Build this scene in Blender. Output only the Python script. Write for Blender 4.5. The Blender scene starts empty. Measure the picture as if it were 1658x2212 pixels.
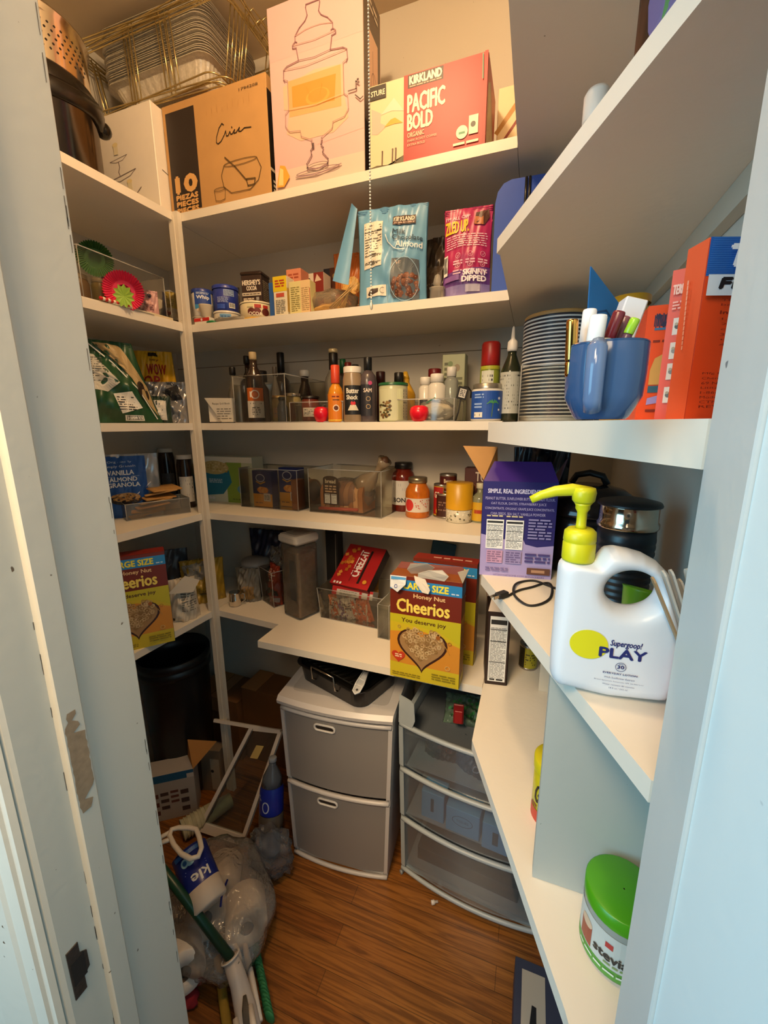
import bpy, bmesh, math, random
from math import sin, cos, pi, radians, atan2, hypot
from mathutils import Vector, Matrix
random.seed(7)
SC = bpy.context.scene
COL = SC.collection
# ------------------------------------------------------------ camera
F = 880.0; PITCH = radians(12.15); YAW = radians(20.0); ROLL = radians(-0.27); H = 1.5
_h = Vector((-sin(YAW), cos(YAW), 0)); _r = Vector((cos(YAW), sin(YAW), 0)); _u = Vector((0, 0, 1))
FW = _h*cos(PITCH) - _u*sin(PITCH); _up = _u*cos(PITCH) + _h*sin(PITCH)
RT = _r*cos(ROLL) + _up*sin(ROLL); UP = _up*cos(ROLL) - _r*sin(ROLL)
CAM = Vector((0, 0, H))
cd = bpy.data.cameras.new('camera'); cam = bpy.data.objects.new('camera', cd); COL.objects.link(cam)
cd.sensor_fit = 'VERTICAL'; cd.sensor_height = 24.0; cd.sensor_width = 24.0; cd.lens = F/2212*24.0
cd.clip_start = 0.02
cam.matrix_world = Matrix(((RT.x, UP.x, -FW.x, CAM.x), (RT.y, UP.y, -FW.y, CAM.y), (RT.z, UP.z, -FW.z, CAM.z), (0, 0, 0, 1)))
SC.camera = cam
# ------------------------------------------------------------ light, world, exposure
w = bpy.data.worlds.new('world'); SC.world = w; w.use_nodes = True
w.node_tree.nodes['Background'].inputs[0].default_value = (0.42, 0.68, 0.85, 1)
w.node_tree.nodes['Background'].inputs[1].default_value = 0.05
SC.view_settings.view_transform = 'Standard'; SC.view_settings.look = 'None'
SC.view_settings.exposure = 0.0; SC.view_settings.gamma = 1.0; SC.view_settings.use_curve_mapping = False
SC.cycles.transparent_max_bounces = 40; SC.cycles.max_bounces = 8; SC.cycles.sample_clamp_indirect = 3.0
SC.cycles.use_denoising = True
def lamp(name, kind, loc, energy, col, size=0.1, size_y=None, target=None):
    l = bpy.data.lights.new(name, kind); l.energy = energy; l.color = col
    if kind == 'AREA':
        l.size = size
        if size_y: l.shape = 'RECTANGLE'; l.size_y = size_y
    else: l.shadow_soft_size = size
    o = bpy.data.objects.new(name, l); o.location = loc; COL.objects.link(o)
    if target is not None:
        o.rotation_euler = (Vector(target) - Vector(loc)).to_track_quat('-Z', 'Y').to_euler()
    return o
lamp('ceiling_bulb_light', 'POINT', (-0.36, 0.56, 2.62), 24.0, (1.0, 0.67, 0.36), 0.045)
lamp('kitchen_ceiling_light', 'AREA', (-0.45, -0.55, 2.38), 8.5, (1.0, 0.72, 0.42), 0.5, 0.4, (-0.75, 1.0, 0.9)).data.spread = radians(70)
lamp('kitchen_daylight', 'AREA', (-1.1, -0.8, 1.5), 26.0, (0.32, 0.73, 1.0), 0.9, 1.3, (0.05, 0.3, 1.0))

lamp('jamb_warm_fill', 'AREA', (-0.06, -0.55, 2.05), 2.6, (1.0, 0.78, 0.54), 0.3, 0.3, (-0.55, 0.35, 1.1)).data.spread = radians(120)  # unseen warm fill, added to offset the blue bounce on the left jamb

# ------------------------------------------------------------ pixel rays of the calibrated camera -> real places
def ray(x, y): return RT*(x-829) + UP*(1106-y) + FW*F
def W(x, y, z):
    d = ray(x, y); return CAM + d*((z-H)/d.z)
def V(x, y, Y):
    d = ray(x, y); return CAM + d*(Y/d.y)
def VX(x, y, X):
    d = ray(x, y); return CAM + d*(X/d.x)
def facing(x, y): return atan2(-y, -x) + pi/2     # z rotation that turns a thing's front (-Y) to the doorway

# ------------------------------------------------------------ materials
_M = {}
def srgb(c):
    if isinstance(c, str):
        c = c.lstrip('#'); c = c if len(c) == 6 else ''.join(q*2 for q in c); c = [int(c[i:i+2], 16)/255 for i in (0, 2, 4)]
    return tuple((v/12.92 if v <= 0.04045 else ((v+0.055)/1.055)**2.4) for v in c)
def M(col, rough=0.5, metal=0.0, var=0.06, scale=30.0, bump=0.0, spec=0.5, kind='', sub=0.0):
    key = (col, rough, metal, var, scale, bump, spec, kind, sub)
    if key in _M: return _M[key]
    m = bpy.data.materials.new('paint' + (kind or '') ); m.use_nodes = True; _M[key] = m
    nt = m.node_tree; b = nt.nodes['Principled BSDF']
    c = srgb(col)
    b.inputs['Roughness'].default_value = rough; b.inputs['Metallic'].default_value = metal
    b.inputs['Specular IOR Level'].default_value = spec
    if sub: b.inputs['Subsurface Weight'].default_value = sub; b.inputs['Subsurface Radius'].default_value = (.01, .01, .01)
    if var > 0 or bump > 0:
        tc = nt.nodes.new('ShaderNodeTexCoord'); n = nt.nodes.new('ShaderNodeTexNoise'); n.inputs['Scale'].default_value = scale
        n.inputs['Detail'].default_value = 4
        nt.links.new(tc.outputs['Object'], n.inputs['Vector'])
        mx = nt.nodes.new('ShaderNodeMix'); mx.data_type = 'RGBA'
        mx.inputs[6].default_value = tuple(v*(1-var) for v in c) + (1,); mx.inputs[7].default_value = tuple(min(1, v*(1+var)) for v in c) + (1,)
        nt.links.new(n.outputs['Fac'], mx.inputs[0]); nt.links.new(mx.outputs[2], b.inputs['Base Color'])
        if bump > 0:
            bp = nt.nodes.new('ShaderNodeBump'); bp.inputs['Strength'].default_value = bump; bp.inputs['Distance'].default_value = 0.002
            nt.links.new(n.outputs['Fac'], bp.inputs['Height']); nt.links.new(bp.outputs['Normal'], b.inputs['Normal'])
    else: b.inputs['Base Color'].default_value = c + (1,)
    return m
def CLEAR(tint='#ffffff', op=0.06, rough=0.04, wrinkle=0.0, name='clear_plastic', refl=1.0):
    """thin clear plastic or glass sheet: see-through with glossy Fresnel reflection"""
    key = ('clear', tint, op, rough, wrinkle, refl)
    if key in _M: return _M[key]
    m = bpy.data.materials.new(name); m.use_nodes = True; _M[key] = m
    nt = m.node_tree; nt.nodes.clear(); N = nt.nodes.new
    out = N('ShaderNodeOutputMaterial'); tr = N('ShaderNodeBsdfTransparent'); gl = N('ShaderNodeBsdfGlossy'); df = N('ShaderNodeBsdfDiffuse')
    tr.inputs[0].default_value = srgb(tint) + (1,); gl.inputs['Roughness'].default_value = rough
    df.inputs[0].default_value = srgb(tint) + (1,)
    lw = N('ShaderNodeFresnel'); lw.inputs['IOR'].default_value = 1.45
    mu = N('ShaderNodeMath'); mu.operation = 'MULTIPLY'; mu.inputs[1].default_value = refl; mu.use_clamp = True
    nt.links.new(lw.outputs[0], mu.inputs[0])
    m1 = N('ShaderNodeMixShader'); m1.inputs[0].default_value = op
    m2 = N('ShaderNodeMixShader')
    nt.links.new(tr.outputs[0], m1.inputs[1]); nt.links.new(df.outputs[0], m1.inputs[2])
    nt.links.new(mu.outputs[0], m2.inputs[0]); nt.links.new(m1.outputs[0], m2.inputs[1]); nt.links.new(gl.outputs[0], m2.inputs[2])
    nt.links.new(m2.outputs[0], out.inputs[0])
    if wrinkle:
        tc = N('ShaderNodeTexCoord'); n = N('ShaderNodeTexNoise'); n.inputs['Scale'].default_value = 26; n.inputs['Detail'].default_value = 3; n.inputs['Distortion'].default_value = 1.5
        nt.links.new(tc.outputs['Object'], n.inputs['Vector'])
        bp = N('ShaderNodeBump'); bp.inputs['Strength'].default_value = wrinkle; bp.inputs['Distance'].default_value = 0.01
        nt.links.new(n.outputs['Fac'], bp.inputs['Height']); nt.links.new(bp.outputs['Normal'], gl.inputs['Normal']); nt.links.new(bp.outputs['Normal'], lw.inputs['Normal'])
    return m
def mat_white_paint(col='#efe6d6', dirty=0.25, chips='#8d7a66', chip_amt=0.0, rough=0.45, scale=1.0, crack=False):
    key = ('wp', col, dirty, chips, chip_amt, rough, scale, crack)
    if key in _M: return _M[key]
    m = bpy.data.materials.new('brushed_paint'); m.use_nodes = True; _M[key] = m
    nt = m.node_tree; b = nt.nodes['Principled BSDF']; N = nt.nodes.new; L = nt.links.new
    tc = N('ShaderNodeTexCoord'); n = N('ShaderNodeTexNoise'); n.inputs['Scale'].default_value = 6*scale; n.inputs['Detail'].default_value = 6
    L(tc.outputs['Object'], n.inputs['Vector'])
    c = srgb(col)
    mx = N('ShaderNodeMix'); mx.data_type = 'RGBA'; mx.inputs[6].default_value = tuple(v*(1-dirty*.35) for v in c)+(1,); mx.inputs[7].default_value = c+(1,)
    L(n.outputs['Fac'], mx.inputs[0]); last = mx.outputs[2]
    # small specks and scuffs
    n2 = N('ShaderNodeTexNoise'); n2.inputs['Scale'].default_value = 90*scale; n2.inputs['Detail'].default_value = 2
    L(tc.outputs['Object'], n2.inputs['Vector'])
    r2 = N('ShaderNodeValToRGB'); r2.color_ramp.elements[0].position = 0.775-chip_amt*.06; r2.color_ramp.elements[1].position = 0.80-chip_amt*.06
    L(n2.outputs['Fac'], r2.inputs[0])
    m2 = N('ShaderNodeMix'); m2.data_type = 'RGBA'; m2.inputs[7].default_value = srgb(chips)+(1,)
    L(r2.outputs[0], m2.inputs[0]); L(last, m2.inputs[6]); last = m2.outputs[2]
    L(last, b.inputs['Base Color']); b.inputs['Roughness'].default_value = rough
    n3 = N('ShaderNodeTexNoise'); n3.inputs['Scale'].default_value = 60; L(tc.outputs['Object'], n3.inputs['Vector'])
    bp = N('ShaderNodeBump'); bp.inputs['Strength'].default_value = 0.18; bp.inputs['Distance'].default_value = 0.002
    L(n3.outputs['Fac'], bp.inputs['Height']); L(bp.outputs['Normal'], b.inputs['Normal'])
    return m
def mat_wood_floor():
    m = bpy.data.materials.new('oak_boards'); m.use_nodes = True
    nt = m.node_tree; b = nt.nodes['Principled BSDF']; N = nt.nodes.new; L = nt.links.new
    tc = N('ShaderNodeTexCoord'); mp = N('ShaderNodeMapping'); mp.inputs['Rotation'].default_value = (0, 0, radians(0))
    L(tc.outputs['Object'], mp.inputs[0])
    br = N('ShaderNodeTexBrick'); br.inputs['Scale'].default_value = 1.0; br.inputs['Brick Width'].default_value = 0.9; br.inputs['Row Height'].default_value = 0.057
    br.inputs['Mortar Size'].default_value = 0.0009; br.inputs['Color1'].default_value = srgb('#93602a')+(1,); br.inputs['Color2'].default_value = srgb('#84501f')+(1,)
    br.inputs['Mortar'].default_value = srgb('#5a3814')+(1,)
    L(mp.outputs[0], br.inputs['Vector'])
    mp2 = N('ShaderNodeMapping'); mp2.inputs['Scale'].default_value = (1.6, 34, 1); L(mp.outputs[0], mp2.inputs[0])
    n = N('ShaderNodeTexNoise'); n.inputs['Scale'].default_value = 3.0; n.inputs['Detail'].default_value = 9; n.inputs['Distortion'].default_value = 1.2
    L(mp2.outputs[0], n.inputs['Vector'])
    cr = N('ShaderNodeValToRGB'); cr.color_ramp.elements[0].position = .38; cr.color_ramp.elements[0].color = (.42, .34, .28, 1); cr.color_ramp.elements[1].position = .6; cr.color_ramp.elements[1].color = (1.1, 1.05, 1, 1)
    L(n.outputs['Fac'], cr.inputs[0])
    mx = N('ShaderNodeMix'); mx.data_type = 'RGBA'; mx.blend_type = 'MULTIPLY'; mx.inputs[0].default_value = .8
    L(br.outputs['Color'], mx.inputs[6]); L(cr.outputs[0], mx.inputs[7]); L(mx.outputs[2], b.inputs['Base Color'])
    b.inputs['Roughness'].default_value = .34
    return m

# ------------------------------------------------------------ mesh builder
class MB:
    def __init__(s): s.v = []; s.f = []; s.fm = []; s.sm = []; s.mats = []; s.cur = 0; s.smooth = False
    def mat(s, m):
        if m not in s.mats: s.mats.append(m)
        s.cur = s.mats.index(m); return s
    def add(s, vs, fs, smooth=None):
        o = len(s.v); s.v += [tuple(v) for v in vs]
        for f in fs: s.f.append([i+o for i in f]); s.fm.append(s.cur); s.sm.append(s.smooth if smooth is None else smooth)
        return s
    def box(s, x0, x1, y0, y1, z0, z1, T=None):
        vs = [Vector((x, y, z)) for z in (z0, z1) for y in (y0, y1) for x in (x0, x1)]
        if T is not None: vs = [T @ v for v in vs]
        return s.add(vs, [(0, 2, 3, 1), (4, 5, 7, 6), (0, 1, 5, 4), (2, 6, 7, 3), (0, 4, 6, 2), (1, 3, 7, 5)], False)
    def rbox(s, x0, x1, y0, y1, z0, z1, r=.004, T=None, seg=3, top=True):
        """box with rounded vertical edges and slightly chamfered top and bottom"""
        w, d = x1-x0, y1-y0; r = min(r, w/2.01, d/2.01)
        def ring(rr, ins, z):
            out = []
            for cx, cy, a0 in ((x1-r, y0+r, -pi/2), (x1-r, y1-r, 0), (x0+r, y1-r, pi/2), (x0+r, y0+r, pi)):
                for k in range(seg+1):
                    a = a0 + pi/2*k/seg; out.append(Vector((cx + (r-ins)*cos(a), cy + (r-ins)*sin(a), z)))
            return out
        c = min(r*.6, (z1-z0)*.25)
        rings = [ring(r, c, z0), ring(r, 0, z0+c), ring(r, 0, z1-c), ring(r, c, z1)]
        n = len(rings[0]); vs = [v for q in rings for v in q]
        if T is not None: vs = [T @ v for v in vs]
        fs = [(k*n+i, k*n+(i+1) % n, (k+1)*n+(i+1) % n, (k+1)*n+i) for k in range(3) for i in range(n)]
        fs += [tuple(range(n-1, -1, -1)), tuple(range(3*n, 4*n))]
        return s.add(vs, fs, False)
    def prism(s, pts, z0, z1, T=None):
        n = len(pts); vs = [Vector((p[0], p[1], z0)) for p in pts] + [Vector((p[0], p[1], z1)) for p in pts]
        if T is not None: vs = [T @ v for v in vs]
        return s.add(vs, [tuple(range(n-1, -1, -1)), tuple(range(n, 2*n))] + [(i, (i+1) % n, n+(i+1) % n, n+i) for i in range(n)], False)
    def lathe(s, prof, seg=28, c=(0, 0, 0), T=None, cap=True, sq=0.0, sx=1.0, sy=1.0):
        vs = []
        for r, z in prof:
            for k in range(seg):
                a = 2*pi*k/seg; rr = r
                if sq: q = max(abs(cos(a)), abs(sin(a))); rr = r*((1-sq) + sq*min(1/q, 1.22))
                vs.append(Vector((c[0]+rr*cos(a)*sx, c[1]+rr*sin(a)*sy, c[2]+z)))
        if T is not None: vs = [T @ v for v in vs]
        n = len(prof); fs = [(k*seg+i, k*seg+(i+1) % seg, (k+1)*seg+(i+1) % seg, (k+1)*seg+i) for k in range(n-1) for i in range(seg)]
        o = len(s.f); s.add(vs, fs, True)
        if cap:
            base = len(s.v) - len(vs)
            s.f.append([base+i for i in range(seg-1, -1, -1)]); s.fm.append(s.cur); s.sm.append(False)
            s.f.append([base+(n-1)*seg+i for i in range(seg)]); s.fm.append(s.cur); s.sm.append(False)
        return s
    def tube(s, pts, r, seg=8, closed=False, T=None, cap=True, flat=1.0):
        pts = [Vector(p) for p in pts]; n = len(pts); vs = []
        rs = r if isinstance(r, (list, tuple)) else [r]*n
        prev = None
        for i, p in enumerate(pts):
            if closed: t = pts[(i+1) % n] - pts[i-1]
            else: t = pts[min(i+1, n-1)] - pts[max(i-1, 0)]
            if t.length < 1e-9: t = Vector((0, 0, 1))
            t.normalize()
            if prev is None:
                a = Vector((0, 0, 1)) if abs(t.z) < .9 else Vector((1, 0, 0)); u = t.cross(a).normalized()
            else:
                u = prev - t*prev.dot(t)
                u = u.normalized() if u.length > 1e-6 else t.orthogonal().normalized()
            prev = u; v = t.cross(u)
            for k in range(seg):
                a = 2*pi*k/seg; vs.append(p + u*(rs[i]*cos(a)) + v*(rs[i]*flat*sin(a)))
        if T is not None: vs = [T @ v for v in vs]
        m = n if closed else n-1
        fs = [(i*seg+k, i*seg+(k+1) % seg, ((i+1) % n)*seg+(k+1) % seg, ((i+1) % n)*seg+k) for i in range(m) for k in range(seg)]
        if cap and not closed: fs += [tuple(range(seg-1, -1, -1)), tuple(range((n-1)*seg, n*seg))]
        return s.add(vs, fs, True)
    def grid(s, fn, nu, nv, smooth=True, flip=False):
        vs = [fn(i/nu, j/nv) for j in range(nv+1) for i in range(nu+1)]
        fs = [(j*(nu+1)+i, j*(nu+1)+i+1, (j+1)*(nu+1)+i+1, (j+1)*(nu+1)+i) for j in range(nv) for i in range(nu)]
        if flip: fs = [f[::-1] for f in fs]
        return s.add(vs, fs, smooth)
    def blob(s, c, rx, ry, rz, seg=20, rings=12, noise=0.0, nf=3.0, T=None, seed=0, zmin=None):
        rd = random.Random(seed); ph = [rd.uniform(0, 6.28) for _ in range(9)]
        vs = []
        for j in range(rings+1):
            th = pi*j/rings
            for i in range(seg):
                a = 2*pi*i/seg
                d = Vector((sin(th)*cos(a), sin(th)*sin(a), -cos(th)))
                k = 1 + noise*(sin(nf*3*d.x+ph[0])*sin(nf*2*d.y+ph[1]) + .6*sin(nf*5*d.z+ph[2]+3*d.x) + .5*sin(nf*7*d.y+ph[3]+4*d.z))
                v = Vector((c[0]+rx*d.x*k, c[1]+ry*d.y*k, c[2]+rz*d.z*k))
                if zmin is not None: v.z = max(v.z, zmin)
                vs.append(v)
        if T is not None: vs = [T @ v for v in vs]
        fs = [(j*seg+i, j*seg+(i+1) % seg, (j+1)*seg+(i+1) % seg, (j+1)*seg+i) for j in range(rings) for i in range(seg)]
        return s.add(vs, fs, True)
    def build(s, name, parent=None, loc=None, rz=0.0, rot=None, doubles=False):
        me = bpy.data.meshes.new(name); me.from_pydata(s.v, [], s.f)
        for m in s.mats: me.materials.append(m)
        me.polygons.foreach_set('material_index', s.fm); me.polygons.foreach_set('use_smooth', s.sm)
        bm = bmesh.new(); bm.from_mesh(me); bmesh.ops.remove_doubles(bm, verts=bm.verts, dist=1e-6)
        bmesh.ops.recalc_face_normals(bm, faces=bm.faces); bm.to_mesh(me); bm.free()
        me.update()
        o = bpy.data.objects.new(name, me); COL.objects.link(o)
        if parent is not None: o.parent = parent
        if loc is not None: o.location = loc
        if rot is not None: o.rotation_euler = rot
        elif rz: o.rotation_euler = (0, 0, rz)
        return o
def tag(o, label, cat, group=None, kind=None):
    o['label'] = label; o['category'] = cat
    if group: o['group'] = group
    if kind: o['kind'] = kind
    return o
def thing(name, label, cat, loc, rz=0.0, group=None, rot=None):
    o = bpy.data.objects.new(name, None); COL.objects.link(o); o.empty_display_size = .02
    o.location = loc; o.rotation_euler = rot if rot else (0, 0, rz)
    return tag(o, label, cat, group)
def struct(name, mb, **k):
    o = mb.build(name, **k); o['kind'] = 'structure'; return o
def dup_tree(root, loc, rz, label=None, group=None):
    r = root.copy(); COL.objects.link(r); r.location = loc; r.rotation_euler = (0, 0, rz) if not isinstance(rz, tuple) else rz
    if label: r['label'] = label
    if group: r['group'] = group
    for ch in [o for o in bpy.data.objects if o.parent == root]:
        c = ch.copy(); COL.objects.link(c); c.parent = r
        for g in [o for o in bpy.data.objects if o.parent == ch]:
            e = g.copy(); COL.objects.link(e); e.parent = c
    return r

# ------------------------------------------------------------ printed artwork (real thin ink layer on real surfaces)
_TX = {}
def text_geo(s):
    if s in _TX: return _TX[s]
    cu = bpy.data.curves.new('t', 'FONT'); cu.body = s; cu.size = 1.0; cu.resolution_u = 2; cu.fill_mode = 'FRONT' if hasattr(cu, 'fill_mode') else None
    ob = bpy.data.objects.new('t', cu); me = bpy.data.meshes.new_from_object(ob)
    vs = [(v.co.x, v.co.y) for v in me.vertices]; fs = [tuple(p.vertices) for p in me.polygons]
    bpy.data.objects.remove(ob); bpy.data.curves.remove(cu); bpy.data.meshes.remove(me)
    if not vs: vs = [(0, 0), (1, 0), (0, 1)]; fs = [(0, 1, 2)]
    _TX[s] = (vs, fs); return _TX[s]
class Art:
    def __init__(s, mp, cell=0.02, rough=.45): s.mb = MB(); s.mp = mp; s.h = .0004; s.cell = cell; s.rough = rough
    def _m(s, c): s.mb.mat(M(c, s.rough, 0, 0) if isinstance(c, str) else c)
    def _up(s): s.h += .00018
    def rect(s, u0, v0, u1, v1, c, k=0.0):
        """k: slant, shifts top edge along u"""
        s._m(c); nu = max(1, int(abs(u1-u0)/s.cell)); nv = max(1, int(abs(v1-v0)/s.cell)); h = s.h
        s.mb.grid(lambda a, b: s.mp(u0+(u1-u0)*a+k*b, v0+(v1-v0)*b, h), nu, nv, False); s._up(); return s
    def poly(s, pts, c):
        s._m(c); 
        q = []
        for (a, b), (p_, r_) in zip(pts, pts[1:]+pts[:1]):
            k = max(1, int(hypot(p_-a, r_-b)/s.cell)); q += [(a+(p_-a)*i/k, b+(r_-b)*i/k) for i in range(k)]
        pts = q; cu = sum(p[0] for p in pts)/len(pts); cv = sum(p[1] for p in pts)/len(pts); n = len(pts)
        vs = [s.mp(cu, cv, s.h)] + [s.mp(cu+(p[0]-cu)*f, cv+(p[1]-cv)*f, s.h) for f in (.25, .5, .75, 1) for p in pts]
        fs = [(0, 1+i, 1+(i+1) % n) for i in range(n)] + [(1+j*n+i, 1+(j+1)*n+i, 1+(j+1)*n+(i+1) % n, 1+j*n+(i+1) % n) for j in range(3) for i in range(n)]
        s.mb.add(vs, fs, False); s._up(); return s
    def disc(s, u, v, r, c, rv=None, n=20):
        rv = rv or r; return s.poly([(u+r*cos(2*pi*i/n), v+rv*sin(2*pi*i/n)) for i in range(n)], c)
    def ring(s, u, v, r, w, c, rv=None, n=24):
        rv = rv or r; return s.line([(u+r*cos(2*pi*i/n), v+rv*sin(2*pi*i/n)) for i in range(n+1)], w, c)
    def line(s, pts, w, c):
        s._m(c)
        for (a, b), (p, q) in zip(pts[:-1], pts[1:]):
            L = hypot(p-a, q-b) or 1e-6; nx, ny = -(q-b)/L*w/2, (p-a)/L*w/2; ex, ey = (p-a)/L*w*.3, (q-b)/L*w*.3
            s.mb.add([s.mp(a-ex+nx, b-ey+ny, s.h), s.mp(a-ex-nx, b-ey-ny, s.h), s.mp(p+ex-nx, q+ey-ny, s.h), s.mp(p+ex+nx, q+ey+ny, s.h)], [(0, 1, 2, 3)], False)
        s._up(); return s
    def text(s, t, u0, v0, u1, v1, c, bold=0.0, rot=0.0, slant=0.0):
        """text fitted into the rectangle u0..u1, v0..v1"""
        vs, fs = text_geo(t); xs = [p[0] for p in vs]; ys = [p[1] for p in vs]
        x0, x1, y0, y1 = min(xs), max(xs), min(ys), max(ys); s._m(c); cu, cv = (u0+u1)/2, (v0+v1)/2
        offs = [(0, 0)] if not bold else [(-bold, 0), (bold, 0), (0, -bold), (0, bold), (0, 0)]
        for ox, oy in offs:
            out = []
            for x, y in vs:
                u = u0 + (x-x0)/max(1e-6, x1-x0)*(u1-u0) + ox; v = v0 + (y-y0)/max(1e-6, y1-y0)*(v1-v0) + oy
                u += slant*(v-v0)
                if rot: du, dv = u-cu, v-cv; u, v = cu+du*cos(rot)-dv*sin(rot), cv+du*sin(rot)+dv*cos(rot)
                out.append(s.mp(u, v, s.h))
            s.mb.add(out, fs, False); s.h += .00001
        s._up(); return s
    def words(s, u0, v0, u1, v1, rows, c, seed=1, fill=.55):
        """rows of tiny print"""
        rd = random.Random(seed); s._m(c); dv = (v1-v0)/rows
        for r in range(rows):
            v = v1-(r+1)*dv; u = u0; end = u1 - (rd.random()*.35*(u1-u0) if r % 4 == 3 else 0)
            while u < end - .001:
                L = min(rd.uniform(.6, 2.2)*dv*1.6, end-u)
                s.mb.add([s.mp(u, v+dv*.2, s.h), s.mp(u+L, v+dv*.2, s.h), s.mp(u+L, v+dv*(.2+fill), s.h), s.mp(u, v+dv*(.2+fill), s.h)], [(0, 1, 2, 3)], False)
                u += L + dv*.45
        s._up(); return s
    def barcode(s, u0, v0, u1, v1, seed=3):
        s.rect(u0, v0, u1, v1, '#f4f2ea'); rd = random.Random(seed); u = u0+(u1-u0)*.06; s._m('#181818')
        while u < u1-(u1-u0)*.08:
            w_ = (u1-u0)*rd.choice((.012, .022, .034)); h = s.h
            s.mb.add([s.mp(u, v0+(v1-v0)*.15, h), s.mp(u+w_, v0+(v1-v0)*.15, h), s.mp(u+w_, v1-(v1-v0)*.08, h), s.mp(u, v1-(v1-v0)*.08, h)], [(0, 1, 2, 3)], False); u += w_ + (u1-u0)*rd.choice((.014, .03))
        s._up(); return s
    def nutrition(s, u0, v0, u1, v1, seed=5, bg='#f1efe8', ink='#2a2a2a'):
        s.rect(u0, v0, u1, v1, bg); w_ = u1-u0; h_ = v1-v0
        s.rect(u0+w_*.05, v1-h_*.12, u1-w_*.05, v1-h_*.05, ink)
        s.words(u0+w_*.06, v0+h_*.05, u1-w_*.06, v1-h_*.16, max(11, int(11*h_/w_/1.2)), ink, seed, .32)
        for f in (.3, .62, .8): s.rect(u0+w_*.04, v0+h_*f, u1-w_*.04, v0+h_*f+h_*.012, ink)
        return s
    def done(s, parent, name='printed_label'): return s.mb.build(name, parent)
def face_map(w, d, h, face):
    if face == 'F': return lambda u, v, k: Vector((-w/2+u, -d/2-k, v))
    if face == 'R': return lambda u, v, k: Vector((w/2+k, -d/2+u, v))
    if face == 'L': return lambda u, v, k: Vector((-w/2-k, d/2-u, v))
    if face == 'T': return lambda u, v, k: Vector((-w/2+u, -d/2+v, h+k))
def cyl_map(rfun, a0=0.0, cx=0, cy=0):
    """u = arc length from the front line, v = height"""
    R0 = rfun if callable(rfun) else (lambda v: rfun)
    def mp(u, v, k):
        r = R0(v); a = -pi/2 + a0 + u/max(1e-4, R0(v)); return Vector((cx+(r+k)*cos(a), cy+(r+k)*sin(a), v))
    return mp
def carton(name, label, cat, loc, w, d, h, rz, col, group=None, faces=None, rough=.5, rot=None, body='carton_body', edge=.0008):
    """printed carton; faces: {'F': fn(Art, w, h), ...}"""
    t = thing(name, label, cat, loc, rz, group, rot)
    b = MB().mat(col if not isinstance(col, str) else M(col, rough, 0, .04)); b.rbox(-w/2, w/2, -d/2, d/2, 0, h, edge*2, seg=1)
    b.build(body, t)
    for f, fn in (faces or {}).items():
        a = Art(face_map(w, d, h, f)); fn(a, d if f in 'RL' else w, h if f != 'T' else d); a.done(t, 'printed_face')
    return t
def front(pl, pr, z, d):
    """centre, width, rotation of a box whose front bottom corners stand at two seen points"""
    a, b = W(*pl, z), W(*pr, z); e = b-a; w_ = e.length; rz = atan2(e.y, e.x); n = Vector((-sin(rz), cos(rz), 0))
    c = (a+b)/2 + n*d/2; return (c.x, c.y, z), w_, rz
def frontY(xl, xr, py, Y, d, z):
    a, b = V(xl, py, Y), V(xr, py, Y); return ((a.x+b.x)/2, Y+d/2, z), (b-a).length, 0.0
def cylY(xl, xr, py, Y):
    a, b = ray(xl, py), ray(xr, py); a.z = b.z = 0; a.normalize(); b.normalize(); al = a.angle(b)/2; m = (a+b).normalized(); D = Y/m.y
    return m.x*D, Y, D*sin(al)
def cylB(xl, xr, py, z):
    a, b = ray(xl, py), ray(xr, py); a.z = b.z = 0; a.normalize(); b.normalize(); al = a.angle(b)/2; m = (a+b).normalized()
    p = W((xl+xr)/2, py, z); Dn = hypot(p.x, p.y); s_ = sin(al); r = Dn*s_/(1-s_); return m.x*(Dn+r), m.y*(Dn+r), r
def top(px, py, x, y):
    """height of the seen point above plan position x, y"""
    d = ray(px, py); return H + d.z*(hypot(x, y)/hypot(d.x, d.y))
# ------------------------------------------------------------ levels and plan of the closet
Z1, Z2, Z3, Z4, Z5 = 2.147, 1.823, 1.507, 1.19, 0.81
XL, XP, XE, XW = -1.47, -1.10, -0.082, 0.235      # left wall, post, right end of back shelves, right wall
YF, YB, YI = 1.137, 1.44, 0.36                    # back shelf front, back wall, inner face of the front wall
ZC = 2.722
WALL = mat_white_paint('#cfc8ba', .12, '#a09888', 0, .6)
SHELF = mat_white_paint('#ebe2d2', .12, '#a89a86', 0, .42)
FLR = mat_wood_floor()
struct('floor', MB().mat(FLR).box(-2.2, 1.6, -2.4, YB, -.05, 0))
struct('ceiling', MB().mat(M('#c9b79a', .8, 0, .03)).box(XL-.1, XW+.1, .2, YB+.1, ZC, ZC+.05))
wb = MB().mat(WALL).box(XL-.1, XW+.1, YB, YB+.1, 0, ZC)
# beadboard seam lines just under the shelf undersides
for z in (1.735, 1.09): wb.mat(M('#6e6350', .8, 0, 0)).box(XL, XW, YB-.0012, YB, z, z+.0022)
struct('wall_back', wb)
struct('wall_left', MB().mat(WALL).box(XL-.1, XL, YI-.1, YB, 0, ZC))
struct('wall_right', MB().mat(WALL).box(XW, XW+.1, YI-.1, YB, 0, ZC))
fw = MB().mat(WALL)
fw.box(XL-.1, -.52, .215, YI, 0, ZC); fw.box(.137, XW+.1, .30, YI, 0, ZC); fw.box(-.52, .137, .215, YI, 2.12+.35, ZC)
struct('wall_front', fw)
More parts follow.
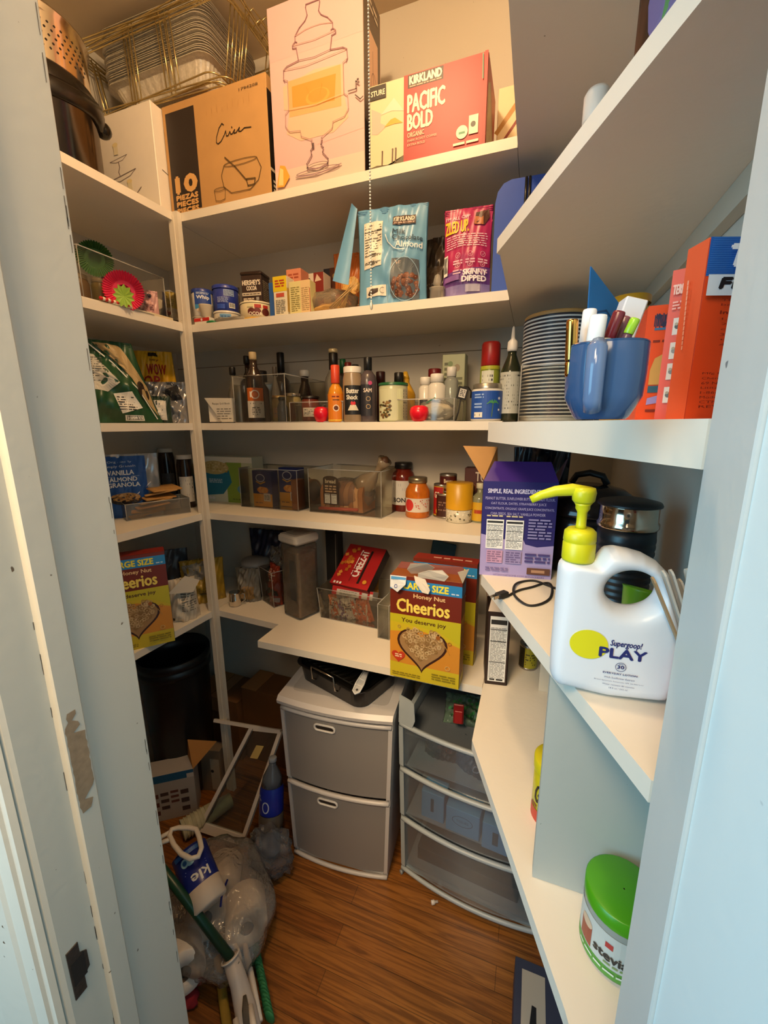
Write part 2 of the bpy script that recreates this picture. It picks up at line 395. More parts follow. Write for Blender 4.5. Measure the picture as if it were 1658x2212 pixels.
# left jamb: profile from the closet side to the kitchen side
JM = mat_white_paint('#c4c0b4', .15, '#5a4a3a', .35, .45, .8)
lj = MB().mat(JM)
lj.prism([(-.52, .362), (-.5015, .362), (-.5, .3605), (-.5, .2835), (-.4925, .2815), (-.491, .280), (-.491, .257), (-.493, .2555), (-.5005, .2545), (-.5005, .214), (-.5025, .2095), (-.505, .2075), (-.507, .206), (-.52, .206)], 0, 2.47)
# casing with stepped moulding on the kitchen face
lj.prism([(-.503, .206), (-.506, .200), (-.512, .1985), (-.514, .195), (-.535, .194), (-.54, .191), (-.60, .188), (-.606, .191), (-.609, .215), (-.52, .215), (-.52, .206)], 0, 2.47)
tl = struct('trim_1', lj)
# peeled paint patch on the stop, bare wood
PZ = VX(150, 1540, -.4904).z; pp = []
rd = random.Random(4)
for i in range(26):
    z = PZ - i*.0055; l = .2565 + (.001 if i > 3 else .006-i*.0015) + rd.uniform(0, .0016)*(1 if 3 < i < 22 else 2.4); r_ = .2795 - rd.uniform(0, .0015) - (0 if 5 < i < 20 else rd.uniform(.002, .014))
    pp.append((z, l, max(r_, l+.002)))
vs = []; 
for z, l, r_ in pp: vs += [Vector((-.4904, l, z)), Vector((-.4904, r_, z))]
MB().mat(M('#8f7a62', .85, 0, .35, 120)).add(vs, [(2*i, 2*i+1, 2*i+3, 2*i+2) for i in range(25)]).build('peeled_patch', tl)
# paint cracks along the jamb seams
ck = MB().mat(M('#4c4238', .9, 0, 0))
for k in range(70):
    z = rd.uniform(.35, 1.9); y = rd.choice((.3575, .3575, .2838, .2532, .2538)) + rd.uniform(-.0006, .0006); L = rd.uniform(.003, .028); x = -.4996 if y > .282 else -.5001
    ck.add([Vector((x, y, z)), Vector((x, y+.0006, z)), Vector((x, y+.0009, z+L)), Vector((x, y+.0001, z+L))], [(0, 1, 2, 3)])
ck.build('paint_cracks', tl)
# latch strike plate
sp = MB().mat(M('#4b423c', .45, .7, .4, 200, .3)).prism([(.2185, .785), (.2325, .785), (.2325, .805), (.240, .812), (.240, .838), (.2325, .845), (.2325, .862), (.2185, .862)], 0, .0015, Matrix(((0, 0, 1, -.5003), (1, 0, 0, 0), (0, 1, 0, 0), (0, 0, 0, 1))))
s_ = sp.build('strike_plate', tl)
MB().mat(M('#17100c', .8, 0, 0)).prism([(.2205, .806), (.236, .806), (.236, .842), (.2205, .842)], 0, .0004, Matrix(((0, 0, 1, -.4987), (1, 0, 0, 0), (0, 1, 0, 0), (0, 0, 0, 1)))).build('latch_hole', tl)
# right jamb and open door
JR = mat_white_paint('#d6d8d4', .12, '#7b8084', .2, .45, .6)
rj = MB().mat(JR)
rj.prism([(.137, .3565), (.1175, .3565), (.1165, .3555), (.1165, .3225), (.1155, .3215), (.1155, .2875), (.1165, .286), (.137, .286)], 0, 2.47)
struct('trim_2', rj)
dr = MB().mat(mat_white_paint('#e6efee', .08, '#9aa5a8', .1, .4, .5))
dr.prism([(.1185, .2855), (.166, .2845), (.300, -.46), (.262, -.467)], .01, 2.45)
struct('door_1', dr)
struct('trim_3', MB().mat(JR).box(-.52, .137, .21, .362, 2.47, 2.49))

# ------------------------------------------------------------ shelves: each board is a thing
SH = []
LV = {1: 'topmost', 2: 'second from top', 3: 'eye-level', 4: 'fourth', 5: 'lowest'}
TH = .0235
for i, z in enumerate((Z1, Z2, Z3, Z4, Z5), 1):
    m = MB().mat(SHELF)
    if i == 5:
        pts = [(XP+.0, YF), (-.805, YF-.02), (-.805, .998), (XE-.004, .998), (XE-.004, YB), (XP, YB)]
    else: pts = [(XP, YF), (XE, YF), (XE, YB), (XP, YB)]
    m.prism(pts, z-TH, z)
    for dx in ((XP+.004, XE) if i == 9 else ()): pass
    nm = {1: 'topmost white back shelf board holding the cardboard gift boxes', 2: 'white back shelf board under the blue almond pouch and baking tubs', 3: 'white back shelf board at eye level under the sauce bottles',
          4: 'white back shelf board under the jars and clear pasta bins', 5: 'lowest white back shelf board with a wider step under the open cereal box'}[i]
    o = m.build('shelf_board'); tag(o, nm, 'shelf', 'back wall shelf boards')
    m = MB().mat(SHELF); xl = XP - .003
    zz = z + (.0 if i != 4 else 0)
    m.prism([(XL, YI+.003), (XP-.04, YI+.003), (XP-.002, YF-.001), (XP-.002, YB), (XL, YB)], zz-TH, zz)
    if i == 2: m.prism([(XL+.02, YI+.003), (XP-.038-.004, YI+.003), (XP-.006, YF-.004), (XP-.006, YB), (XL+.02, YB)], zz, zz+.004)
    nm = {1: 'topmost left shelf board under the steel stock pot', 2: 'left shelf board under the pink and green cupcake liners', 3: 'left shelf board at eye level under the green chip bag',
          4: 'left shelf board under the granola bag and cracker tray', 5: 'lowest left shelf board under the cereal box beside the door frame'}[i]
    tag(m.build('shelf_board'), nm, 'shelf', 'left wall shelf boards')
    # right boards: run beside the back boards, then cut diagonally towards the door
    m = MB().mat(SHELF); A = (-.086, .835); E_ = (.118, .3655); q = .0
    if i == 1: pts = [(XE+.001, YB), (XE+.001, .42), (.05, .3655), (XW, .3655), (XW, YB)]
    elif i == 5: pts = [(XE-.003, YB), (XE-.003, .80), (.081, .405), (.093, .3655), (XW, .3655), (XW, YB)]
    else: pts = [(XE+.001, YB), (XE+.001, .845), A, E_, (XW, .3655), (XW, YB)]
    tk = TH if i != 3 else .037
    zt = z if i != 3 else z-.004
    m.prism(pts, zt-tk, zt)
    nm = {1: 'topmost right shelf board seen only from below', 2: 'diagonally cut right shelf board under the white-capped bottle', 3: 'thick right shelf board under the blue mug and orange cartons',
          4: 'diagonally cut right shelf board under the lotion bottle', 5: 'lowest right shelf board under the green-lidded tub'}[i]
    o = m.build('shelf_board'); tag(o, nm, 'shelf', 'right wall shelf boards')
    # ledger strips under the boards on the walls
    if i in (1, 2):
        t = MB().mat(M('#c4bba8', .6, 0, .03)).box(XW-.0185, XW-.001, .37, YB-.02, z-TH-.036, z-TH-.0005)
        tag(t.build('shelf_ledger'), {1: 'painted wooden ledger strip under the topmost right shelf', 2: 'painted wooden ledger strip under the right shelf above the orange cartons'}[i], 'ledger', 'wall ledger strips')
# corner post
pm = MB().mat(mat_white_paint('#e9dfcc', .2, '#a89880', .3, .5, 1.5))
pm.prism([(XP-.018, YF-.018), (XP+.018, YF-.018), (XP+.018, YF-.0012), (XP-.018, YF-.0012)], 0, Z1-.0008)
pm.box(XP-.002, XP+.004, YF-.0195, YF-.0178, 0.0, Z1-.01)
tag(pm.build('shelf_post'), 'narrow white wooden post holding the shelf corner, floor to top shelf', 'post')
# upright panel between the two lowest right shelves
pn = MB().mat(mat_white_paint('#b4b6ae', .1, '#8a9088', 0, .6)); pn.box(.043, XW-.002, .548, .566, Z5+.0005, Z4-TH-.0005)
tag(pn.build('upright_panel'), 'grey-green painted upright panel standing between the two lowest right shelves', 'panel')
pn = MB().mat(M('#d8cbb4', .6)); bp_ = W(1162, 1492, Z5); pn.box(bp_.x, bp_.x+.035, bp_.y, bp_.y+.012, Z5+.0005, Z4-TH-.0005)
tag(pn.build('support_prop'), 'narrow cream wooden prop standing on the lowest right shelf far behind the grey-green panel', 'prop')
# pull chain of the ceiling light
ch = thing('pull_chain', 'white bead pull chain hanging in front of the shelves', 'chain', (-.272, .69, 0))
b = MB().mat(M('#e9e0cc', .35, .3, 0))
z = 1.702
while z < 2.62:
    b.blob((0, 0, z), .0016, .0016, .0016, 8, 5); z += .0047
b.build('bead_string', ch)
MB().mat(M('#d9cdb0', .4, .5)).lathe([(.0004, 1.688), (.0022, 1.690), (.0026, 1.697), (.001, 1.701), (.0003, 1.703)], 10).build('end_bell', ch)
MB().mat(M('#c9bda8', .5)).tube([(0, 0, 2.62), (-.02, -.015, 2.66), (-.06, -.04, 2.69)], .0012, 6).build('switch_lead', ch)
# bare bulb fixture on the ceiling (just above the frame)
lb = thing('ceiling_lamp', 'bare bulb ceiling lamp holder above the closet', 'lamp', (-.36, .63, 0))
MB().mat(M('#e8e4da', .4)).lathe([(.055, 2.722), (.055, 2.70), (.03, 2.66), (.025, 2.63), (.0, 2.628)], 24).build('lamp_holder', lb)
# ------------------------------------------------------------ generic containers
STEEL = M('#b9aea0', .22, 1.0, .05); CHROME = M('#d8d0c4', .08, 1.0, 0); BLK = M('#15130f', .35, 0, .05); BLKM = M('#1b1918', .7, 0, .1)
def bx(xl, xr, pb, pt, Y, d, z, w=None):
    a = V(xl, pb, Y); b = V(xr, pb, Y); return ((a.x+b.x)/2, Y+d/2, z), (b.x-a.x), V((xl+xr)/2, pt, Y).z - z
def surf_pouch(w, h, d, seed=0, wr=.003, lean=0.0, taper=0.0):
    rd = random.Random(seed); p = [rd.uniform(0, 6.28) for _ in range(6)]
    def S(a, b, side=1):
        f = min(1.0, (1-b)*1.9)**.75 * (.75+.25*min(1, b*6)); t = d/2*(1-abs(a)**2.6)*f
        n = wr*(sin(9*a+p[0]+5*b)*sin(11*b+p[1]) + .7*sin(17*b+p[2]+4*a) + .4*sin(23*a+p[3]-13*b))*(1-a*a)**.5 if abs(a) < 1 else 0
        x = a*w/2*(1-taper*b)*(1-.035*sin(pi*b)*abs(a)); z = b*h - .006*a*a*sin(pi*b)
        return Vector((x, -(t+n)*side + lean*b*h, z))
    return S
def pouch(name, label, cat, loc, w, h, d, rz, col, art=None, group=None, seed=0, wr=.003, lean=0.0, taper=0.0, rough=.35, rot=None, crimp=True, noart=False):
    t = thing(name, label, cat, loc, rz, group, rot); S = surf_pouch(w, h, d, seed, wr, lean, taper)
    mt = M(col, rough, 0, .07, 25, .25) if isinstance(col, str) else col
    m = MB().mat(mt); N1, N2 = 44, 48
    m.grid(lambda a, b: S(a*2-1, b, 1), N1, N2); m.grid(lambda a, b: S(a*2-1, b, -1), N1, N2, flip=True)
    m.grid(lambda a, b: S(a*2-1, 0, 1)*(1-b) + S(a*2-1, 0, -1)*b, N1, 2)
    m.build('pouch_body', t)
    if crimp:
        c = MB().mat(mt)
        for k in range(3): z_ = h - .004 - k*.004; c.tube([(a/8*w/2*(1-taper)*.97, lean*z_-.0008, z_-.006*(a/8)**2*0) for a in range(-8, 9)], .0011, 5)
        c.build('seal', t)
    if art:
        A = Art(lambda u, v, k: S(max(-1, min(1, u/w*2)), max(0, min(1, v/h)), 1) + Vector((0, -k-.0014, 0)), .007); art(A, w, h); A.done(t)
    return t
def clear_bin(name, label, loc, w, d, h, rz=0, group=None, flare=.0, mat=None, handle=False, cat='bin', open_h=None):
    t = thing(name, label, cat, loc, rz, group); mt = mat or CLEAR('#fbfaf6', .012, .05, refl=.7); m = MB().mat(mt); th = .002; q = flare
    def quad(a, b, c_, e): m.add([a, b, c_, e], [(0, 1, 2, 3)], False)
    lo = [(-w/2+q, -d/2+q), (w/2-q, -d/2+q), (w/2-q, d/2-q), (-w/2+q, d/2-q)]; hi = [(-w/2, -d/2), (w/2, -d/2), (w/2, d/2), (-w/2, d/2)]
    for o in (0, th):
        L = [(x-math.copysign(o, x), y-math.copysign(o, y)) for x, y in lo]; Hh = [(x-math.copysign(o, x), y-math.copysign(o, y)) for x, y in hi]
        for i in range(4):
            j = (i+1) % 4; quad(Vector((*L[i], .001+o)), Vector((*L[j], .001+o)), Vector((*Hh[j], h)), Vector((*Hh[i], h)))
        quad(*[Vector((*p, .001+o)) for p in L])
    m.build('bin_walls', t)
    r = MB().mat(CLEAR('#f3efe6', .38, .1)); r.tube([(*p, h) for p in hi], .0016, 6, True); r.tube([(*p, .0018) for p in lo], .0014, 6, True)
    for a, b in zip(lo, hi): r.tube([(*a, .002), (*b, h)], .0013, 6)
    r.build('rim', t)
    return t
def jar(name, label, cat, c, z, r, h, body, lidc, lid_h=.014, lidr=.92, group=None, art=None, neck=.86, a0=0.0, fill=None, seg=32, shoulder=.12, lid_rough=.3, lid_metal=0.0):
    """round jar or tub: body, lid, printed band; c=(x,y)"""
    t = thing(name, label, cat, (c[0], c[1], z), facing(*c)+a0, group); hb = h-lid_h
    prof = [(r*.9, 0), (r, h*.03), (r, hb*(1-shoulder)), (r*neck, hb*.985), (r*neck, hb)]
    bm_ = body if not isinstance(body, str) else M(body, .25, 0, .04)
    MB().mat(bm_).lathe(prof, seg).build('jar_body', t)
    if fill: MB().mat(M(fill, .6, 0, .25, 120, .5)).lathe([(r*.86, .003), (r*.94, h*.05), (r*.94, hb*(1-shoulder-.05)), (r*.6, hb*(1-shoulder-.03)), (.001, hb*(1-shoulder-.03))], seg).build('contents', t)
    lm = lidc if not isinstance(lidc, str) else M(lidc, lid_rough, lid_metal, .03)
    L = MB().mat(lm).lathe([(r*lidr, hb+.0005), (r*lidr, h-.0015), (r*lidr*.95, h), (.001, h-.0002)], seg, cap=False)
    L.build('lid', t)
    if art:
        A = Art(cyl_map(lambda v: r+.0003), .006); art(A, r, h); A.done(t)
    return t
def bottle(name, label, cat, c, z, prof, body, capc, cap, group=None, art=None, ar=None, a0=0.0, fill=None, seg=28, capart=None, sq=0.0, sx=1.0):
    """prof: body profile [(r,z)], cap: profile [(r,z)]"""
    t = thing(name, label, cat, (c[0], c[1], z), facing(*c)+a0, group)
    MB().mat(body if not isinstance(body, str) else M(body, .18, 0, .04)).lathe(prof, seg, sq=sq, sx=sx).build('bottle_body', t)
    if fill: MB().mat(M(fill[0], .4, 0, .1)).lathe([(max(.001, a-.0016), b) for a, b in prof if b <= fill[1]] + [(.001, fill[1])], seg, sx=sx).build('contents', t)
    MB().mat(capc if not isinstance(capc, str) else M(capc, .35, 0, .04)).lathe(cap, seg).build('cap', t)
    if art: A = Art(cyl_map((lambda v: ar+.0003) if ar else (lambda v: prof[1][0]+.0003)), .006); art(A, ar or prof[1][0]); A.done(t)
    return t

# ============================================================ TOP SHELF
# stock pot with steamer insert and glass lid, on the left board
pc = (-1.285, .874)
t = thing('stock_pot', 'large stainless steel stock pot with black handle band on the topmost left shelf', 'pot', (*pc, Z1), facing(*pc))
m = MB().mat(M('#6f665e', .16, 1.0, .05)).lathe([(.135, 0), (.14, .006), (.14, .205), (.143, .207), (.143, .2085), (.137, .2085), (.137, .012), (.001, .011)], 48, cap=False); m.build('pot_body', t)
MB().mat(M('#17120f', .22, 0, 0)).lathe([(.1405, .158), (.1465, .161), (.1475, .180), (.1465, .203), (.1436, .206)], 48, cap=False).build('rim_band', t)
b = MB().mat(M('#17120f', .25, 0, 0)).tube([(.147*cos(a), .147*sin(a), .162+.012*cos(a*2)) for a in [radians(-215+i*8) for i in range(27)]], [.0085]*24+[.011, .013, .010], 10, flat=2.5)
b.build('handle', t)
b = MB().mat(M('#0e0c0b', .15, 0, 0)).blob((.150*cos(radians(-5)), .150*sin(radians(-5)), .158), .022, .022, .02, 14, 8); b.build('handle_knob', t)
t = thing('steamer_basket', 'shiny perforated steel steamer basket sitting in the stock pot', 'steamer', (*pc, Z1+.2095), facing(*pc))
m = MB().mat(M('#d6c8b4', .14, 1.0, .03)).lathe([(.130, 0), (.1335, .004), (.1335, .105), (.140, .112), (.140, .115), (.131, .113), (.128, .01), (.001, .006)], 48, cap=False); m.build('basket_body', t)
m = MB().mat(M('#1a120c', .8, 0, 0))
for j in range(5):
    for i in range(-6, 7):
        a = -pi/2 + .4 + (i+.5*(j % 2))*.11; zz = .03+j*.013; R = Matrix.Rotation(a, 4, 'Z') @ Matrix.Translation((.1336, 0, zz)) @ Matrix.Rotation(pi/2, 4, 'Y')
        m.lathe([(.0001, 0), (.0026, 0), (.0026, .0006), (.0001, .0006)], 8, T=R)
m.build('steam_holes', t)
t = thing('glass_pot_cover', 'domed glass pot lid resting tilted on the steamer basket', 'lid', (pc[0]+.012, pc[1]-.015, Z1+.334), 0, rot=(radians(10), radians(10), 0))
MB().mat(CLEAR('#efe0c8', .16, .03)).lathe([(.118, .0), (.112, .016), (.085, .036), (.05, .047), (.001, .051)], 40, cap=False).build('glass_dome', t)
MB().mat(CHROME).lathe([(.119, -.003), (.122, 0), (.119, .004), (.115, .001), (.119, -.003)], 40, cap=False).build('steel_rim', t)
MB().mat(BLK).lathe([(.006, .05), (.006, .062), (.018, .066), (.02, .074), (.001, .078)], 16).build('knob', t)

def art_cakestand(A, w, h):
    c1 = '#7b6a66'; u = w*.36
    A.line([(u-.045, h*.57), (u+.03, h*.60)], .0015, c1); A.line([(u-.045, h*.57), (u-.02, h*.55), (u+.01, h*.56), (u+.03, h*.60)], .0012, c1)
    A.line([(u-.008, h*.55), (u-.006, h*.50), (u-.012, h*.46), (u-.008, h*.42)], .003, c1); A.line([(u-.055, h*.395), (u+.06, h*.45)], .002, c1); A.line([(u-.055, h*.395), (u-.01, h*.37), (u+.035, h*.40), (u+.06, h*.45)], .0014, c1)
    A.line([(u-.05, h*.22), (u-.02, h*.17), (u+.04, h*.19), (u+.075, h*.27)], .0022, c1)
    for du, dv in ((-.03, .28), (0, .24), (.03, .3), (-.012, .66)): A.rect(u+du-.009, h*dv-.012, u+du+.009, h*dv+.012, '#e9dcb8'); A.disc(u+du, h*dv+.014, .011, '#ecd9a0', .006)
carton('gift_box', 'plain white box printed with a tiered dessert stand, behind the stock pot', 'box', (-1.245, 1.175, Z1), .225, .13, .292, 0, '#f0e6d6', faces={'F': art_cakestand, 'R': lambda A, w, h: (A.disc(w*.6, .05, .018, '#e9c256', .022), A.rect(w*.3, .02, w*.36, h*.8, '#ddd0bb'), A.line([(.02, h*.42), (.05, h*.40)], .002, '#333333'))})

KRAFT = M('#bc9058', .8, 0, .12, 14, .15)
def art_crisa(A, w, h):
    A.rect(.012, .008, w*.325, h*.93, '#2b2320')
    A.text('10', .03, h*.205, w*.29, h*.345, '#d9a867', .0048)
    A.text('PIEZAS', .026, h*.135, w*.295, h*.178, '#d9a867', .0013); A.text('PIECES', .026, h*.075, w*.295, h*.118, '#d9a867', .0013); A.text('PIECES', .026, h*.014, w*.295, h*.056, '#d9a867', .0013)
    k = '#2a2018'
    # script lettering
    A.line([(w*.60, h*.685), (w*.585, h*.70), (w*.555, h*.67), (w*.525, h*.60), (w*.52, h*.555), (w*.535, h*.54), (w*.565, h*.555), (w*.60, h*.60), (w*.615, h*.63), (w*.62, h*.585), (w*.635, h*.585), (w*.655, h*.615), (w*.66, h*.59), (w*.675, h*.59), (w*.70, h*.62), (w*.69, h*.59), (w*.71, h*.59), (w*.745, h*.625), (w*.735, h*.595), (w*.755, h*.59), (w*.79, h*.61), (w*.85, h*.60)], .0024, k); A.disc(w*.675, h*.645, .002, k)
    A.text('1794208', w*.76, h*.915, w*.93, h*.937, k)
    # bowl, glass and ladle drawing
    o = '#5a4526'; cu, cv = w*.73, h*.22
    A.ring(cu, cv+h*.12, w*.155, .0016, o, h*.022)
    A.line([(cu-w*.155, cv+h*.12), (cu-w*.185, cv+h*.04), (cu-w*.17, cv-h*.06), (cu-w*.1, cv-h*.13), (cu+w*.08, cv-h*.135), (cu+w*.16, cv-h*.07), (cu+w*.19, cv+h*.03), (cu+w*.155, cv+h*.12)], .002, o)
    A.line([(cu-w*.14, cv+h*.19), (cu-w*.05, cv+h*.09), (cu+w*.05, cv-h*.05), (cu+w*.06, cv-h*.10), (cu+w*.12, cv-h*.10), (cu+w*.13, cv-h*.05), (cu+w*.05, cv-h*.04)], .003, o)
    A.ring(w*.52, h*.145, w*.055, .0015, o, h*.014); A.line([(w*.465, h*.145), (w*.475, h*.05), (w*.52, h*.04), (w*.565, h*.05), (w*.575, h*.145)], .0016, o)
    for i in range(9): A.rect(w*(.45+.05*i), h*.80, w*(.452+.05*i), h*(.83+.02*(i % 3)), '#a87a42')
l_, w_, h_ = bx(368, 588, 430, 187, 1.147, .27, Z1)
carton('glassware_carton', 'brown cardboard carton with black stripe reading 10 PIEZAS PIECES', 'carton', l_, w_, .27, .293, 0, KRAFT, faces={'F': art_crisa, 'R': lambda A, w, h: (A.rect(.0, .0, w*.9, h*.88, '#1d1816'), A.rect(0, h*.21, w*.9, h*.235, '#cfc0a8'), A.words(.01, .01, w*.3, h*.15, 3, '#d8cdb8', 4))})

def art_dispenser(A, w, h):
    A.rect(.0, .0, w, h, '#d9b3b0'); A.rect(0, h*.72, w, h, '#d9afae'); A.rect(.0, 0, w, h*.12, '#dcc2b4')
    k = '#8a646e'; g = '#b08c88'; c = w*.5
    h_full = h; h = h*.958
    def sym(pts, wd, col): A.line([(c+a*w, b*h) for a, b in pts], wd, col); A.line([(c-a*w, b*h) for a, b in pts], wd, col)
    # jar body colour areas
    A.poly([(c-.36*w, .60*h), (c-.36*w, .47*h), (c-.3*w, .46*h), (c-.34*w, .33*h), (c-.18*w, .27*h), (c+.18*w, .27*h), (c+.34*w, .33*h), (c+.30*w, .46*h), (c+.30*w, .62*h), (c, .64*h)], '#ddb89c')
    A.poly([(c-.3*w, .62*h), (c-.3*w, .42*h), (c+.27*w, .40*h), (c+.27*w, .62*h)], '#dba870')
    A.poly([(c-.26*w, .585*h), (c-.26*w, .47*h), (c+.2*w, .44*h), (c+.22*w, .58*h)], '#d99440')
    A.disc(c+.02*w, .49*h, w*.13, '#dea24c', h*.045); A.disc(c+.02*w, .497*h, w*.105, '#d99440', h*.036)
    A.line([(c-.10*w, .56*h), (c-.06*w, .50*h)], .002, '#e0913a'); A.line([(c+.07*w, .55*h), (c+.04*w, .48*h)], .002, '#e0913a')
    sym([(.0, .985), (.07, .985), (.075, .97), (.06, .93), (.085, .905), (.15, .88), (.20, .845), (.20, .815), (.18, .81)], .0022, k)
    sym([(.20, .845), (.08, .86), (0, .862)], .0012, g); sym([(.20, .815), (.23, .80), (.23, .785), (.19, .78), (.17, .71), (.30, .70), (.34, .685), (.345, .635), (.33, .62)], .0022, k)
    A.line([(c-.23*w, .80*h), (c, .79*h), (c+.23*w, .80*h)], .0013, g); A.line([(c-.17*w, .71*h), (c, .70*h), (c+.17*w, .71*h)], .0014, k); A.line([(c-.34*w, .685*h), (c-.1*w, .67*h), (c+.34*w, .685*h)], .0014, g)
    sym([(.345, .635), (.30, .62), (.30, .46), (.34, .44), (.345, .37), (.30, .335), (.18, .325), (.17, .29), (.05, .255), (.045, .225)], .0018, g)
    A.line([(c-.3*w, .46*h), (c, .445*h), (c+.3*w, .46*h)], .0013, '#e0b48e')
    sym([(.06, .25), (.045, .215), (.07, .195), (.06, .17), (.12, .125), (.11, .10), (.02, .085)], .0028, '#8d6f74')
    A.rect(c-.055*w, .235*h, c-.03*w, .205*h, '#5e4a4c'); A.line([(c-.25*w, .062*h), (c-.02*w, .05*h), (c+.26*w, .08*h)], .0026, '#a58a8a'); A.ring(c, .072*h, w*.24, .0016, k, h*.014); A.ring(c, .1*h, w*.12, .0018, '#9a7e80', h*.018)
    A.line([(c+.35*w, .46*h), (c+.43*w, .46*h), (c+.43*w, .50*h), (c+.46*w, .485*h)], .003, '#6d5a58'); A.line([(c+.42*w, .43*h), (c+.47*w, .40*h), (c+.50*w, .41*h)], .0025, '#4e4040'); A.disc(w*.95, .505*h, .003, '#4e4040')
    A.poly([(.006, .01), (.03, .008), (.05, .03), (.036, .058), (.02, .062)], '#eda53c'); A.poly([(.012, .014), (.028, .012), (.03, .05), (.02, .056)], '#f7cf85')
    A.line([(w*.5, h*.235), (w, h*.26)], .0007, '#d8aeb0')
def art_disp_side(A, w, h):
    A.rect(.003, .003, w*.95, h*.995, '#6d6154'); A.rect(.003, .0, w*.25, h*.30, '#1b1716'); A.rect(w*.28, h*.42, w*.80, h*.80, '#e7c2a4'); A.line([(w*.5, h*.72), (w*.52, h*.6), (w*.6, h*.5)], .002, '#8a6a5c'); A.ring(w*.55, h*.52, .02, .0015, '#8a6a5c', .04); A.words(w*.3, h*.9, w*.8, h*.96, 2, '#d9cdb8', 3)
l_, w_, h_ = bx(596, 788, 400, 20, 1.147, .125, Z1)
carton('beverage_dispenser_carton', 'tall pale pink carton picturing a footed glass drink dispenser', 'carton', l_, w_, .125, .425, 0, '#d8c2b0', faces={'F': art_dispenser, 'R': art_disp_side})
def art_kirk(A, w, h):
    A.rect(0, 0, w*.31, h, '#dacaa4'); A.poly([(0, 0), (w*.31, 0), (w*.31, h*.11), (w*.2, h*.03), (w*.06, h*.055), (0, h*.04)], '#57503a')
    A.poly([(.004, h*.74), (.03, h*.66), (.028, h*.55), (.045, h*.5), (.02, h*.42), (.004, h*.44)], '#c8b2a4'); A.poly([(w*.10, h*.64), (w*.22, h*.80), (w*.31, h*.62), (w*.2, h*.66)], '#e2d2bc')
    A.poly([(w*.13, h*.49), (w*.19, h*.56), (w*.23, h*.57), (w*.30, h*.49), (w*.22, h*.5)], '#e6a737')
    for u in (.11, .205, .235): A.line([(w*u, h*.05), (w*u+.001, h*.19)], .0035, '#5d4636'); A.disc(w*u+.001, h*.205, .0022, '#5d4636')
    A.rect(0, h*.83, w*.15, h*.985, '#2c2620'); A.text('STURE', .004, h*.87, w*.14, h*.93, '#e8dcc4', .0003)
    A.rect(w*.31, 0, w*1.0, h, '#a82a26')
    A.rect(w*.345, h*.845, w*.645, h*.99, '#33201c'); A.text('KIRKLAND', w*.36, h*.885, w*.63, h*.975, '#f4ead6', .001); A.words(w*.36, h*.85, w*.63, h*.875, 1, '#c9a08a', 2)
    A.text('PACIFIC', w*.345, h*.57, w*.66, h*.77, '#f6ead2', .0014); A.text('BOLD', w*.345, h*.37, w*.56, h*.55, '#f6ead2', .0014)
    A.text('ORGANIC', w*.345, h*.285, w*.49, h*.34, '#e8c4a4', .0003); A.text('DARK ROAST COFFEE', w*.345, h*.235, w*.60, h*.26, '#e8c4a4'); A.text('EXTRA BOLD', w*.345, h*.185, w*.50, h*.21, '#e8c4a4')
    A.disc(w*.81, h*.2, .014, '#e9e3cc'); A.rect(w*.785, h*.18, w*.835, h*.205, '#3f8f6a'); A.rect(w*.865, h*.155, w*.94, h*.36, '#f1e6c8'); A.disc(w*.90, h*.26, .006, '#3a3a32')
    A.words(w*.74, h*.05, w*.96, h*.10, 1, '#f1e6c8', 6); A.rect(w*.975, h*.0, w, h*1.0, '#a12a24'); A.line([(w*.96, h*.98), (w*.965, h*.72)], .002, '#4f9a7c')
def art_kirk_side(A, w, h):
    A.rect(0, 0, w, h, '#8e2a22'); A.poly([(.008, .006), (w*.95, .006), (w*.85, h*.4), (w*.3, h*.85), (.012, h*.72)], '#8b7a5c'); 
    for i in range(7): A.line([(.012+i*.018, .008), (.01+i*.004, h*(.3+.06*i))], .0018, '#c9b48a')
    A.line([(w*.05, h*.95), (w*.98, h*.35)], .005, '#5e1512')
l_, w_, h_ = bx(800, 1046, 345, 150, 1.147, .16, Z1)
carton('coffee_pod_box', 'red and cream coffee box with a mountain picture on the topmost shelf', 'box', l_, w_, .16, .185, 0, '#a52c26', faces={'F': art_kirk, 'R': art_kirk_side}, rough=.28)
carton('patterned_box', 'cream box with brown slanting stripes behind the red coffee box', 'box', (-.118, 1.37, Z1), .068, .09, .225, 0, '#efdcb6', faces={'F': lambda A, w, h: (A.line([(0, h*.55), (w, h*.9)], .012, '#b98a46'), A.line([(0, h*.35), (w, h*.72)], .007, '#8a2f20'), A.line([(w*.1, h*.2), (w*.9, h*.4)], .006, '#a0742f'))})

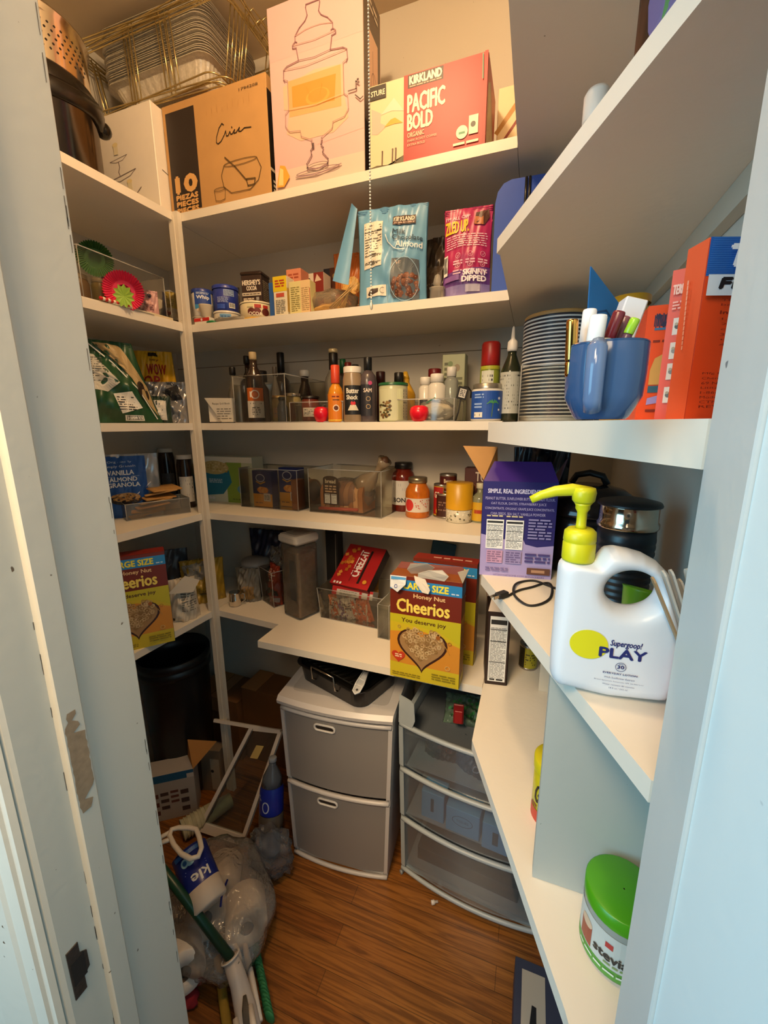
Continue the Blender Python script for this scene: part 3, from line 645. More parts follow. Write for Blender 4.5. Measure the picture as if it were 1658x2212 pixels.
# wire racks with a stack of foil pans, standing on the cartons
WIRE = M('#d8c48c', .25, .9, 0)
def make_rack():
    t = thing('wire_chafing_rack', 'gold-toned wire chafing rack on the cartons, outermost of the nested racks', 'rack', (0, 0, 0), 0, 'nested wire racks on the cartons')
    W2, D2 = .29, .145
    def rr(w, d, z, r=.035):
        out = []
        for cx, cy, a0 in ((w-r, -d+r, -90), (w-r, d-r, 0), (-w+r, d-r, 90), (-w+r, -d+r, 180)):
            for k in range(6): a = radians(a0+k*18); out.append((cx+r*cos(a), cy+r*sin(a), z))
        return out
    m = MB().mat(WIRE)
    m.tube(rr(W2, D2, .205), .0021, 6, True); m.tube(rr(W2, D2, .195), .0021, 6, True); m.build('top_frame', t)
    m = MB().mat(WIRE)
    m.tube(rr(W2*.86, D2*.9, .022), .0021, 6, True); m.tube(rr(W2*.84, D2*.88, .0025), .0021, 6, True); m.build('bottom_frame', t)
    for s in (-1, 1):
        for q in (-.55, .55):
            m = MB().mat(WIRE)
            m.tube([(s*W2, q*D2-.008, .2), (s*W2*.87, q*D2-.008, .02), (s*W2*.87, q*D2+.008, .02), (s*W2, q*D2+.008, .2)], .0019, 6); m.build('side_leg', t)
        m = MB().mat(WIRE); m.tube([(s*.06, -D2, .2), (s*.06+s*.006, -D2*.9, .02), (s*.06+s*.02, -D2*.9, .02), (s*.06+s*.014, -D2, .2)], .0019, 6); m.build('side_leg', t)
        m = MB().mat(WIRE); a = (s*W2, -D2*.2, .2); m.tube([a, (s*(W2+.028), -D2*.2, .215), (s*(W2+.028), D2*.3, .215), (s*W2, D2*.3, .2)], .0019, 6); m.build('carry_handle', t)
    return t
rk = make_rack(); rk.location = (-1.155, 1.285, 2.4425)
dup_tree(rk, (-1.14, 1.278, 2.4525), radians(3), 'gold-toned wire chafing rack nested slightly turned inside the outermost one')
dup_tree(rk, (-1.165, 1.285, 2.4625), radians(-2.5), 'gold-toned wire chafing rack holding the foil pans, innermost of the nest')
FOIL = M('#e6dccb', .34, .3, .3, 160, .5)
def foil_pan():
    m = MB().mat(FOIL); n = 120
    def ring(w, d, r, z, fl=0.0):
        out = []
        per = 4
        for cx, cy, a0 in ((w-r, -d+r, -90), (w-r, d-r, 0), (-w+r, d-r, 90), (-w+r, -d+r, 180)):
            for k in range(n//4):
                # straight side follows each corner
                a = radians(a0+min(1, k/8)*90)
                p = Vector((cx+r*cos(a), cy+r*sin(a), z))
                if k > 8:
                    nx = ((w-r, d-r), (-w+r, d-r), (-w+r, -d+r), (w-r, -d+r))[(0, 1, 2, 3)[((a0+90)//90) % 4]]
                    q = Vector((nx[0]+r*cos(a), nx[1]+r*sin(a), z)); p = p.lerp(q, (k-8)/(n/4-8))
                if fl and k % 2: p.x *= 1-fl; p.y *= 1-fl
                out.append(p)
        return out
    rings = [ring(.155, .085, .03, 0), ring(.163, .093, .032, .004, .012), ring(.188, .113, .035, .05, .012), ring(.192, .117, .036, .0525), ring(.206, .131, .04, .054), ring(.207, .132, .04, .0515)]
    vs = [v for r_ in rings for v in r_]; N = len(rings[0])
    fs = [(k*N+i, k*N+(i+1) % N, (k+1)*N+(i+1) % N, (k+1)*N+i) for k in range(len(rings)-1) for i in range(N)] + [tuple(range(N))]
    m.add(vs, fs, False); return m
fp = foil_pan().build('foil_pan'); FZ = 2.502
fp.location = (-1.165, 1.29, FZ); tag(fp, 'ribbed aluminium foil roasting pan, lowest of the tall foil stack', 'pan', 'stacked foil pans')
for k in range(1, 23):
    o = fp.copy(); COL.objects.link(o); o.location = (-1.165+rd.uniform(-.003, .003), 1.29+rd.uniform(-.002, .002), FZ+k*.0063); o.rotation_euler = (rd.uniform(-.006, .006), rd.uniform(-.006, .006), rd.uniform(-.02, .02))
    o['label'] = 'ribbed aluminium foil roasting pan nested above the lowest one in the foil stack'; o['group'] = 'foil pans nested in the stack'; o['category'] = 'pan'

# ============================================================ SECOND SHELF, back
def on2(xl, xr, pb, pt, Y, d): return bx(xl, xr, pb, pt, Y, d, Z2)
def art_almond(A, w, h):
    A.rect(-w*.40, h*.40, -w*.12, h*.86, '#e9e3d2'); A.words(-w*.385, h*.42, -w*.135, h*.84, 16, '#55534c', 2, .4)
    for f in (.44, .52, .76): A.rect(-w*.39, h*f, -w*.13, h*f+.0016, '#2e2c28')
    A.rect(-w*.36, h*.10, -w*.06, h*.21, '#e9e3d2'); A.poly([(-w*.34, h*.13), (-w*.28, h*.18), (-w*.17, h*.18), (-w*.17, h*.14), (-w*.3, h*.11)], '#3d2f2a'); A.ring(-w*.11, h*.155, .007, .001, '#4a4740')
    A.rect(w*.02, h*.80, w*.34, h*.885, '#3a201c'); A.text('KIRKLAND', w*.035, h*.835, w*.32, h*.875, '#f2e8d4', .0004); A.words(w*.04, h*.808, w*.32, h*.828, 1, '#b98', 3)
    A.text('Milk', w*.03, h*.70, w*.20, h*.755, '#23384c'); A.text('Chocolate', w*.03, h*.64, w*.44, h*.69, '#23384c', .0002); A.text('Almond', w*.07, h*.565, w*.44, h*.625, '#eef4f6', .0003)
    A.line([(-w*.07, h*.70), (-w*.03, h*.62), (w*.05, h*.56), (w*.12, h*.54), (w*.2, h*.545)], .0022, '#dfeaf0')
    # window onto the almonds
    A.poly([(w*.02, h*.46), (w*.40, h*.45), (w*.40, h*.06), (w*.34, h*.04), (w*.04, h*.07), (w*.0, h*.12)], '#57616a'); A.poly([(w*.06, h*.44), (w*.16, h*.43), (w*.12, h*.36)], '#b7a79b')
    rd = random.Random(3)
    for i in range(46):
        u = w*rd.uniform(.035, .375); v = h*rd.uniform(.085, .31-.05*abs(u/w-.2)*4); a = rd.uniform(0, 3.1); n = 10
        cc = rd.choice(('#6b4130', '#7d4d38', '#5a3426', '#85563f')); e = [( .0075*cos(t), .0052*sin(t)) for t in [2*pi*k/n for k in range(n)]]
        A.poly([(u+x*cos(a)-y*sin(a), v+x*sin(a)+y*cos(a)) for x, y in e], cc); A.poly([(u-.001+.3*(x*cos(a)-y*sin(a)), v+.0015+.25*(x*sin(a)+y*cos(a))) for x, y in e], '#a57a62')
        A.h -= .00034
    A.ring(w*.2, h*.25, w*.205, .0014, '#a8cbe0', h*.215); A.line([(-w*.045, h*.96), (-w*.04, 0)], .0012, '#8fbbd6')
    A.text('NET WT', w*.2, h*.012, w*.38, h*.03, '#2c4a63')
l_, w_, h_ = on2(770, 912, 655, 445, 1.152, .05)
pt = pouch('almond_pouch', 'light blue stand-up pouch of milk chocolate almonds', 'pouch', (l_[0], 1.185, Z2), .198, .252, .062, radians(6), '#6fa6cc', art_almond, seed=3, wr=.0035)
fl = MB().mat(M('#6fa6cc', .35, 0, .07, 25, .25))
fl.grid(lambda a, b: Vector((-.094-.012*a-.026*b+.030*a*b*0-.03*a*b, -.018-.012*b+.02*sin(pi*a)*.2-.012*a, .250-.19*b+.010*a)), 6, 14); fl.grid(lambda a, b: Vector((-.094-.012*a-.026*b-.03*a*b, -.0168-.012*b+.02*sin(pi*a)*.2-.012*a, .250-.19*b+.010*a)), 6, 14)
fl.build('torn_flap', pt)
def art_skinny(A, w, h):
    A.rect(-w*.5, 0, w*.5, h*.30, '#6a3f86'); A.poly([(-w*.5, h*.28), (w*.5, h*.34), (w*.5, h*.2), (-w*.5, h*.18)], '#7d4690')
    A.rect(-w*.5, .002, w*.5, h*.14, '#8a7ab0'); A.text("I'M ALL CUP.", -w*.46, h*.88, w*.06, h*.915, '#f3e6ee')
    A.text('ZLED UP.', -w*.47, h*.73, w*.02, h*.86, '#e8c62c', .0009)
    A.poly([(w*.12, h*.80), (w*.16, h*.93), (w*.42, h*.95), (w*.44, h*.87), (w*.34, h*.79)], '#4c2416'); A.poly([(w*.13, h*.80), (w*.14, h*.885), (w*.31, h*.88), (w*.32, h*.79)], '#b4683c')
    A.words(-w*.44, h*.56, w*.42, h*.71, 6, '#ead0dc', 9, .35)
    for r in (.47, .36):
        for c in (-.18, .08, .34): A.ring(w*c, h*r, .006, .0008, '#e6b8cc'); A.line([(w*c-.002, h*r), (w*c, h*r-.003), (w*c+.004, h*r+.004)], .0008, '#e6b8cc'); A.words(w*c-.012, h*r-.022, w*c+.012, h*r-.010, 2, '#e6b8cc', int(r*100)+int(c*50))
    A.text('SKINNY', -w*.06, h*.24, w*.43, h*.30, '#f4eef4', .0009); A.text('DIPPED', -w*.08, h*.165, w*.42, h*.225, '#f4eef4', .0009)
    A.rect(-w*.46, h*.19, -w*.14, h*.25, '#8f62a4'); A.barcode(-w*.49, h*.27, -w*.40, h*.5); A.rect(w*.0, h*.05, w*.3, h*.13, '#b9b2c4')
l_, w_, h_ = on2(955, 1056, 630, 437, 1.15, .04)
pouch('chocolate_pouch', 'magenta and purple standing snack pouch near the right end of the second shelf', 'pouch', (-.195, 1.175, Z2), .122, .212, .04, radians(4), '#b3285f', art_skinny, seed=5, wr=.0016)
t = thing('cooler_case', 'bright blue upright case with a black zip at the right end of the second shelf', 'case', (-.058, 1.215, Z2), radians(2))
m = MB().mat(M('#1f4cae', .5, 0, .06))
m.tube([(0, 0, 0)], .001, 3) if False else None
m.grid(lambda a, b: Vector((0, 0, 0)), 1, 1) if False else None
S_ = .072
prof = [(-S_, 0), (S_, 0), (S_, .200), (S_*.93, .224), (S_*.75, .240), (S_*.5, .246), (-S_*.5, .246), (-S_*.75, .240), (-S_*.93, .224), (-S_, .200)]
m.prism([(p[0], p[1]) for p in prof], -.06, .06, Matrix(((1, 0, 0, 0), (0, 0, -1, 0), (0, 1, 0, .0005), (0, 0, 0, 1)))); m.build('case_shell', t)
m = MB().mat(BLK); 
for s in (-.004, .004): m.tube([(S_*.02+s, -.0615, .004), (S_*.02+s, -.0615, .205), (S_*.02+s, -.0615, .244), (S_*.0+s, -.03, .248), (S_*.0+s, .05, .248)], .0035, 6)
m.build('zip', t)
# paper towels of darker packs behind
pouch('dark_pouch', 'dark brown pouch standing behind the blue almond pouch', 'pouch', (-.315, 1.30, Z2), .12, .205, .06, radians(-8), '#3c3024', lambda A, w, h: (A.rect(-w*.3, h*.2, w*.3, h*.6, '#5b4a38'), A.words(-w*.25, h*.3, w*.25, h*.5, 5, '#a08c6c', 4)), seed=8, wr=.005)
pouch('orange_pouch', 'orange snack bag standing behind the left edge of the almond pouch', 'pouch', (-.585, 1.32, Z2), .12, .21, .06, radians(12), '#b8652a', lambda A, w, h: (A.disc(0, h*.5, .03, '#e0b060'), A.words(-w*.3, h*.15, w*.3, h*.3, 4, '#f0e0c0', 4)), seed=9, wr=.005)
# clear plastic carry tray leftovers by the magenta pouch
t = thing('plastic_cup_piece', 'small clear moulded plastic container in front of the magenta pouch', 'container', (-.268, 1.158, Z2), .2)
MB().mat(CLEAR('#e9e2d4', .32, .08)).lathe([(.017, 0), (.02, .002), (.019, .024), (.021, .026), (.021, .028)], 20, sq=.5).lathe([(.008, .029), (.012, .04), (.008, .058), (.001, .064)], 14).build('container_shell', t)

# baking tubs
def art_tub1(A, r, h):
    A.rect(-.028, h*.30, .028, h*.90, '#23479a'); A.rect(-.028, h*.26, .028, h*.42, '#3a8cc0'); A.text('Whip', -.02, h*.58, .02, h*.74, '#f0f0ee', .0005); A.words(-.02, h*.78, .02, h*.86, 2, '#c8d4e8', 2); A.disc(-.012, h*.22, .009, '#e6d4b8', .006); A.disc(.010, h*.23, .010, '#e6d4b8', .007)
c = cylY(413, 461, 640, 1.185)
jar('frosting_tub', 'white frosting tub with blue lid, leftmost tub on the second shelf', 'tub', c[:2], Z2+.028, c[2], .085, '#e9e2d4', '#2d3f8e', .012, 1.0, 'baking tubs on the second shelf', art_tub1, neck=.97, shoulder=.03)
t = thing('sprinkle_tub', 'low clear tub under the leftmost frosting tub', 'tub', (c[0], c[1], Z2), facing(c[0], c[1]))
MB().mat(M('#d8cdbb', .4)).lathe([(.034, 0), (.036, .002), (.036, .024), (.037, .0245), (.037, .027)], 28).build('tub_body', t)
def art_tub2(A, r, h):
    A.rect(-.006, h*.56, .027, h*.80, '#9fb3d0'); A.words(-.004, h*.58, .025, h*.78, 5, '#3a4a80', 3); A.words(-.028, h*.3, .006, h*.52, 5, '#9aa8d8', 4); A.barcode(.008, h*.10, .028, h*.30)
    A.rect(-.03, h*.06, -.004, h*.24, '#2c4fb0')
c2 = cylY(459, 515, 640, 1.20)
t = jar('sprinkle_jar', 'short clear tub with light blue label under the blue frosting tub', 'tub', c2[:2], Z2, c2[2]*1.05, .040, '#cfc6b6', M('#ded8cc', .3), .007, 1.02, None, lambda A, r, h: (A.rect(-.024, h*.22, .012, h*.74, '#6f9fc8'), A.words(-.02, h*.35, .008, h*.62, 2, '#23508e', 4)), neck=.98, shoulder=.03)
jar('frosting_tub', 'all-blue frosting tub with blue lid stacked on a clear tub', 'tub', c2[:2], Z2+.0405, c2[2], .078, '#2a3a92', '#2b3c98', .012, 1.03, 'baking tubs on the second shelf', art_tub2, neck=.97, shoulder=.03)
c3 = cylY(518, 588, 640, 1.20)
def art_cocoat(A, r, h):
    for u, cc in ((-.018, '#5b1d14'), (.0, '#6a2417'), (.026, '#5b1d14')): A.disc(u, h*.42, .012, cc, .011)
    A.text('OCOA', -.026, h*.22, .014, h*.40, '#efe4cc', .0004); A.rect(-.008, h*.62, .012, h*.8, '#b22a1c'); A.rect(.018, h*.62, .034, h*.78, '#b22a1c'); A.rect(-.03, h*.66, -.012, h*.8, '#e2d8a8'); A.rect(-.02, h*.02, .012, h*.13, '#d8a42a')
jar('cocoa_frosting_tub', 'cream and brown frosting tub under the dark cocoa tin', 'tub', c3[:2], Z2, c3[2]*1.04, .055, '#e6d6ac', '#e9dcba', .006, 1.02, 'baking tubs on the second shelf', art_cocoat, neck=.98, shoulder=.03)
def art_hersh(A, w, h):
    A.text("HERSHEY'S", w*.06, h*.64, w*.94, h*.82, '#e9ddc8', .0007); A.text('COCOA', w*.26, h*.44, w*.76, h*.60, '#e9ddc8', .0006); A.rect(w*.03, h*.24, w*.97, h*.36, '#cfc4b0'); A.words(w*.08, h*.27, w*.9, h*.33, 1, '#4a3a30', 3)
    A.words(w*.08, h*.04, w*.6, h*.16, 2, '#d8ccb8', 5, .7); A.rect(w*.72, h*.06, w*.86, h*.18, '#9a9a98')
t = carton('cocoa_tin', 'dark brown square cocoa tin with flared lid beside the yellow-topped box', 'tin', (c3[0], c3[1]+.0, Z2+.0555), .068, .058, .078, radians(9), '#33201a', faces={'F': art_hersh, 'R': lambda A, w, h: A.words(w*.15, h*.1, w*.85, h*.85, 10, '#8b7f6a', 5)}, body='tin_body')
MB().mat(M('#2c1b15', .3)).rbox(-.0365, .0365, -.0315, .0315, .0785, .0885, .006).build('tin_lid', t)
def small_carton(name, label, xl, xr, pt, Y, d, col, faces, rz=0, pb=665, z=Z2, grp=None, w=None):
    l_, w_, h_ = bx(xl, xr, pb, pt, Y, d, z); return carton(name, label, 'box', l_, w_, d, h_, rz, col, grp, faces)
small_carton('baking_box', 'thin box with yellow top and white side on the second shelf', 592, 621, 596, 1.15, .045, '#e6dcc0', {'F': lambda A, w, h: (A.rect(0, h*.62, w, h, '#e2c41e'), A.words(w*.15, h*.72, w*.85, h*.92, 3, '#b03a22', 3, .6), A.rect(w*.2, h*.48, w*.8, h*.58, '#c2503a'), A.words(w*.15, h*.06, w*.85, h*.42, 8, '#8a8374', 4)), 'R': lambda A, w, h: A.rect(0, h*.1, w, h*.7, '#d9b45a')})
small_carton('baking_box', 'pale yellow box with columns of small print beside the pasta bag', 625, 671, 606, 1.147, .035, '#ddcf8e', {'F': lambda A, w, h: (A.rect(w*.56, 0, w, h, '#e3c38e'), A.words(w*.1, h*.08, w*.5, h*.85, 12, '#8a7d3e', 6, .4), A.words(w*.6, h*.08, w*.94, h*.8, 12, '#a08050', 7, .4), A.rect(w*.975, 0, w, h*.75, '#a82318'))})
small_carton('baking_box', 'salmon pink box standing behind the pale yellow box', 621, 652, 580, 1.20, .05, '#d08466', {'F': lambda A, w, h: A.words(w*.15, h*.8, w*.85, h*.92, 2, '#a04a30', 3)})
small_carton('baking_box', 'white and red box showing two dark dots, behind the pasta bag', 648, 700, 590, 1.26, .05, '#d9cdb8', {'F': lambda A, w, h: (A.disc(w*.2, h*.88, .004, '#222222'), A.disc(w*.42, h*.88, .004, '#222222'), A.rect(w*.6, 0, w, h, '#7c2014'), A.poly([(w*.64, h*.82), (w*.74, h*.97), (w*.92, h*.84)], '#d8c0a8'))}, pb=650)
small_carton('baking_box', 'dark blue and brown carton far behind the pasta bag', 700, 740, 578, 1.33, .05, '#1d2438', {'F': lambda A, w, h: (A.rect(w*.35, 0, w, h, '#5a2c18'), A.disc(w*.6, h*.86, .008, '#c89858'), A.disc(w*.85, h*.84, .008, '#c89858'))}, pb=650)
small_carton('baking_box', 'narrow blue box squeezed between the cocoa tin and the yellow-topped box', 582, 594, 610, 1.17, .05, '#2a5aa0', {}, pb=665)
# clear bag of pasta with skewers
t = thing('pasta_bag', 'clear crinkled bag of pasta with a red edge lying on the second shelf', 'bag', (-.60, 1.205, Z2), radians(3))
MB().mat(CLEAR('#e9d8b8', .22, .12, .9)).blob((0, 0, .036), .078, .05, .036, 26, 14, .06, 2.2, zmin=.001).build('bag_film', t)
MB().mat(M('#c79a55', .6, 0, .3, 140, .9)).blob((0.0, 0, .016), .066, .042, .017, 24, 12, .12, 4, zmin=.002).build('pasta', t)
MB().mat(M('#5a2a1c', .5)).blob((-.05, -.02, .028), .011, .014, .022, 12, 8).build('dark_label', t)
t = thing('bamboo_skewers', 'bundle of bamboo skewers leaning against the almond pouch', 'skewers', (-.515, 1.145, Z2), 0)
for k in range(9):
    MB().mat(M('#c9a468', .6, 0, .1)).tube([(-.030-.004*k+.001*(k % 3), .02-.012*k*.3, .004+.0016*(k % 3)), (.004+.0042*(k % 4), .018-.003*(k % 3), .088-.003*k)], .0013, 5).build('skewer', t)
# left end clutter of the second shelf
t = thing('measuring_scoop', 'small cream plastic scoop standing on the red and white packet', 'scoop', (-1.035, 1.155, Z2+.02), facing(-1.03, 1.15))
MB().mat(M('#d6c8ae', .45)).lathe([(.012, 0), (.014, .002), (.021, .036), (.022, .038), (.020, .036), (.012, .004), (.001, .003)], 20, cap=False, sq=.35).build('scoop_cup', t)
carton('candle_packet', 'flat red and white packet at the left end of the second shelf', 'packet', (-1.045, 1.160, Z2), .062, .035, .0195, radians(0), '#e8e0d2', faces={'F': lambda A, w, h: (A.rect(0, h*.42, w, h*.95, '#c4241c'), A.disc(w*.5, h*.68, .004, '#e8e0d2'))})
t = thing('black_vial', 'tiny black bottle with yellow cap by the corner post', 'bottle', (-1.072, 1.196, Z2), 0)
MB().mat(BLK).lathe([(.012, 0), (.013, .002), (.013, .034), (.008, .044)], 16).build('bottle_body', t); MB().mat(M('#e2b81c', .4)).lathe([(.008, .0445), (.009, .046), (.009, .056), (.003, .06)], 14).build('cap', t)
pouch('dark_snack_bag', 'dark olive bag behind the tiny black bottle at the corner post', 'bag', (-1.07, 1.30, Z2), .10, .155, .05, .3, '#4a3c20', lambda A, w, h: A.rect(-w*.2, h*.2, w*.25, h*.8, '#8b7c50'), seed=12, wr=.004)
t = thing('plastic_bag_scrap', 'crumpled clear plastic bag lying at the front of the baking tubs', 'bag', (-.965, 1.158, Z2), 0)
MB().mat(CLEAR('#efe4d0', .35, .15, 1.0)).blob((.02, 0, .007), .07, .017, .009, 30, 10, .22, 3.2, zmin=.0008).build('bag_film', t)
t = thing('green_tub_cover', 'small green plastic lid lying at the edge of the second shelf', 'lid', (-1.01, 1.1475, Z2), 0)
MB().mat(M('#147a44', .35)).lathe([(.016, 0), (.0175, .002), (.0175, .005), (.015, .007), (.001, .007)], 24, sx=1.1, sy=.6).build('lid_disc', t)
t = thing('yellow_tub_cover', 'small yellow plastic lid lying in front of the cocoa frosting tub', 'lid', (-.868, 1.153, Z2), 0)
MB().mat(M('#e0b020', .35)).lathe([(.016, 0), (.017, .002), (.017, .004), (.001, .005)], 24, sy=.6).build('lid_disc', t)

# ============================================================ SECOND SHELF, left and right
ZL2 = Z2+.0045
cb = clear_bin('baking_supply_bin', 'clear acrylic bin of baking supplies on the second left shelf', (-1.255, .975, ZL2), .20, .27, .135, radians(0))
def liner(name, label, loc, r, col, rot, d=.03, n=44, group=None):
    m = MB().mat(M(col, .6, 0, .1)); prof = [(.35, 0), (.55, .0), (.62, .12), (.8, .55), (1.0, 1.0)]
    for lay in range(6):
        vs = []
        for rr, zz in prof:
            for k in range(n*2):
                a = 2*pi*k/(n*2); q = r*rr*(1+(.045 if k % 2 else -.045)*(1 if rr > .6 else 0)); vs.append(Vector((q*cos(a), q*sin(a), zz*d*.8+lay*.0022)))
        N = n*2
        m.add(vs, [(k*N+i, k*N+(i+1) % N, (k+1)*N+(i+1) % N, (k+1)*N+i) for k in range(4) for i in range(N)] + ([tuple(range(N))] if lay == 0 else []), False)
    o = m.build(name); o.location = loc; o.rotation_euler = rot; return tag(o, label, 'liners', group)
q = VX(205, 557, -1.25); liner('cupcake_liner_stack', 'dark green fluted cupcake liners stacked upright at back left', q, .045, '#3d6a34', (radians(112), 0, radians(52)))
q = VX(266, 612, -1.14); liner('cupcake_liner_stack', 'hot pink fluted cupcake liners stacked upright in front', (q.x, q.y, ZL2+.050), .050, '#e0345c', (radians(100), 0, radians(48)))
m = MB().mat(M('#93b83c', .55)); vs = [Vector((0, 0, .004))]; n = 22
for k in range(n): a = 2*pi*k/n; vs.append(Vector(((.022+(.005 if k % 2 else -.003))*cos(a), (.026+(.005 if k % 2 else -.003))*sin(a), .009)))
m.add(vs, [(0, 1+k, 1+(k+1) % n) for k in range(n)], False)
o = m.lathe([(.012, 0), (.013, .001), (.013, .003), (.001, .004)], 20).build('leaf_liner'); q2 = VX(268, 638, -1.105); o.location = (-1.106, q2.y, ZL2+.026); o.rotation_euler = (radians(98), 0, radians(48)); tag(o, 'lime green leaf-edged liner in front of the hot pink liners', 'liner')
t = thing('bead_strand', 'strand of red and white beads in front of the pink liners', 'beads', (0, 0, 0), 0)
for k in range(13):
    p = VX(220+k*5.6, 654+k*.2, -1.115); b = MB().mat(M('#d0201c' if k % 2 == 0 else '#f0d8c0', .2)).blob((-1.116, p.y, ZL2+.0065), .0052, .0052, .0052, 12, 8); b.build('bead', t)
jar('white_pill_bottle', 'white bottle with red stripe at the far left of the second left shelf', 'bottle', (-1.175, .775), ZL2, .026, .082, '#e9e4dc', '#efe9e0', .018, .8, None, lambda A, r, h: (A.rect(-.02, h*.34, .02, h*.55, '#d23a20'), A.words(-.02, h*.1, .02, h*.28, 3, '#555555', 3)), neck=.8)
jar('brown_jar', 'amber-brown spice jar inside the clear baking bin', 'jar', (-1.20, .865), ZL2+.004, .024, .07, '#9a7648', '#8c7b60', .012, .9, 'jars in the baking bin', None)
jar('olive_jar', 'jar of yellow sprinkles beside the amber jar in the baking bin', 'jar', (-1.195, .918), ZL2+.004, .02, .075, '#b59a50', '#b8a888', .012, .9, 'jars in the baking bin', None)
pouch('striped_cup_pack', 'navy and pink striped packet upright in the baking bin', 'packet', (-1.24, 1.02, ZL2+.004), .09, .112, .03, radians(58), '#2b2f6a', lambda A, w, h: [A.line([(-w*.5+i*.016, h*.3), (-w*.4+i*.016, h*.95)], .005, ('#e7b8b8', '#d8dce8')[i % 2]) for i in range(5)], seed=14)
pouch('pink_packet', 'pale pink packet with dark dots at the right of the pink liners', 'packet', (-1.165, 1.04, ZL2+.004), .075, .078, .02, radians(50), '#c99a96', lambda A, w, h: (A.disc(-w*.1, h*.75, .007, '#2c2430'), A.disc(w*.18, h*.8, .006, '#2c2430'), A.words(-w*.3, h*.1, w*.3, h*.5, 5, '#8a5a58', 5)), seed=15)
clear_bin('baking_supply_bin', 'smaller clear bin holding yellow packets beside the corner post', (-1.22, 1.145, ZL2), .15, .05, .10, radians(0))
pouch('yellow_packet', 'yellow and white printed packet in the small bin by the corner post', 'packet', (-1.17, 1.132, ZL2+.004), .07, .098, .018, radians(40), '#b9a040', lambda A, w, h: (A.rect(-w*.5, 0, w*.5, h*.5, '#b8aa94'), A.disc(0, h*.32, .008, '#8a4038'), A.rect(-w*.4, h*.04, w*.4, h*.12, '#2a2420'), A.words(-w*.3, h*.55, w*.3, h*.8, 4, '#8a7a30', 3)), seed=16)
carton('folded_paper', 'cream folded paper lying flat at the front of the left shelf', 'paper', (-1.128, .955, ZL2), .035, .13, .004, radians(-3), '#e6d8b8')
carton('flat_box', 'flat pale carton lying under the baking bin front', 'box', (-1.125, 1.05, ZL2), .018, .09, .008, radians(-2), '#d9c9a6')
# right board
bottle('white_capped_bottle', 'small bottle with tall white cap on the right second shelf', 'bottle', (.049, .72), Z2, [(.024, 0), (.026, .004), (.027, .055), (.022, .067), (.014, .075), (.013, .079)], '#d8b878', '#e6e0d6', [(.015, .0795), (.0165, .082), (.0165, .112), (.013, .118), (.001, .119)], None, lambda A, r: (A.rect(-.03, .03, .03, .058, '#cbb9c8'), A.line([(-.03, .045), (.03, .053)], .004, '#5a4a70'), A.line([(-.03, .038), (.03, .046)], .002, '#3a3050')), ar=.027)
def art_brown(A, w, h):
    A.disc(0, h*.45, w*.42, '#7b6a98', h*.3); A.disc(0, h*.36, w*.3, '#5f9048', h*.16); A.disc(-w*.05, h*.58, w*.2, '#d8d0e0', h*.07); A.text('SIP', -w*.25, h*.45, w*.25, h*.56, '#e8e4d8', .001); A.words(-w*.3, h*.75, w*.3, h*.92, 4, '#c9bba8', 5)
pouch('brown_snack_pouch', 'tall dark brown pouch with purple and green round label on the right second shelf', 'pouch', (.135, .62, Z2), .12, .27, .07, radians(-8), '#3a231a', art_brown, seed=18, wr=.003)
# ============================================================ EYE-LEVEL SHELF, left
pouch('chip_bag', 'big dark green chip bag with white nutrition panels slumped on the eye-level left shelf', 'bag', (-1.205, .90, Z3), .30, .235, .09, radians(62), '#1f4a2c',
      lambda A, w, h: (A.poly([(-w*.42, h*.86), (-w*.1, h*.82), (w*.14, h*.5), (w*.0, h*.38), (-w*.3, h*.44), (-w*.45, h*.6)], '#c9c5b8'), A.words(-w*.38, h*.5, w*.0, h*.8, 11, '#5a5a52', 3, .4), A.poly([(w*.05, h*.36), (w*.25, h*.40), (w*.32, h*.2), (w*.1, h*.12)], '#e8e4d8'), A.words(w*.08, h*.16, w*.26, h*.34, 6, '#333333', 4, .5),
                       A.line([(-w*.2, h*.97), (w*.12, h*.74), (w*.34, h*.44), (w*.44, h*.06)], .004, '#e9e6da'), A.poly([(-w*.1, h*.97), (w*.2, h*.74), (w*.42, h*.4), (w*.47, h*.1), (w*.49, h*.5), (w*.3, h*.95)], '#b59c6e'), A.disc(w*.40, h*.42, .02, '#2c1e14', .03), A.barcode(w*.12, h*.03, w*.3, h*.1)), seed=21, wr=.007, taper=.45)
pouch('popcorn_bag', 'bright yellow popcorn bag with red lettering behind the green chip bag', 'bag', (-1.27, 1.14, Z3), .16, .245, .06, radians(38), '#d9a51c',
      lambda A, w, h: (A.text('POP', -w*.38, h*.52, w*.12, h*.66, '#a3241a', .0012), A.text('WOW', -w*.16, h*.68, w*.30, h*.82, '#a3241a', .0012), A.text('hey', -w*.08, h*.85, w*.14, h*.90, '#6e1a12'), A.rect(-w*.12, h*.93, w*.12, h*.98, '#1c1410')), seed=22, wr=.006, taper=.25)
pouch('silver_bag', 'crumpled silver and black snack bag beside the corner post on the eye-level shelf', 'bag', (-1.185, 1.09, Z3), .15, .135, .075, radians(30), M('#9c9c9e', .25, .6, .2, 40, .6),
      lambda A, w, h: (A.poly([(0, h*.75), (w*.3, h*.95), (w*.42, h*.6), (w*.2, h*.55)], '#1c1c1e'), A.line([(-w*.3, h*.8), (-w*.1, h*.86), (-w*.2, h*.7), (w*.02, h*.78)], .003, '#26262a'), A.poly([(-w*.3, h*.35), (w*.0, h*.3), (-w*.1, h*.12), (-w*.35, h*.15)], '#b98a4a')), seed=23, wr=.010)
pouch('white_label_bag', 'small dark green packet with blank white label next to the silver bag', 'bag', (-1.155, 1.035, Z3), .075, .085, .04, radians(40), '#22362a', lambda A, w, h: A.rect(-w*.2, h*.12, w*.32, h*.85, '#d6d2c8'), seed=24, wr=.003)
q = W(268, 912, Z3) if False else None
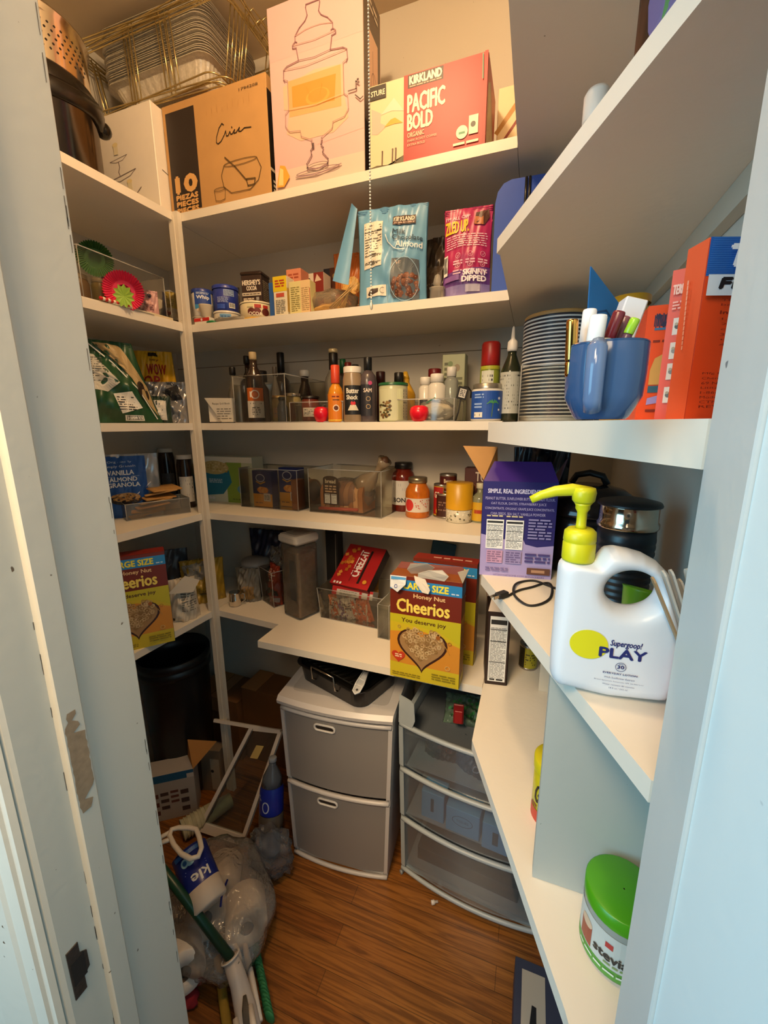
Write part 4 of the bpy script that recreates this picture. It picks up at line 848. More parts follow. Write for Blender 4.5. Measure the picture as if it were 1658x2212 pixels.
carton('blue_bordered_box', 'small blue-edged box with pale printed panel at the front of the eye-level left shelf', 'box', (-1.185, .745, Z3), .16, .05, .052, radians(52), '#2f6ab8', faces={'F': lambda A, w, h: (A.rect(w*.03, h*.06, w*.93, h*.86, '#d9d4c4'), A.words(w*.06, h*.1, w*.9, h*.8, 9, '#77736a', 4, .45), A.rect(w*.2, h*.1, w*.22, h*.8, '#b8b2a2'))})

# ============================================================ EYE-LEVEL SHELF, back (left to right)
def art_book(A, w, h):
    A.rect(.002, .002, w-.002, h-.002, '#d8d2c4'); A.text('Pasteis Grill', w*.2, h*.74, w*.85, h*.84, '#4b4844'); A.words(w*.25, h*.1, w*.9, h*.66, 6, '#7b766c', 4, .35)
t = thing('recipe_binder', 'white printed recipe binder leaning at the left end of the eye-level back shelf', 'binder', (-1.022, 1.175, Z3), radians(4))
MB().mat(M('#d9d3c6', .6, 0, .03)).prism([(-.06, .085), (.05, .082), (.05, .003), (.004, .003)], -.012, .0, Matrix(((1, 0, 0, 0), (0, 0, 1, 0), (0, 1, 0, 0), (0, 0, 0, 1)))).build('front_cover', t)
MB().mat(M('#2e2a2c', .6)).prism([(-.058, .083), (-.058, .0), (.045, .0), (.048, .08)], .002, .028, Matrix(((1, 0, 0, 0), (0, 0, 1, 0), (0, 1, 0, 0), (0, 0, 0, 1)))).build('back_cover', t)
MB().mat(M('#efeae0', .7)).prism([(-.055, .078), (-.055, .004), (.04, .004), (.044, .076)], .0, .002, Matrix(((1, 0, 0, 0), (0, 0, 1, 0), (0, 1, 0, 0), (0, 0, 0, 1)))).build('page_block', t)
A = Art(lambda u, v, k: Vector((u, -.012-k, v)), .02); A.text('Recipe Grill Book', -.028, .060, .042, .068, '#4b4844'); A.words(-.012, .012, .044, .052, 5, '#7b766c', 4, .35); A.done(t)
def on3(xl, xr, pt, Y, d): return bx(xl, xr, 905, pt, Y, d, Z3)
clear_bin('bottle_bin', 'tall clear acrylic bin with cut-out handle full of bottles on the eye-level shelf', (-.853, 1.292, Z3), .20, .27, .150, 0)
clear_bin('jar_tray', 'low clear acrylic tray holding short jars on the eye-level shelf', (-.645, 1.24, Z3), .185, .17, .062, 0)
clear_bin('sugar_bin', 'clear acrylic bin with white capped bottles and sugar bag on the eye-level shelf', (-.300, 1.225, Z3), .175, .15, .062, 0)
def cy3(xl, xr, pt, Y, py=860):
    x, y, r = cylY(xl, xr, py, Y); return (x, y), r, top((xl+xr)/2, pt, x, y) - Z3
GL = CLEAR('#d8d2c4', .15, .04); GLB = CLEAR('#8a6a48', .5, .05, refl=1.2); GLD = M('#2a1710', .12, 0, .02)
def std(r, h, shr=.6, nk=.35, nz=.78):
    return [(r*.93, 0), (r, h*.02), (r, h*shr), (r*.9, h*(shr+.06)), (r*nk*1.2, h*(nz-.03)), (r*nk, h*nz), (r*nk, h*.9)]
def capp(r, h0, h1): return [(r*.9, h0), (r, h0+.001), (r, h1-.002), (r*.9, h1), (.001, h1)]
zb = Z3+.004
# in the tall bin
c, r, h = cy3(492, 520, 796, 1.20); bottle('clear_cruet', 'small clear bottle with black cap at the front left of the tall bottle bin', 'bottle', c, zb, std(r, h, .45), GL, '#14110f', capp(r*.5, h*.86, h), None, lambda A, r: (A.rect(-.012, .015, .012, .045, '#6a4a44'), A.rect(-.012, .05, .010, .055, '#c86a6a')), fill=('#4a3a34', h*.35))
c, r, h = cy3(532, 571, 764, 1.185)
bottle('orange_label_bottle', 'corked bottle with orange ring logo over white label in the tall bottle bin', 'bottle', c, zb, std(r, h, .62, .42, .8), M('#33241c', .15, 0, .05), '#c9b184', capp(r*.42, h*.88, h), None, lambda A, r: (A.rect(-.030, .066, .030, .108, '#c9641c'), A.ring(-.001, .087, .0125, .0035, '#e9e0d0'), A.disc(-.001, .087, .006, '#d8742a'), A.line([(-.016, .079), (-.016, .095)], .004, '#e9e0d0'), A.rect(-.030, .012, .030, .066, '#cfc8ba'), A.words(-.018, .055, .018, .062, 1, '#444444', 3), A.ring(0, .034, .014, .0006, '#555555'), A.words(-.012, .02, .012, .048, 4, '#6a665e', 4)))
c, r, h = cy3(528, 548, 772, 1.26); bottle('vinegar_bottle', 'black-capped bottle behind the corked orange-label bottle', 'bottle', c, zb, std(r*1.4, h), GLD, '#14110f', capp(r*.7, h*.88, h))
c, r, h = cy3(602, 618, 762, 1.33); bottle('wine_bottle', 'dark tall-necked bottle at the back of the tall bottle bin', 'bottle', c, Z3, std(r*2.3, h, .55, .38, .7), GLD, '#0f0d0d', capp(r, h*.72, h))
c, r, h = cy3(556, 582, 804, 1.28); bottle('brown_bottle', 'short brown bottle with square dark cap inside the tall bottle bin', 'bottle', c, zb, std(r, h), M('#3a2c26', .2), '#241c1a', capp(r*.8, h*.78, h))
c, r, h = cy3(586, 606, 795, 1.22); bottle('grey_tint_bottle', 'slim grey glass bottle in the right corner of the tall bottle bin', 'bottle', c, zb, std(r, h, .5), CLEAR('#9a9690', .3, .06), '#4a423a', capp(r*.5, h*.84, h))
bottle('blue_grey_bottle', 'blue-grey squat bottle beside the jar tray in the bottle bin', 'bottle', (-.788, 1.19), zb, std(.017, .075, .6, .6, .8), M('#5a6066', .25), '#22221f', capp(.012, .067, .078))
# low jars
def lab(c, c2='#555', z0=.012, z1=.045, hw=.024, s=3): return lambda A, r, h: (A.rect(-hw, z0, hw, z1, c), A.words(-hw*.8, z0+.004, hw*.8, z1-.004, 4, c2, s))
c, r, h = cy3(586, 620, 855, 1.21); jar('caper_jar', 'squat glass jar with gold lid in the jar tray', 'jar', c, zb, r, h-.004, M('#8d7c54', .12, 0, .35, 70), '#c9b079', .008, .95, 'squat jars', lab('#8a6a4a'), fill='#8a7a4c', lid_metal=.8)
c, r, h = cy3(612, 650, 850, 1.225); jar('olive_jar', 'squat glass jar with silver-topped black lid in the jar tray', 'jar', c, zb, r, h-.004, M('#9a8a5a', .12, 0, .35, 70), M('#b8b2a6', .25, .9), .010, .95, 'squat jars', lab('#7d6a44', hw=.018), fill='#9a8a50')
c, r, h = cy3(650, 690, 856, 1.205); jar('pepper_jar', 'squat jar with black lid and white nutrition label in the jar tray', 'jar', c, zb, r, h-.004, M('#6a2c1c', .2), '#1a1614', .008, 1.0, 'squat jars', lab('#d8cfc4', z0=.014, z1=.042, hw=.028))
c, r, h = cy3(643, 676, 800, 1.31); bottle('ketchup_bottle', 'dark red sauce bottle with white cap behind the jar tray', 'bottle', c, Z3, std(r, h, .5, .5, .75), GLD, '#dcd6ca', capp(r*.62, h*.88, h))
# red apple shaped jars
def apple(name, label, x, pr, pt, Y):
    c, r, h = cy3(pr[0], pr[1], pt, Y, 895); t = thing(name, label, 'timer', (c[0], c[1], Z3), facing(*c), 'red apple timers')
    MB().mat(M('#d8142a', .25, 0, .08)).lathe([(r*.45, 0), (r*.75, h*.08), (r*.98, h*.42), (r, h*.62), (r*.88, h*.88), (r*.55, h), (r*.2, h*.95), (.001, h*.86)], 28, cap=False).build('apple_body', t)
    MB().mat(M('#3a2414', .6)).tube([(0, 0, h*.86), (.001, 0, h*1.0), (.004, 0, h*1.1)], .0012, 6).build('apple_stem', t)
apple('apple_timer', 'red apple-shaped kitchen timer left of the orange hot sauce', 0, (677, 713), 879, 1.165)
apple('apple_timer', 'red apple-shaped kitchen timer in front of the sugar bin', 0, (884, 927), 876, 1.16)
t = thing('dark_small_jar', 'small dark capped jar behind the left apple timer', 'jar', (*cylY(690, 705, 870, 1.22)[:2], Z3), 0); MB().mat(GLD).lathe([(.014, 0), (.015, .004), (.015, .04), (.012, .044)], 18).build('jar_body', t); MB().mat(BLK).lathe(capp(.014, .0445, .056), 18).build('lid', t)
c, r, h = cy3(702, 742, 754, 1.225)
bottle('vermouth_bottle', 'tall clear liquor bottle with gold cap and black neck behind the orange hot sauce', 'bottle', c, Z3, std(r, h, .55, .42, .74), GL, '#14100e', capp(r*.48, h*.72, h*.945), None, lambda A, r: (A.rect(-.022, .02, .02, .06, '#4a3a20'), A.ring(0, .03, .008, .002, '#d8c86a'), A.rect(-.02, .06, .02, .07, '#5a3a70')), fill=('#6a5a3c', h*.3))
t = [o for o in bpy.data.objects if o.name.startswith('vermouth_bottle')][0]; MB().mat(M('#c9b68a', .35, .3)).lathe(capp(r*.5, h*.947, h), 20).build('cap_top', t)
c, r, h = cy3(708, 742, 789, 1.165)
bottle('hot_sauce_bottle', 'orange hot sauce bottle with orange-red neck sleeve', 'bottle', c, Z3, [(r*.94, 0), (r, .002), (r, h*.50), (r*.8, h*.60), (r*.42, h*.68), (r*.40, h*.72)], M('#d88a1c', .15), '#d8492a', [(r*.52, h*.68), (r*.56, h*.70), (r*.56, h*.985), (r*.5, h), (.001, h)], None, lambda A, r: (A.rect(-r*1.5, .008, r*1.5, h*.50, '#e2801c'), A.ring(0, h*.25, .0085, .0022, '#f2e8d0'), A.disc(0, h*.25, .0062, '#5a2a14'), A.rect(-.010, h*.385, .010, h*.40, '#3a2a1a'), A.words(-.012, h*.43, .012, h*.47, 1, '#7a2a14', 4), A.rect(-r*1.5, .004, r*1.5, .008, '#f0c040')))
c, r, h = cy3(741, 783, 793, 1.17)
jar('powder_jar', 'clear jar with white lid and black label picturing a red heart', 'jar', c, Z3, r, h, M('#9a8468', .2), '#ded8ce', .018, .92, None, lambda A, r, h: (A.rect(-.030, .022, .030, h*.66, '#15171c'), A.text('Butter', -.020, h*.52, .018, h*.61, '#e9e2d0', .0006), A.text('Shock', -.020, h*.41, .014, h*.49, '#e9e2d0', .0006), A.poly([(0, h*.27), (-.008, h*.34), (-.004, h*.38), (0, h*.355), (.004, h*.38), (.008, h*.34)], '#d0242c'), A.poly([(-.016, .034), (.016, .034), (.008, .05), (-.008, .05)], '#e0d4b8')), neck=.9)
c, r, h = cy3(776, 814, 772, 1.185)
bottle('tinted_sauce_bottle', 'grey-brown plastic bottle with black flip cap beside the heart-label jar', 'bottle', c, Z3, [(r*.95, 0), (r, .003), (r, h*.62), (r*.85, h*.72), (r*.42, h*.80)], M('#4d4448', .25), '#0f1114', capp(r*.46, h*.80, h), None, lambda A, r: (A.rect(-.028, .018, .012, h*.58, '#23232c'), A.text('SAM', -.014, h*.46, .010, h*.52, '#e0d0c0', .0005), A.disc(.006, h*.60, .006, '#c04878'), A.ring(0, h*.36, .006, .0015, '#c0a070'), A.ring(0, h*.24, .006, .0015, '#c0a070')))
for nm, lb, xl, xr, pt, Y, cc in (('spice_bottle', 'spice bottle with green cap peeking over the heart-label jar', 735, 748, 776, 1.34, '#1d6a3c'), ('spice_bottle', 'spice bottle with dark red cap behind the heart-label jar', 745, 760, 783, 1.34, '#8a2018'), ('spice_bottle', 'spice bottle with black cap behind the grey-brown sauce bottle', 760, 776, 788, 1.34, '#14120f'), ('spice_bottle', 'short dark maroon spice tin behind the black-capped sauce bottle', 812, 832, 803, 1.30, '#3a1714')):
    c, r, h = cy3(xl, xr, pt, Y); bottle(nm, lb, 'bottle', c, Z3, [(r*1.1, 0), (r*1.2, .003), (r*1.2, h*.72), (r, h*.78)], '#5c4c3a' if cc != '#3a1714' else '#3a1714', cc, capp(r, h*.78, h), 'spice bottles behind the sauces')
# green lidded canister
c, r, h = cy3(818, 880, 828, 1.185)
def art_nuts(A, r, h):
    A.rect(-.052, .004, .052, h*.84, '#c9c9a4'); A.rect(.012, .006, .030, h*.84, '#d9dcae'); A.rect(.030, .006, .050, h*.84, '#a9a48c'); A.words(.032, .01, .048, h*.82, 10, '#3a3a30', 3); rd = random.Random(2)
    for i in range(40): A.disc(rd.uniform(-.046, -.008), rd.uniform(.01, h*.55), .0042, rd.choice(('#3a2618', '#6b4a28', '#8a6a3c', '#4a4a22')), .003); A.h -= .00018
    A.rect(-.018, .004, .0, h*.82, '#b9b894') if False else None
jar('nut_canister', 'pale green printed canister with dark green lid on the eye-level shelf', 'canister', c, Z3, r, h, '#b8b894', '#1c5a34', .008, 1.03, None, art_nuts, neck=.98, shoulder=.03)
c, r, h = cy3(853, 897, 805, 1.27); bottle('mustard_bottle', 'yellow mustard bottle behind the green-lidded canister', 'bottle', c, Z3, std(r, h*1.0, .55, .4, .8), '#c9982c', '#d8a82c', [(r*.42, h*.88), (r*.3, h*.95), (r*.18, h*1.02), (.001, h*1.02)])
c, r, h = cy3(851, 871, 805, 1.235); bottle('black_capped_bottle', 'small bottle with black cap just behind the green lid', 'bottle', c, Z3, std(r*1.15, h*.9, .6, .7, .8), M('#8a7654', .2), '#171412', capp(r, h*.8, h))
# bottles in sugar bin
def bt(lb, xl, xr, pt, Y, body, cap_, art=None, nm='pill_bottle', g=None, nk=.75, cf=.82, k=1.1):
    c, r, h = cy3(xl, xr, pt, Y); h -= .004
    return bottle(nm, lb, 'bottle', c, zb, [(r*k*.95, 0), (r*k, .003), (r*k, h*.74), (r*nk, h*cf)], body, cap_, capp(r*.9, h*cf, h), g, art)
bt('white bottle with dark label and white cap at the left of the sugar bin', 905, 931, 815, 1.235, '#cfcac0', '#d8d4cc', lambda A, r: A.rect(-.02, .03, .02, .06, '#23252c'))
bt('white vitamin bottle with ribbed white cap in the middle of the sugar bin', 927, 958, 808, 1.215, '#cdc9c0', '#dcd8d0', lambda A, r: A.words(-.016, .02, .016, .06, 5, '#8a8780', 3), k=1.25)
bt('bottle with broad dark red cap at the back of the sugar bin', 922, 953, 797, 1.275, '#b9b2a4', '#6e1418')
bt('clear dropper bottle with grey cap at the right of the sugar bin', 962, 985, 793, 1.225, CLEAR('#c8ccc4', .35, .05), '#cfccc6', None, k=1.3)
t = thing('sugar_bag', 'clear bag of white sugar slumped in the front of the sugar bin', 'bag', (-.272, 1.185, zb), 0)
MB().mat(M('#e3dccf', .7, 0, .05, 60, .3)).blob((0, 0, .022), .052, .028, .026, 24, 12, .05, 2.4, zmin=0).build('sugar', t)
MB().mat(CLEAR('#efece4', .16, .1, .9)).blob((0, 0, .026), .058, .031, .031, 24, 12, .07, 2.6, seed=2, zmin=-.001).build('bag_film', t)
MB().mat(M('#147040', .4)).box(-.017, .012, -.003, .0, 0, .0035, Matrix.Translation((-.006, -.022, .054)) @ Matrix.Rotation(-.5, 4, 'Y')).build('bag_clip', t)
l_, w_, h_ = on3(952, 1000, 765, 1.33, .05)
def art_tea(A, w, h):
    A.rect(.002, .002, w-.002, h-.002, '#c5c79c'); A.words(w*.1, h*.3, w*.35, h*.9, 8, '#6a6a48', 3); A.disc(w*.66, h*.8, .009, '#b09a78', .011); A.disc(w*.36, h*.86, .008, '#8ea06a'); A.words(w*.5, h*.4, w*.9, h*.68, 4, '#7a7a54', 5)
carton('tea_box', 'pale green tea box standing behind the white vitamin bottles', 'box', l_, w_, .05, h_, 0, '#b7ba94', faces={'F': art_tea})
t = thing('luggage_tag', 'black and white tag hanging at the right rim of the sugar bin', 'tag', (-.195, 1.17, Z3+.075), radians(10), rot=(0, radians(14), radians(20)))
MB().mat(BLKM).rbox(-.014, .014, -.003, .0, -.016, .018, .003).build('tag_body', t); A = Art(lambda u, v, k: Vector((u, -.003-k, v)), .02); A.rect(-.009, -.011, .009, .012, '#d9d4c8'); A.words(-.007, -.008, .007, .010, 4, '#444444', 3); A.done(t)
MB().mat(BLKM).tube([(0, 0, .018), (.012, .01, .022), (.026, .02, .014), (.03, .02, -.004)], .0022, 6).build('strap', t)
MB().mat(BLKM).tube([(0, 0, -.016), (.004, .004, -.05), (.002, .0, -.074)], .0022, 6).build('tag_cord', t)
c, r, h = cy3(1034, 1077, 740, 1.235)
bottle('cooking_spray_can', 'yellow cooking spray can with tall red cap', 'can', c, Z3, [(r*.95, 0), (r, .003), (r, h*.66), (r*.95, h*.70)], '#8f9a3c', '#9a1c18', [(r*.92, h*.705), (r*.95, h*.71), (r*.92, h*.97), (r*.8, h), (.001, h)], None, lambda A, r: (A.rect(-.026, .02, .010, h*.64, '#cfd0c0'), A.words(-.022, h*.5, .008, h*.6, 2, '#555555', 3), A.disc(-.008, h*.42, .004, '#5a3a20'), A.rect(-.03, h*.655, .03, h*.70, '#a8a82c')))
c, r, h = cy3(1018, 1085, 830, 1.185)
def art_palm(A, r, h):
    A.rect(-.056, h*.06, .056, h*.80, '#1f4fa8'); A.line([(.014, h*.12), (.017, h*.48)], .0022, '#5a7a4a')
    for a in (0, .6, 1.2, 1.9, 2.5, 3.14): A.line([(.017, h*.48), (.017+.010*cos(a), h*.48+.006*sin(a)+.002), (.017+.016*cos(a), h*.46+.003*sin(a))], .0022, '#4f9a58')
    A.rect(-.034, h*.10, -.010, h*.24, '#e9e6da'); A.words(-.032, h*.12, -.012, h*.22, 1, '#555555', 3); A.words(-.034, h*.6, -.008, h*.74, 2, '#9ab8e8', 5); A.words(-.034, h*.34, -.012, h*.5, 2, '#9ab8e8', 6); A.disc(.033, h*.6, .0035, '#d8dce8'); A.disc(.033, h*.3, .003, '#d8dce8')
jar('coconut_oil_jar', 'jar with silver lid and blue label showing a palm tree', 'jar', c, Z3, r, h, '#d8d6ce', M('#a8a296', .3, .8), .014, .93, None, art_palm, neck=.95, shoulder=.05)
c, r, h = cy3(1080, 1122, 705, 1.20, 850)
bottle('squeeze_bottle', 'tall dark green oil bottle with white pointed spout left of the striped stack', 'bottle', c, Z3, std(r*1.1, h*.82, .62, .4, .86), M('#252a1c', .14), '#e0dcd4', [(r*.5, h*.74), (r*.55, h*.76), (r*.5, h*.84), (r*.22, h*.87), (r*.14, h*.98), (.001, h)], None, lambda A, r: (A.rect(-.036, .02, .03, h*.52, '#b8b8ac'), A.words(-.034, .03, .024, h*.5, 11, '#4a4a44', 4, .5)))

# ============================================================ EYE-LEVEL SHELF, right board
ZR = Z3-.004
# striped stack with wooden lid in a clear stand
c = cylB(1118, 1262, 912, ZR); sc_, sr = c[:2], c[2]; hs = top(1190, 686, *sc_) - ZR
t = thing('striped_plate_stack', 'stack of white plates with dark blue rims and a bamboo lid on top', 'plates', (*sc_, ZR+.002), 0)
n = 27; dz = (hs-.012-.008)/n
prof = [(sr*.80, 0), (sr*.96, .004)]
m1 = MB().mat(M('#e9e8e4', .25, 0, .02)); m1.lathe([(sr*.9, 0), (sr*.93, .006), (sr*.93, hs-.016), (.001, hs-.016)], 48)
m1.build('plate_stack_core', t)
for k in range(n):
    z0 = .010+k*dz
    m = MB().mat(M('#ecebe6', .25, 0, .02)).lathe([(sr*.93, z0), (sr, z0+dz*.08), (sr, z0+dz*.48), (sr*.94, z0+dz*.5)], 48)
    m.mat(M('#1d2434', .3, 0, 0)).lathe([(sr*.955, z0+dz*.5), (sr*1.0, z0+dz*.52), (sr*1.0, z0+dz*.98), (sr*.955, z0+dz)], 48); m.build('striped_plate', t)
MB().mat(M('#c8995a', .5, 0, .12, 20)).lathe([(sr*.96, hs-.0125), (sr*.98, hs-.0115), (sr*.98, hs-.003), (sr*.95, hs-.001), (.001, hs-.001)], 48).build('bamboo_lid', t)
st = clear_bin('acrylic_stand', 'clear acrylic stand around the lower part of the striped stack', (sc_[0]+.002, sc_[1]+.0, ZR), sr*2.10, sr*2.08, hs*.52, facing(*sc_)+.1)
# blue mug with beauty tubes
a, b = W(1205, 905, ZR), W(1378, 905, ZR)
mc = cylB(1212, 1385, 905, ZR); mr = mc[2]; hm = top(1290, 748, mc[0], mc[1]) - ZR
t = thing('blue_mug', 'large glossy blue-grey ceramic mug holding lip balms and tubes', 'mug', (mc[0], mc[1], ZR), facing(mc[0], mc[1]))
mu = M('#38547c', .12, 0, .35, 9); m = MB().mat(mu).lathe([(mr*.62, 0), (mr*.70, .002), (mr*.86, .010), (mr*.97, hm*.3), (mr, hm*.6), (mr, hm*.97), (mr*.98, hm), (mr*.95, hm*.985), (mr*.94, hm*.3), (mr*.6, .006), (.001, .006)], 48, cap=False, sq=.10); m.build('mug_body', t)
m = MB().mat(M('#64799c', .12, 0, .25, 12)); R = Matrix.Rotation(radians(-6), 4, 'Z')
m.tube([(-.003, -mr*.98, hm*.94), (-.003, -mr*1.10, hm*.90), (-.003, -mr*1.15, hm*.6), (-.003, -mr*1.12, hm*.25), (-.003, -mr*.96, hm*.12)], [.0058, .0066, .0064, .0062, .006], 12, flat=1.0, T=R); m.build('handle', t)
MB().mat(M('#23456e', .12)).lathe([(mr*.985, hm*.965), (mr*1.002, hm*.98), (mr*.99, hm*1.004), (mr*.955, hm*.995), (mr*.94, hm*.96)], 48, cap=False, sq=.10).build('rim', t)
def stick(name, label, px, pt, r, L, tilt, bodyc, capc, caph, z0=None, off=(0, 0), cat='tube', square=False, g='tubes standing in the blue mug', capr=1.0):
    """slim thing standing tilted in the mug; its top seen at pixel px, pt"""
    Y = mc[1]+off[1]; p = V(px, pt, Y); ax = Vector((sin(tilt[0]), sin(tilt[1]), 1)).normalized(); base = p-ax*L
    q = ax.to_track_quat('Z', 'Y').to_euler(); t = thing(name, label, cat, base, 0, g, rot=q)
    bm_ = bodyc if not isinstance(bodyc, str) else M(bodyc, .3, 0, .04); cm_ = capc if not isinstance(capc, str) else M(capc, .25, 0, .02)
    if square:
        r *= .75
        MB().mat(bm_).rbox(-r, r, -r, r, 0, L, .001, seg=1).build('box_body', t); A = Art(lambda u, v, k: Vector((u, v, L+k)), .03); A.rect(-r*.62, -r*.62, r*.62, r*.62, '#241a1c'); A.disc(0, 0, r*.3, '#8a6a72'); A.done(t)
    else:
        r *= .66
        MB().mat(bm_).lathe([(r*.9, 0), (r, .002), (r, L-caph), (r*.9, L-caph+.001)], 24).build('tube_body', t)
        MB().mat(cm_).lathe([(r*.95*capr, L-caph+.0012), (r*1.03*capr, L-caph+.002), (r*1.03*capr, L-.0015), (r*.95*capr, L-.0002), (r*.75*capr, L-.0002), (r*.7*capr, L-.002), (.001, L-.002)], 24, cap=False).build('cap', t)
    return t
GOLD = M('#d89a4a', .12, 1.0, 0)
stick('lip_tube', 'shiny gold cosmetic tube at the left in the blue mug', 1236, 690, .0062, .040, (-.05, -.05), GOLD, GOLD, .03, off=(0, -.008))
stick('lip_tube', 'tall white cap tube at the back left in the blue mug', 1274, 669, .0074, .07, (.04, .05), '#e6e4e2', '#eceae8', .03, off=(0, .010))
stick('lip_tube', 'fat white cap tube in front of the other white tube in the blue mug', 1293, 681, .0086, .065, (.06, -.02), '#d8d0cc', '#efedea', .026, off=(0, -.008))
stick('lip_tube', 'white tube with maroon cap leaning right in the blue mug', 1338, 673, .0064, .07, (.28, .0), '#cfccc8', '#6e2028', .020, off=(0, .0))
stick('lip_tube', 'clear pink gloss tube beside the maroon-capped tube in the blue mug', 1352, 684, .0052, .062, (.34, .05), M('#a86a72', .2), '#7e4a52', .02, off=(0, .012))
stick('lip_tube', 'dark purple tube with lime green cap at the right of the blue mug', 1372, 688, .005, .062, (.36, .0), '#5a3a4a', '#9cc82c', .012, off=(0, -.004))
stick('cosmetic_box', 'slim white cosmetic box with black square on top in the blue mug', 1368, 650, .0105, .078, (.26, .05), '#ddd6d4', '#000000', .01, off=(0, .022), cat='box', square=True)
t = thing('blue_card', 'blue gift card standing upright behind the tubes in the mug', 'card', (mc[0]+.002, mc[1]+.030, ZR+.010), 0, rot=(radians(-4), radians(2), radians(42)))
m = MB().mat(M('#1d5f9a', .35, 0, .1)).prism([(-.019, 0), (.019, 0), (.019, .080), (-.019, .106)], -.0005, .0005, Matrix(((1, 0, 0, 0), (0, 0, 1, 0), (0, 1, 0, 0), (0, 0, 0, 1)))); m.build('card_body', t)
A = Art(lambda u, v, k: Vector((u, -.0006-k, v)), .03); A.line([(-.012, .05), (-.012, .073), (.0, .076), (.014, .064)], .001, '#123f6a'); A.done(t)
# yellow tub at the back under the ledger
yx, yy = V(1362, 640, .78).xy; jar('yellow_tub', 'yellow-topped tub at the back wall behind the blue card', 'tub', (yx, yy), ZR, .028, top(1362, 643, yx, yy)-ZR, '#c9941c', '#b98414', .012, 1.02)
# orange cartons
def C3(name, label, xl, pb, pt, Y_dir, w, d, col, faces, rz, grp=None, hh=None):
    p = W(xl, pb, ZR); nrm = Vector((-sin(rz), cos(rz), 0)); tx = Vector((cos(rz), sin(rz), 0)); c_ = p + tx*w/2 + nrm*d/2
    h_ = hh or (top(xl, pt, p.x, p.y) - ZR); return carton(name, label, 'carton', (c_.x, c_.y, ZR), w, d, h_, rz, col, grp, faces, rough=.35)
OR = '#d8481c'
def place_r3(px, dist_y):   # plan position on the board seen in pixel column px
    p = V(px, 912, dist_y); return p.x, p.y
def C3y(name, label, px, Y, pt, w, d, col, faces, rz, grp=None):
    x, y = place_r3(px, Y); nrm = Vector((-sin(rz), cos(rz), 0)); tx = Vector((cos(rz), sin(rz), 0)); c_ = Vector((x, y, 0)) + tx*w/2 + nrm*d/2
    h_ = top(px, pt, x, y) - ZR; return carton(name, label, 'carton', (c_.x, c_.y, ZR), w, d, h_, rz, col, grp, faces, rough=.35)
def art_or1(A, w, h):
    A.rect(0, 0, w, h, '#dd4a18'); A.text('nu', w*.36, h*.82, w*.82, h*.92, '#1e2a44', .0014); A.rect(w*.34, h*.79, w*.8, h*.81, '#2f6a8c'); A.words(w*.34, h*.68, w*.9, h*.715, 1, '#7a2410', 3)
    A.poly([(w*.36, h*.32), (w*.36, h*.45), (w*.5, h*.55), (w*.95, h*.60), (w*.95, h*.32)], '#c9964a'); A.rect(w*.36, h*.25, w*.9, h*.31, '#2a5a68'); A.poly([(w*.36, h*.14), (w*.9, h*.16), (w*.9, h*.23), (w*.38, h*.20)], '#9a8ab8'); A.words(w*.36, h*.07, w*.85, h*.11, 1, '#7a2410', 5)
C3y('orange_carton', 'narrow bright orange carton beside the blue mug', 1370, .56, 665, .024, .09, '#d8441a', {'F': art_or1}, radians(0))
def art_t_side(A, w, h):
    A.rect(0, 0, w, h, OR)
    for k, z in enumerate((.58, .42, .28, .12)): A.rect(w*.32, h*z, w*.78, h*(z+.11), '#d8cbb8'); A.disc(w*.55, h*(z+.055), w*.15, ('#4a4030', '#8a8478', '#7a766c', '#5a5a50')[k]); A.disc(w*.48, h*(z+.07), w*.08, '#a89878')
    A.words(w*.2, h*.74, w*.8, h*.80, 3, '#e8a088', 4); A.text('TERRO', w*.15, h*.84, w*.85, h*.90, '#e9b49c', .0004)
def art_t_front2(A, w, h):
    A.rect(0, 0, w, h, OR); A.rect(0, h*.80, w, h, '#2150a4'); A.rect(0, h*.68, w, h*.80, '#c9d8e8'); A.rect(0, 0, w, h*.68, '#3b3a98'); A.text('TERRO', w*.02, h*.15, w*1.3, h*.25, '#e8e6f0', .001, rot=pi/2) if False else None
    A.text('TERRO', -w*.5, h*.17, w*1.35, h*.25, '#e8e6f0', .001, rot=pi/2-.02)
C3y('ant_bait_carton', 'slim orange and blue carton with small square pictures, between the two orange cartons', 1411, .50, 592, .0175, .05, OR, {'F': art_t_side, 'R': art_t_front2}, radians(-24))
def art_t_big(A, w, h):
    A.rect(0, 0, w, h, OR); A.rect(0, h*.80, w, h, '#1f5fb0')
    for i in range(18): A.rect(0, h*(.80+.011*i), w, h*(.80+.011*i)+.0003, '#3a78c4')
    A.h += .0001
    A.rect(0, h*.69, w, h*.80, '#cfdde8')
    A.text('TERRO', w*.24, h*.845, w*1.10, h*.95, '#eef2f6', .0016, slant=.25) if False else None
    A.text('TERRO', w*.13, h*.845, w*.90, h*.95, '#eef2f6', .0012, slant=.2); A.text('Fruit Fly', w*.09, h*.71, w*.80, h*.78, '#14161c', .0008, slant=.25)
    A.text('TERRO Fruit fly', w*.13, h*.655, w*.70, h*.672, '#7a1c10'); A.text('based liquid', w*.13, h*.63, w*.58, h*.647, '#7a1c10'); A.text('Instructions', w*.13, h*.59, w*.60, h*.607, '#7a1c10', .0002)
    for k, s_ in enumerate(('1. Place trap', '2. Snap top', 'carefully in', '3. Place the', 'trap with', '4. Discard')): A.text(s_, w*.15, h*(.555-.028*k), w*.62, h*(.57-.028*k), '#7a1c10')
    for k, s_ in enumerate(('Mfg by: Senoret', 'Chemical Co., Inc', '69 North Locust', 'Lititz, PA 17543', '1-866-837-7644', 'Model No: T2500', 'CTN T250795', 'REV 00219')): A.text(s_, w*.05, h*(.255-.027*k), w*.52, h*(.27-.027*k), '#6a180e')
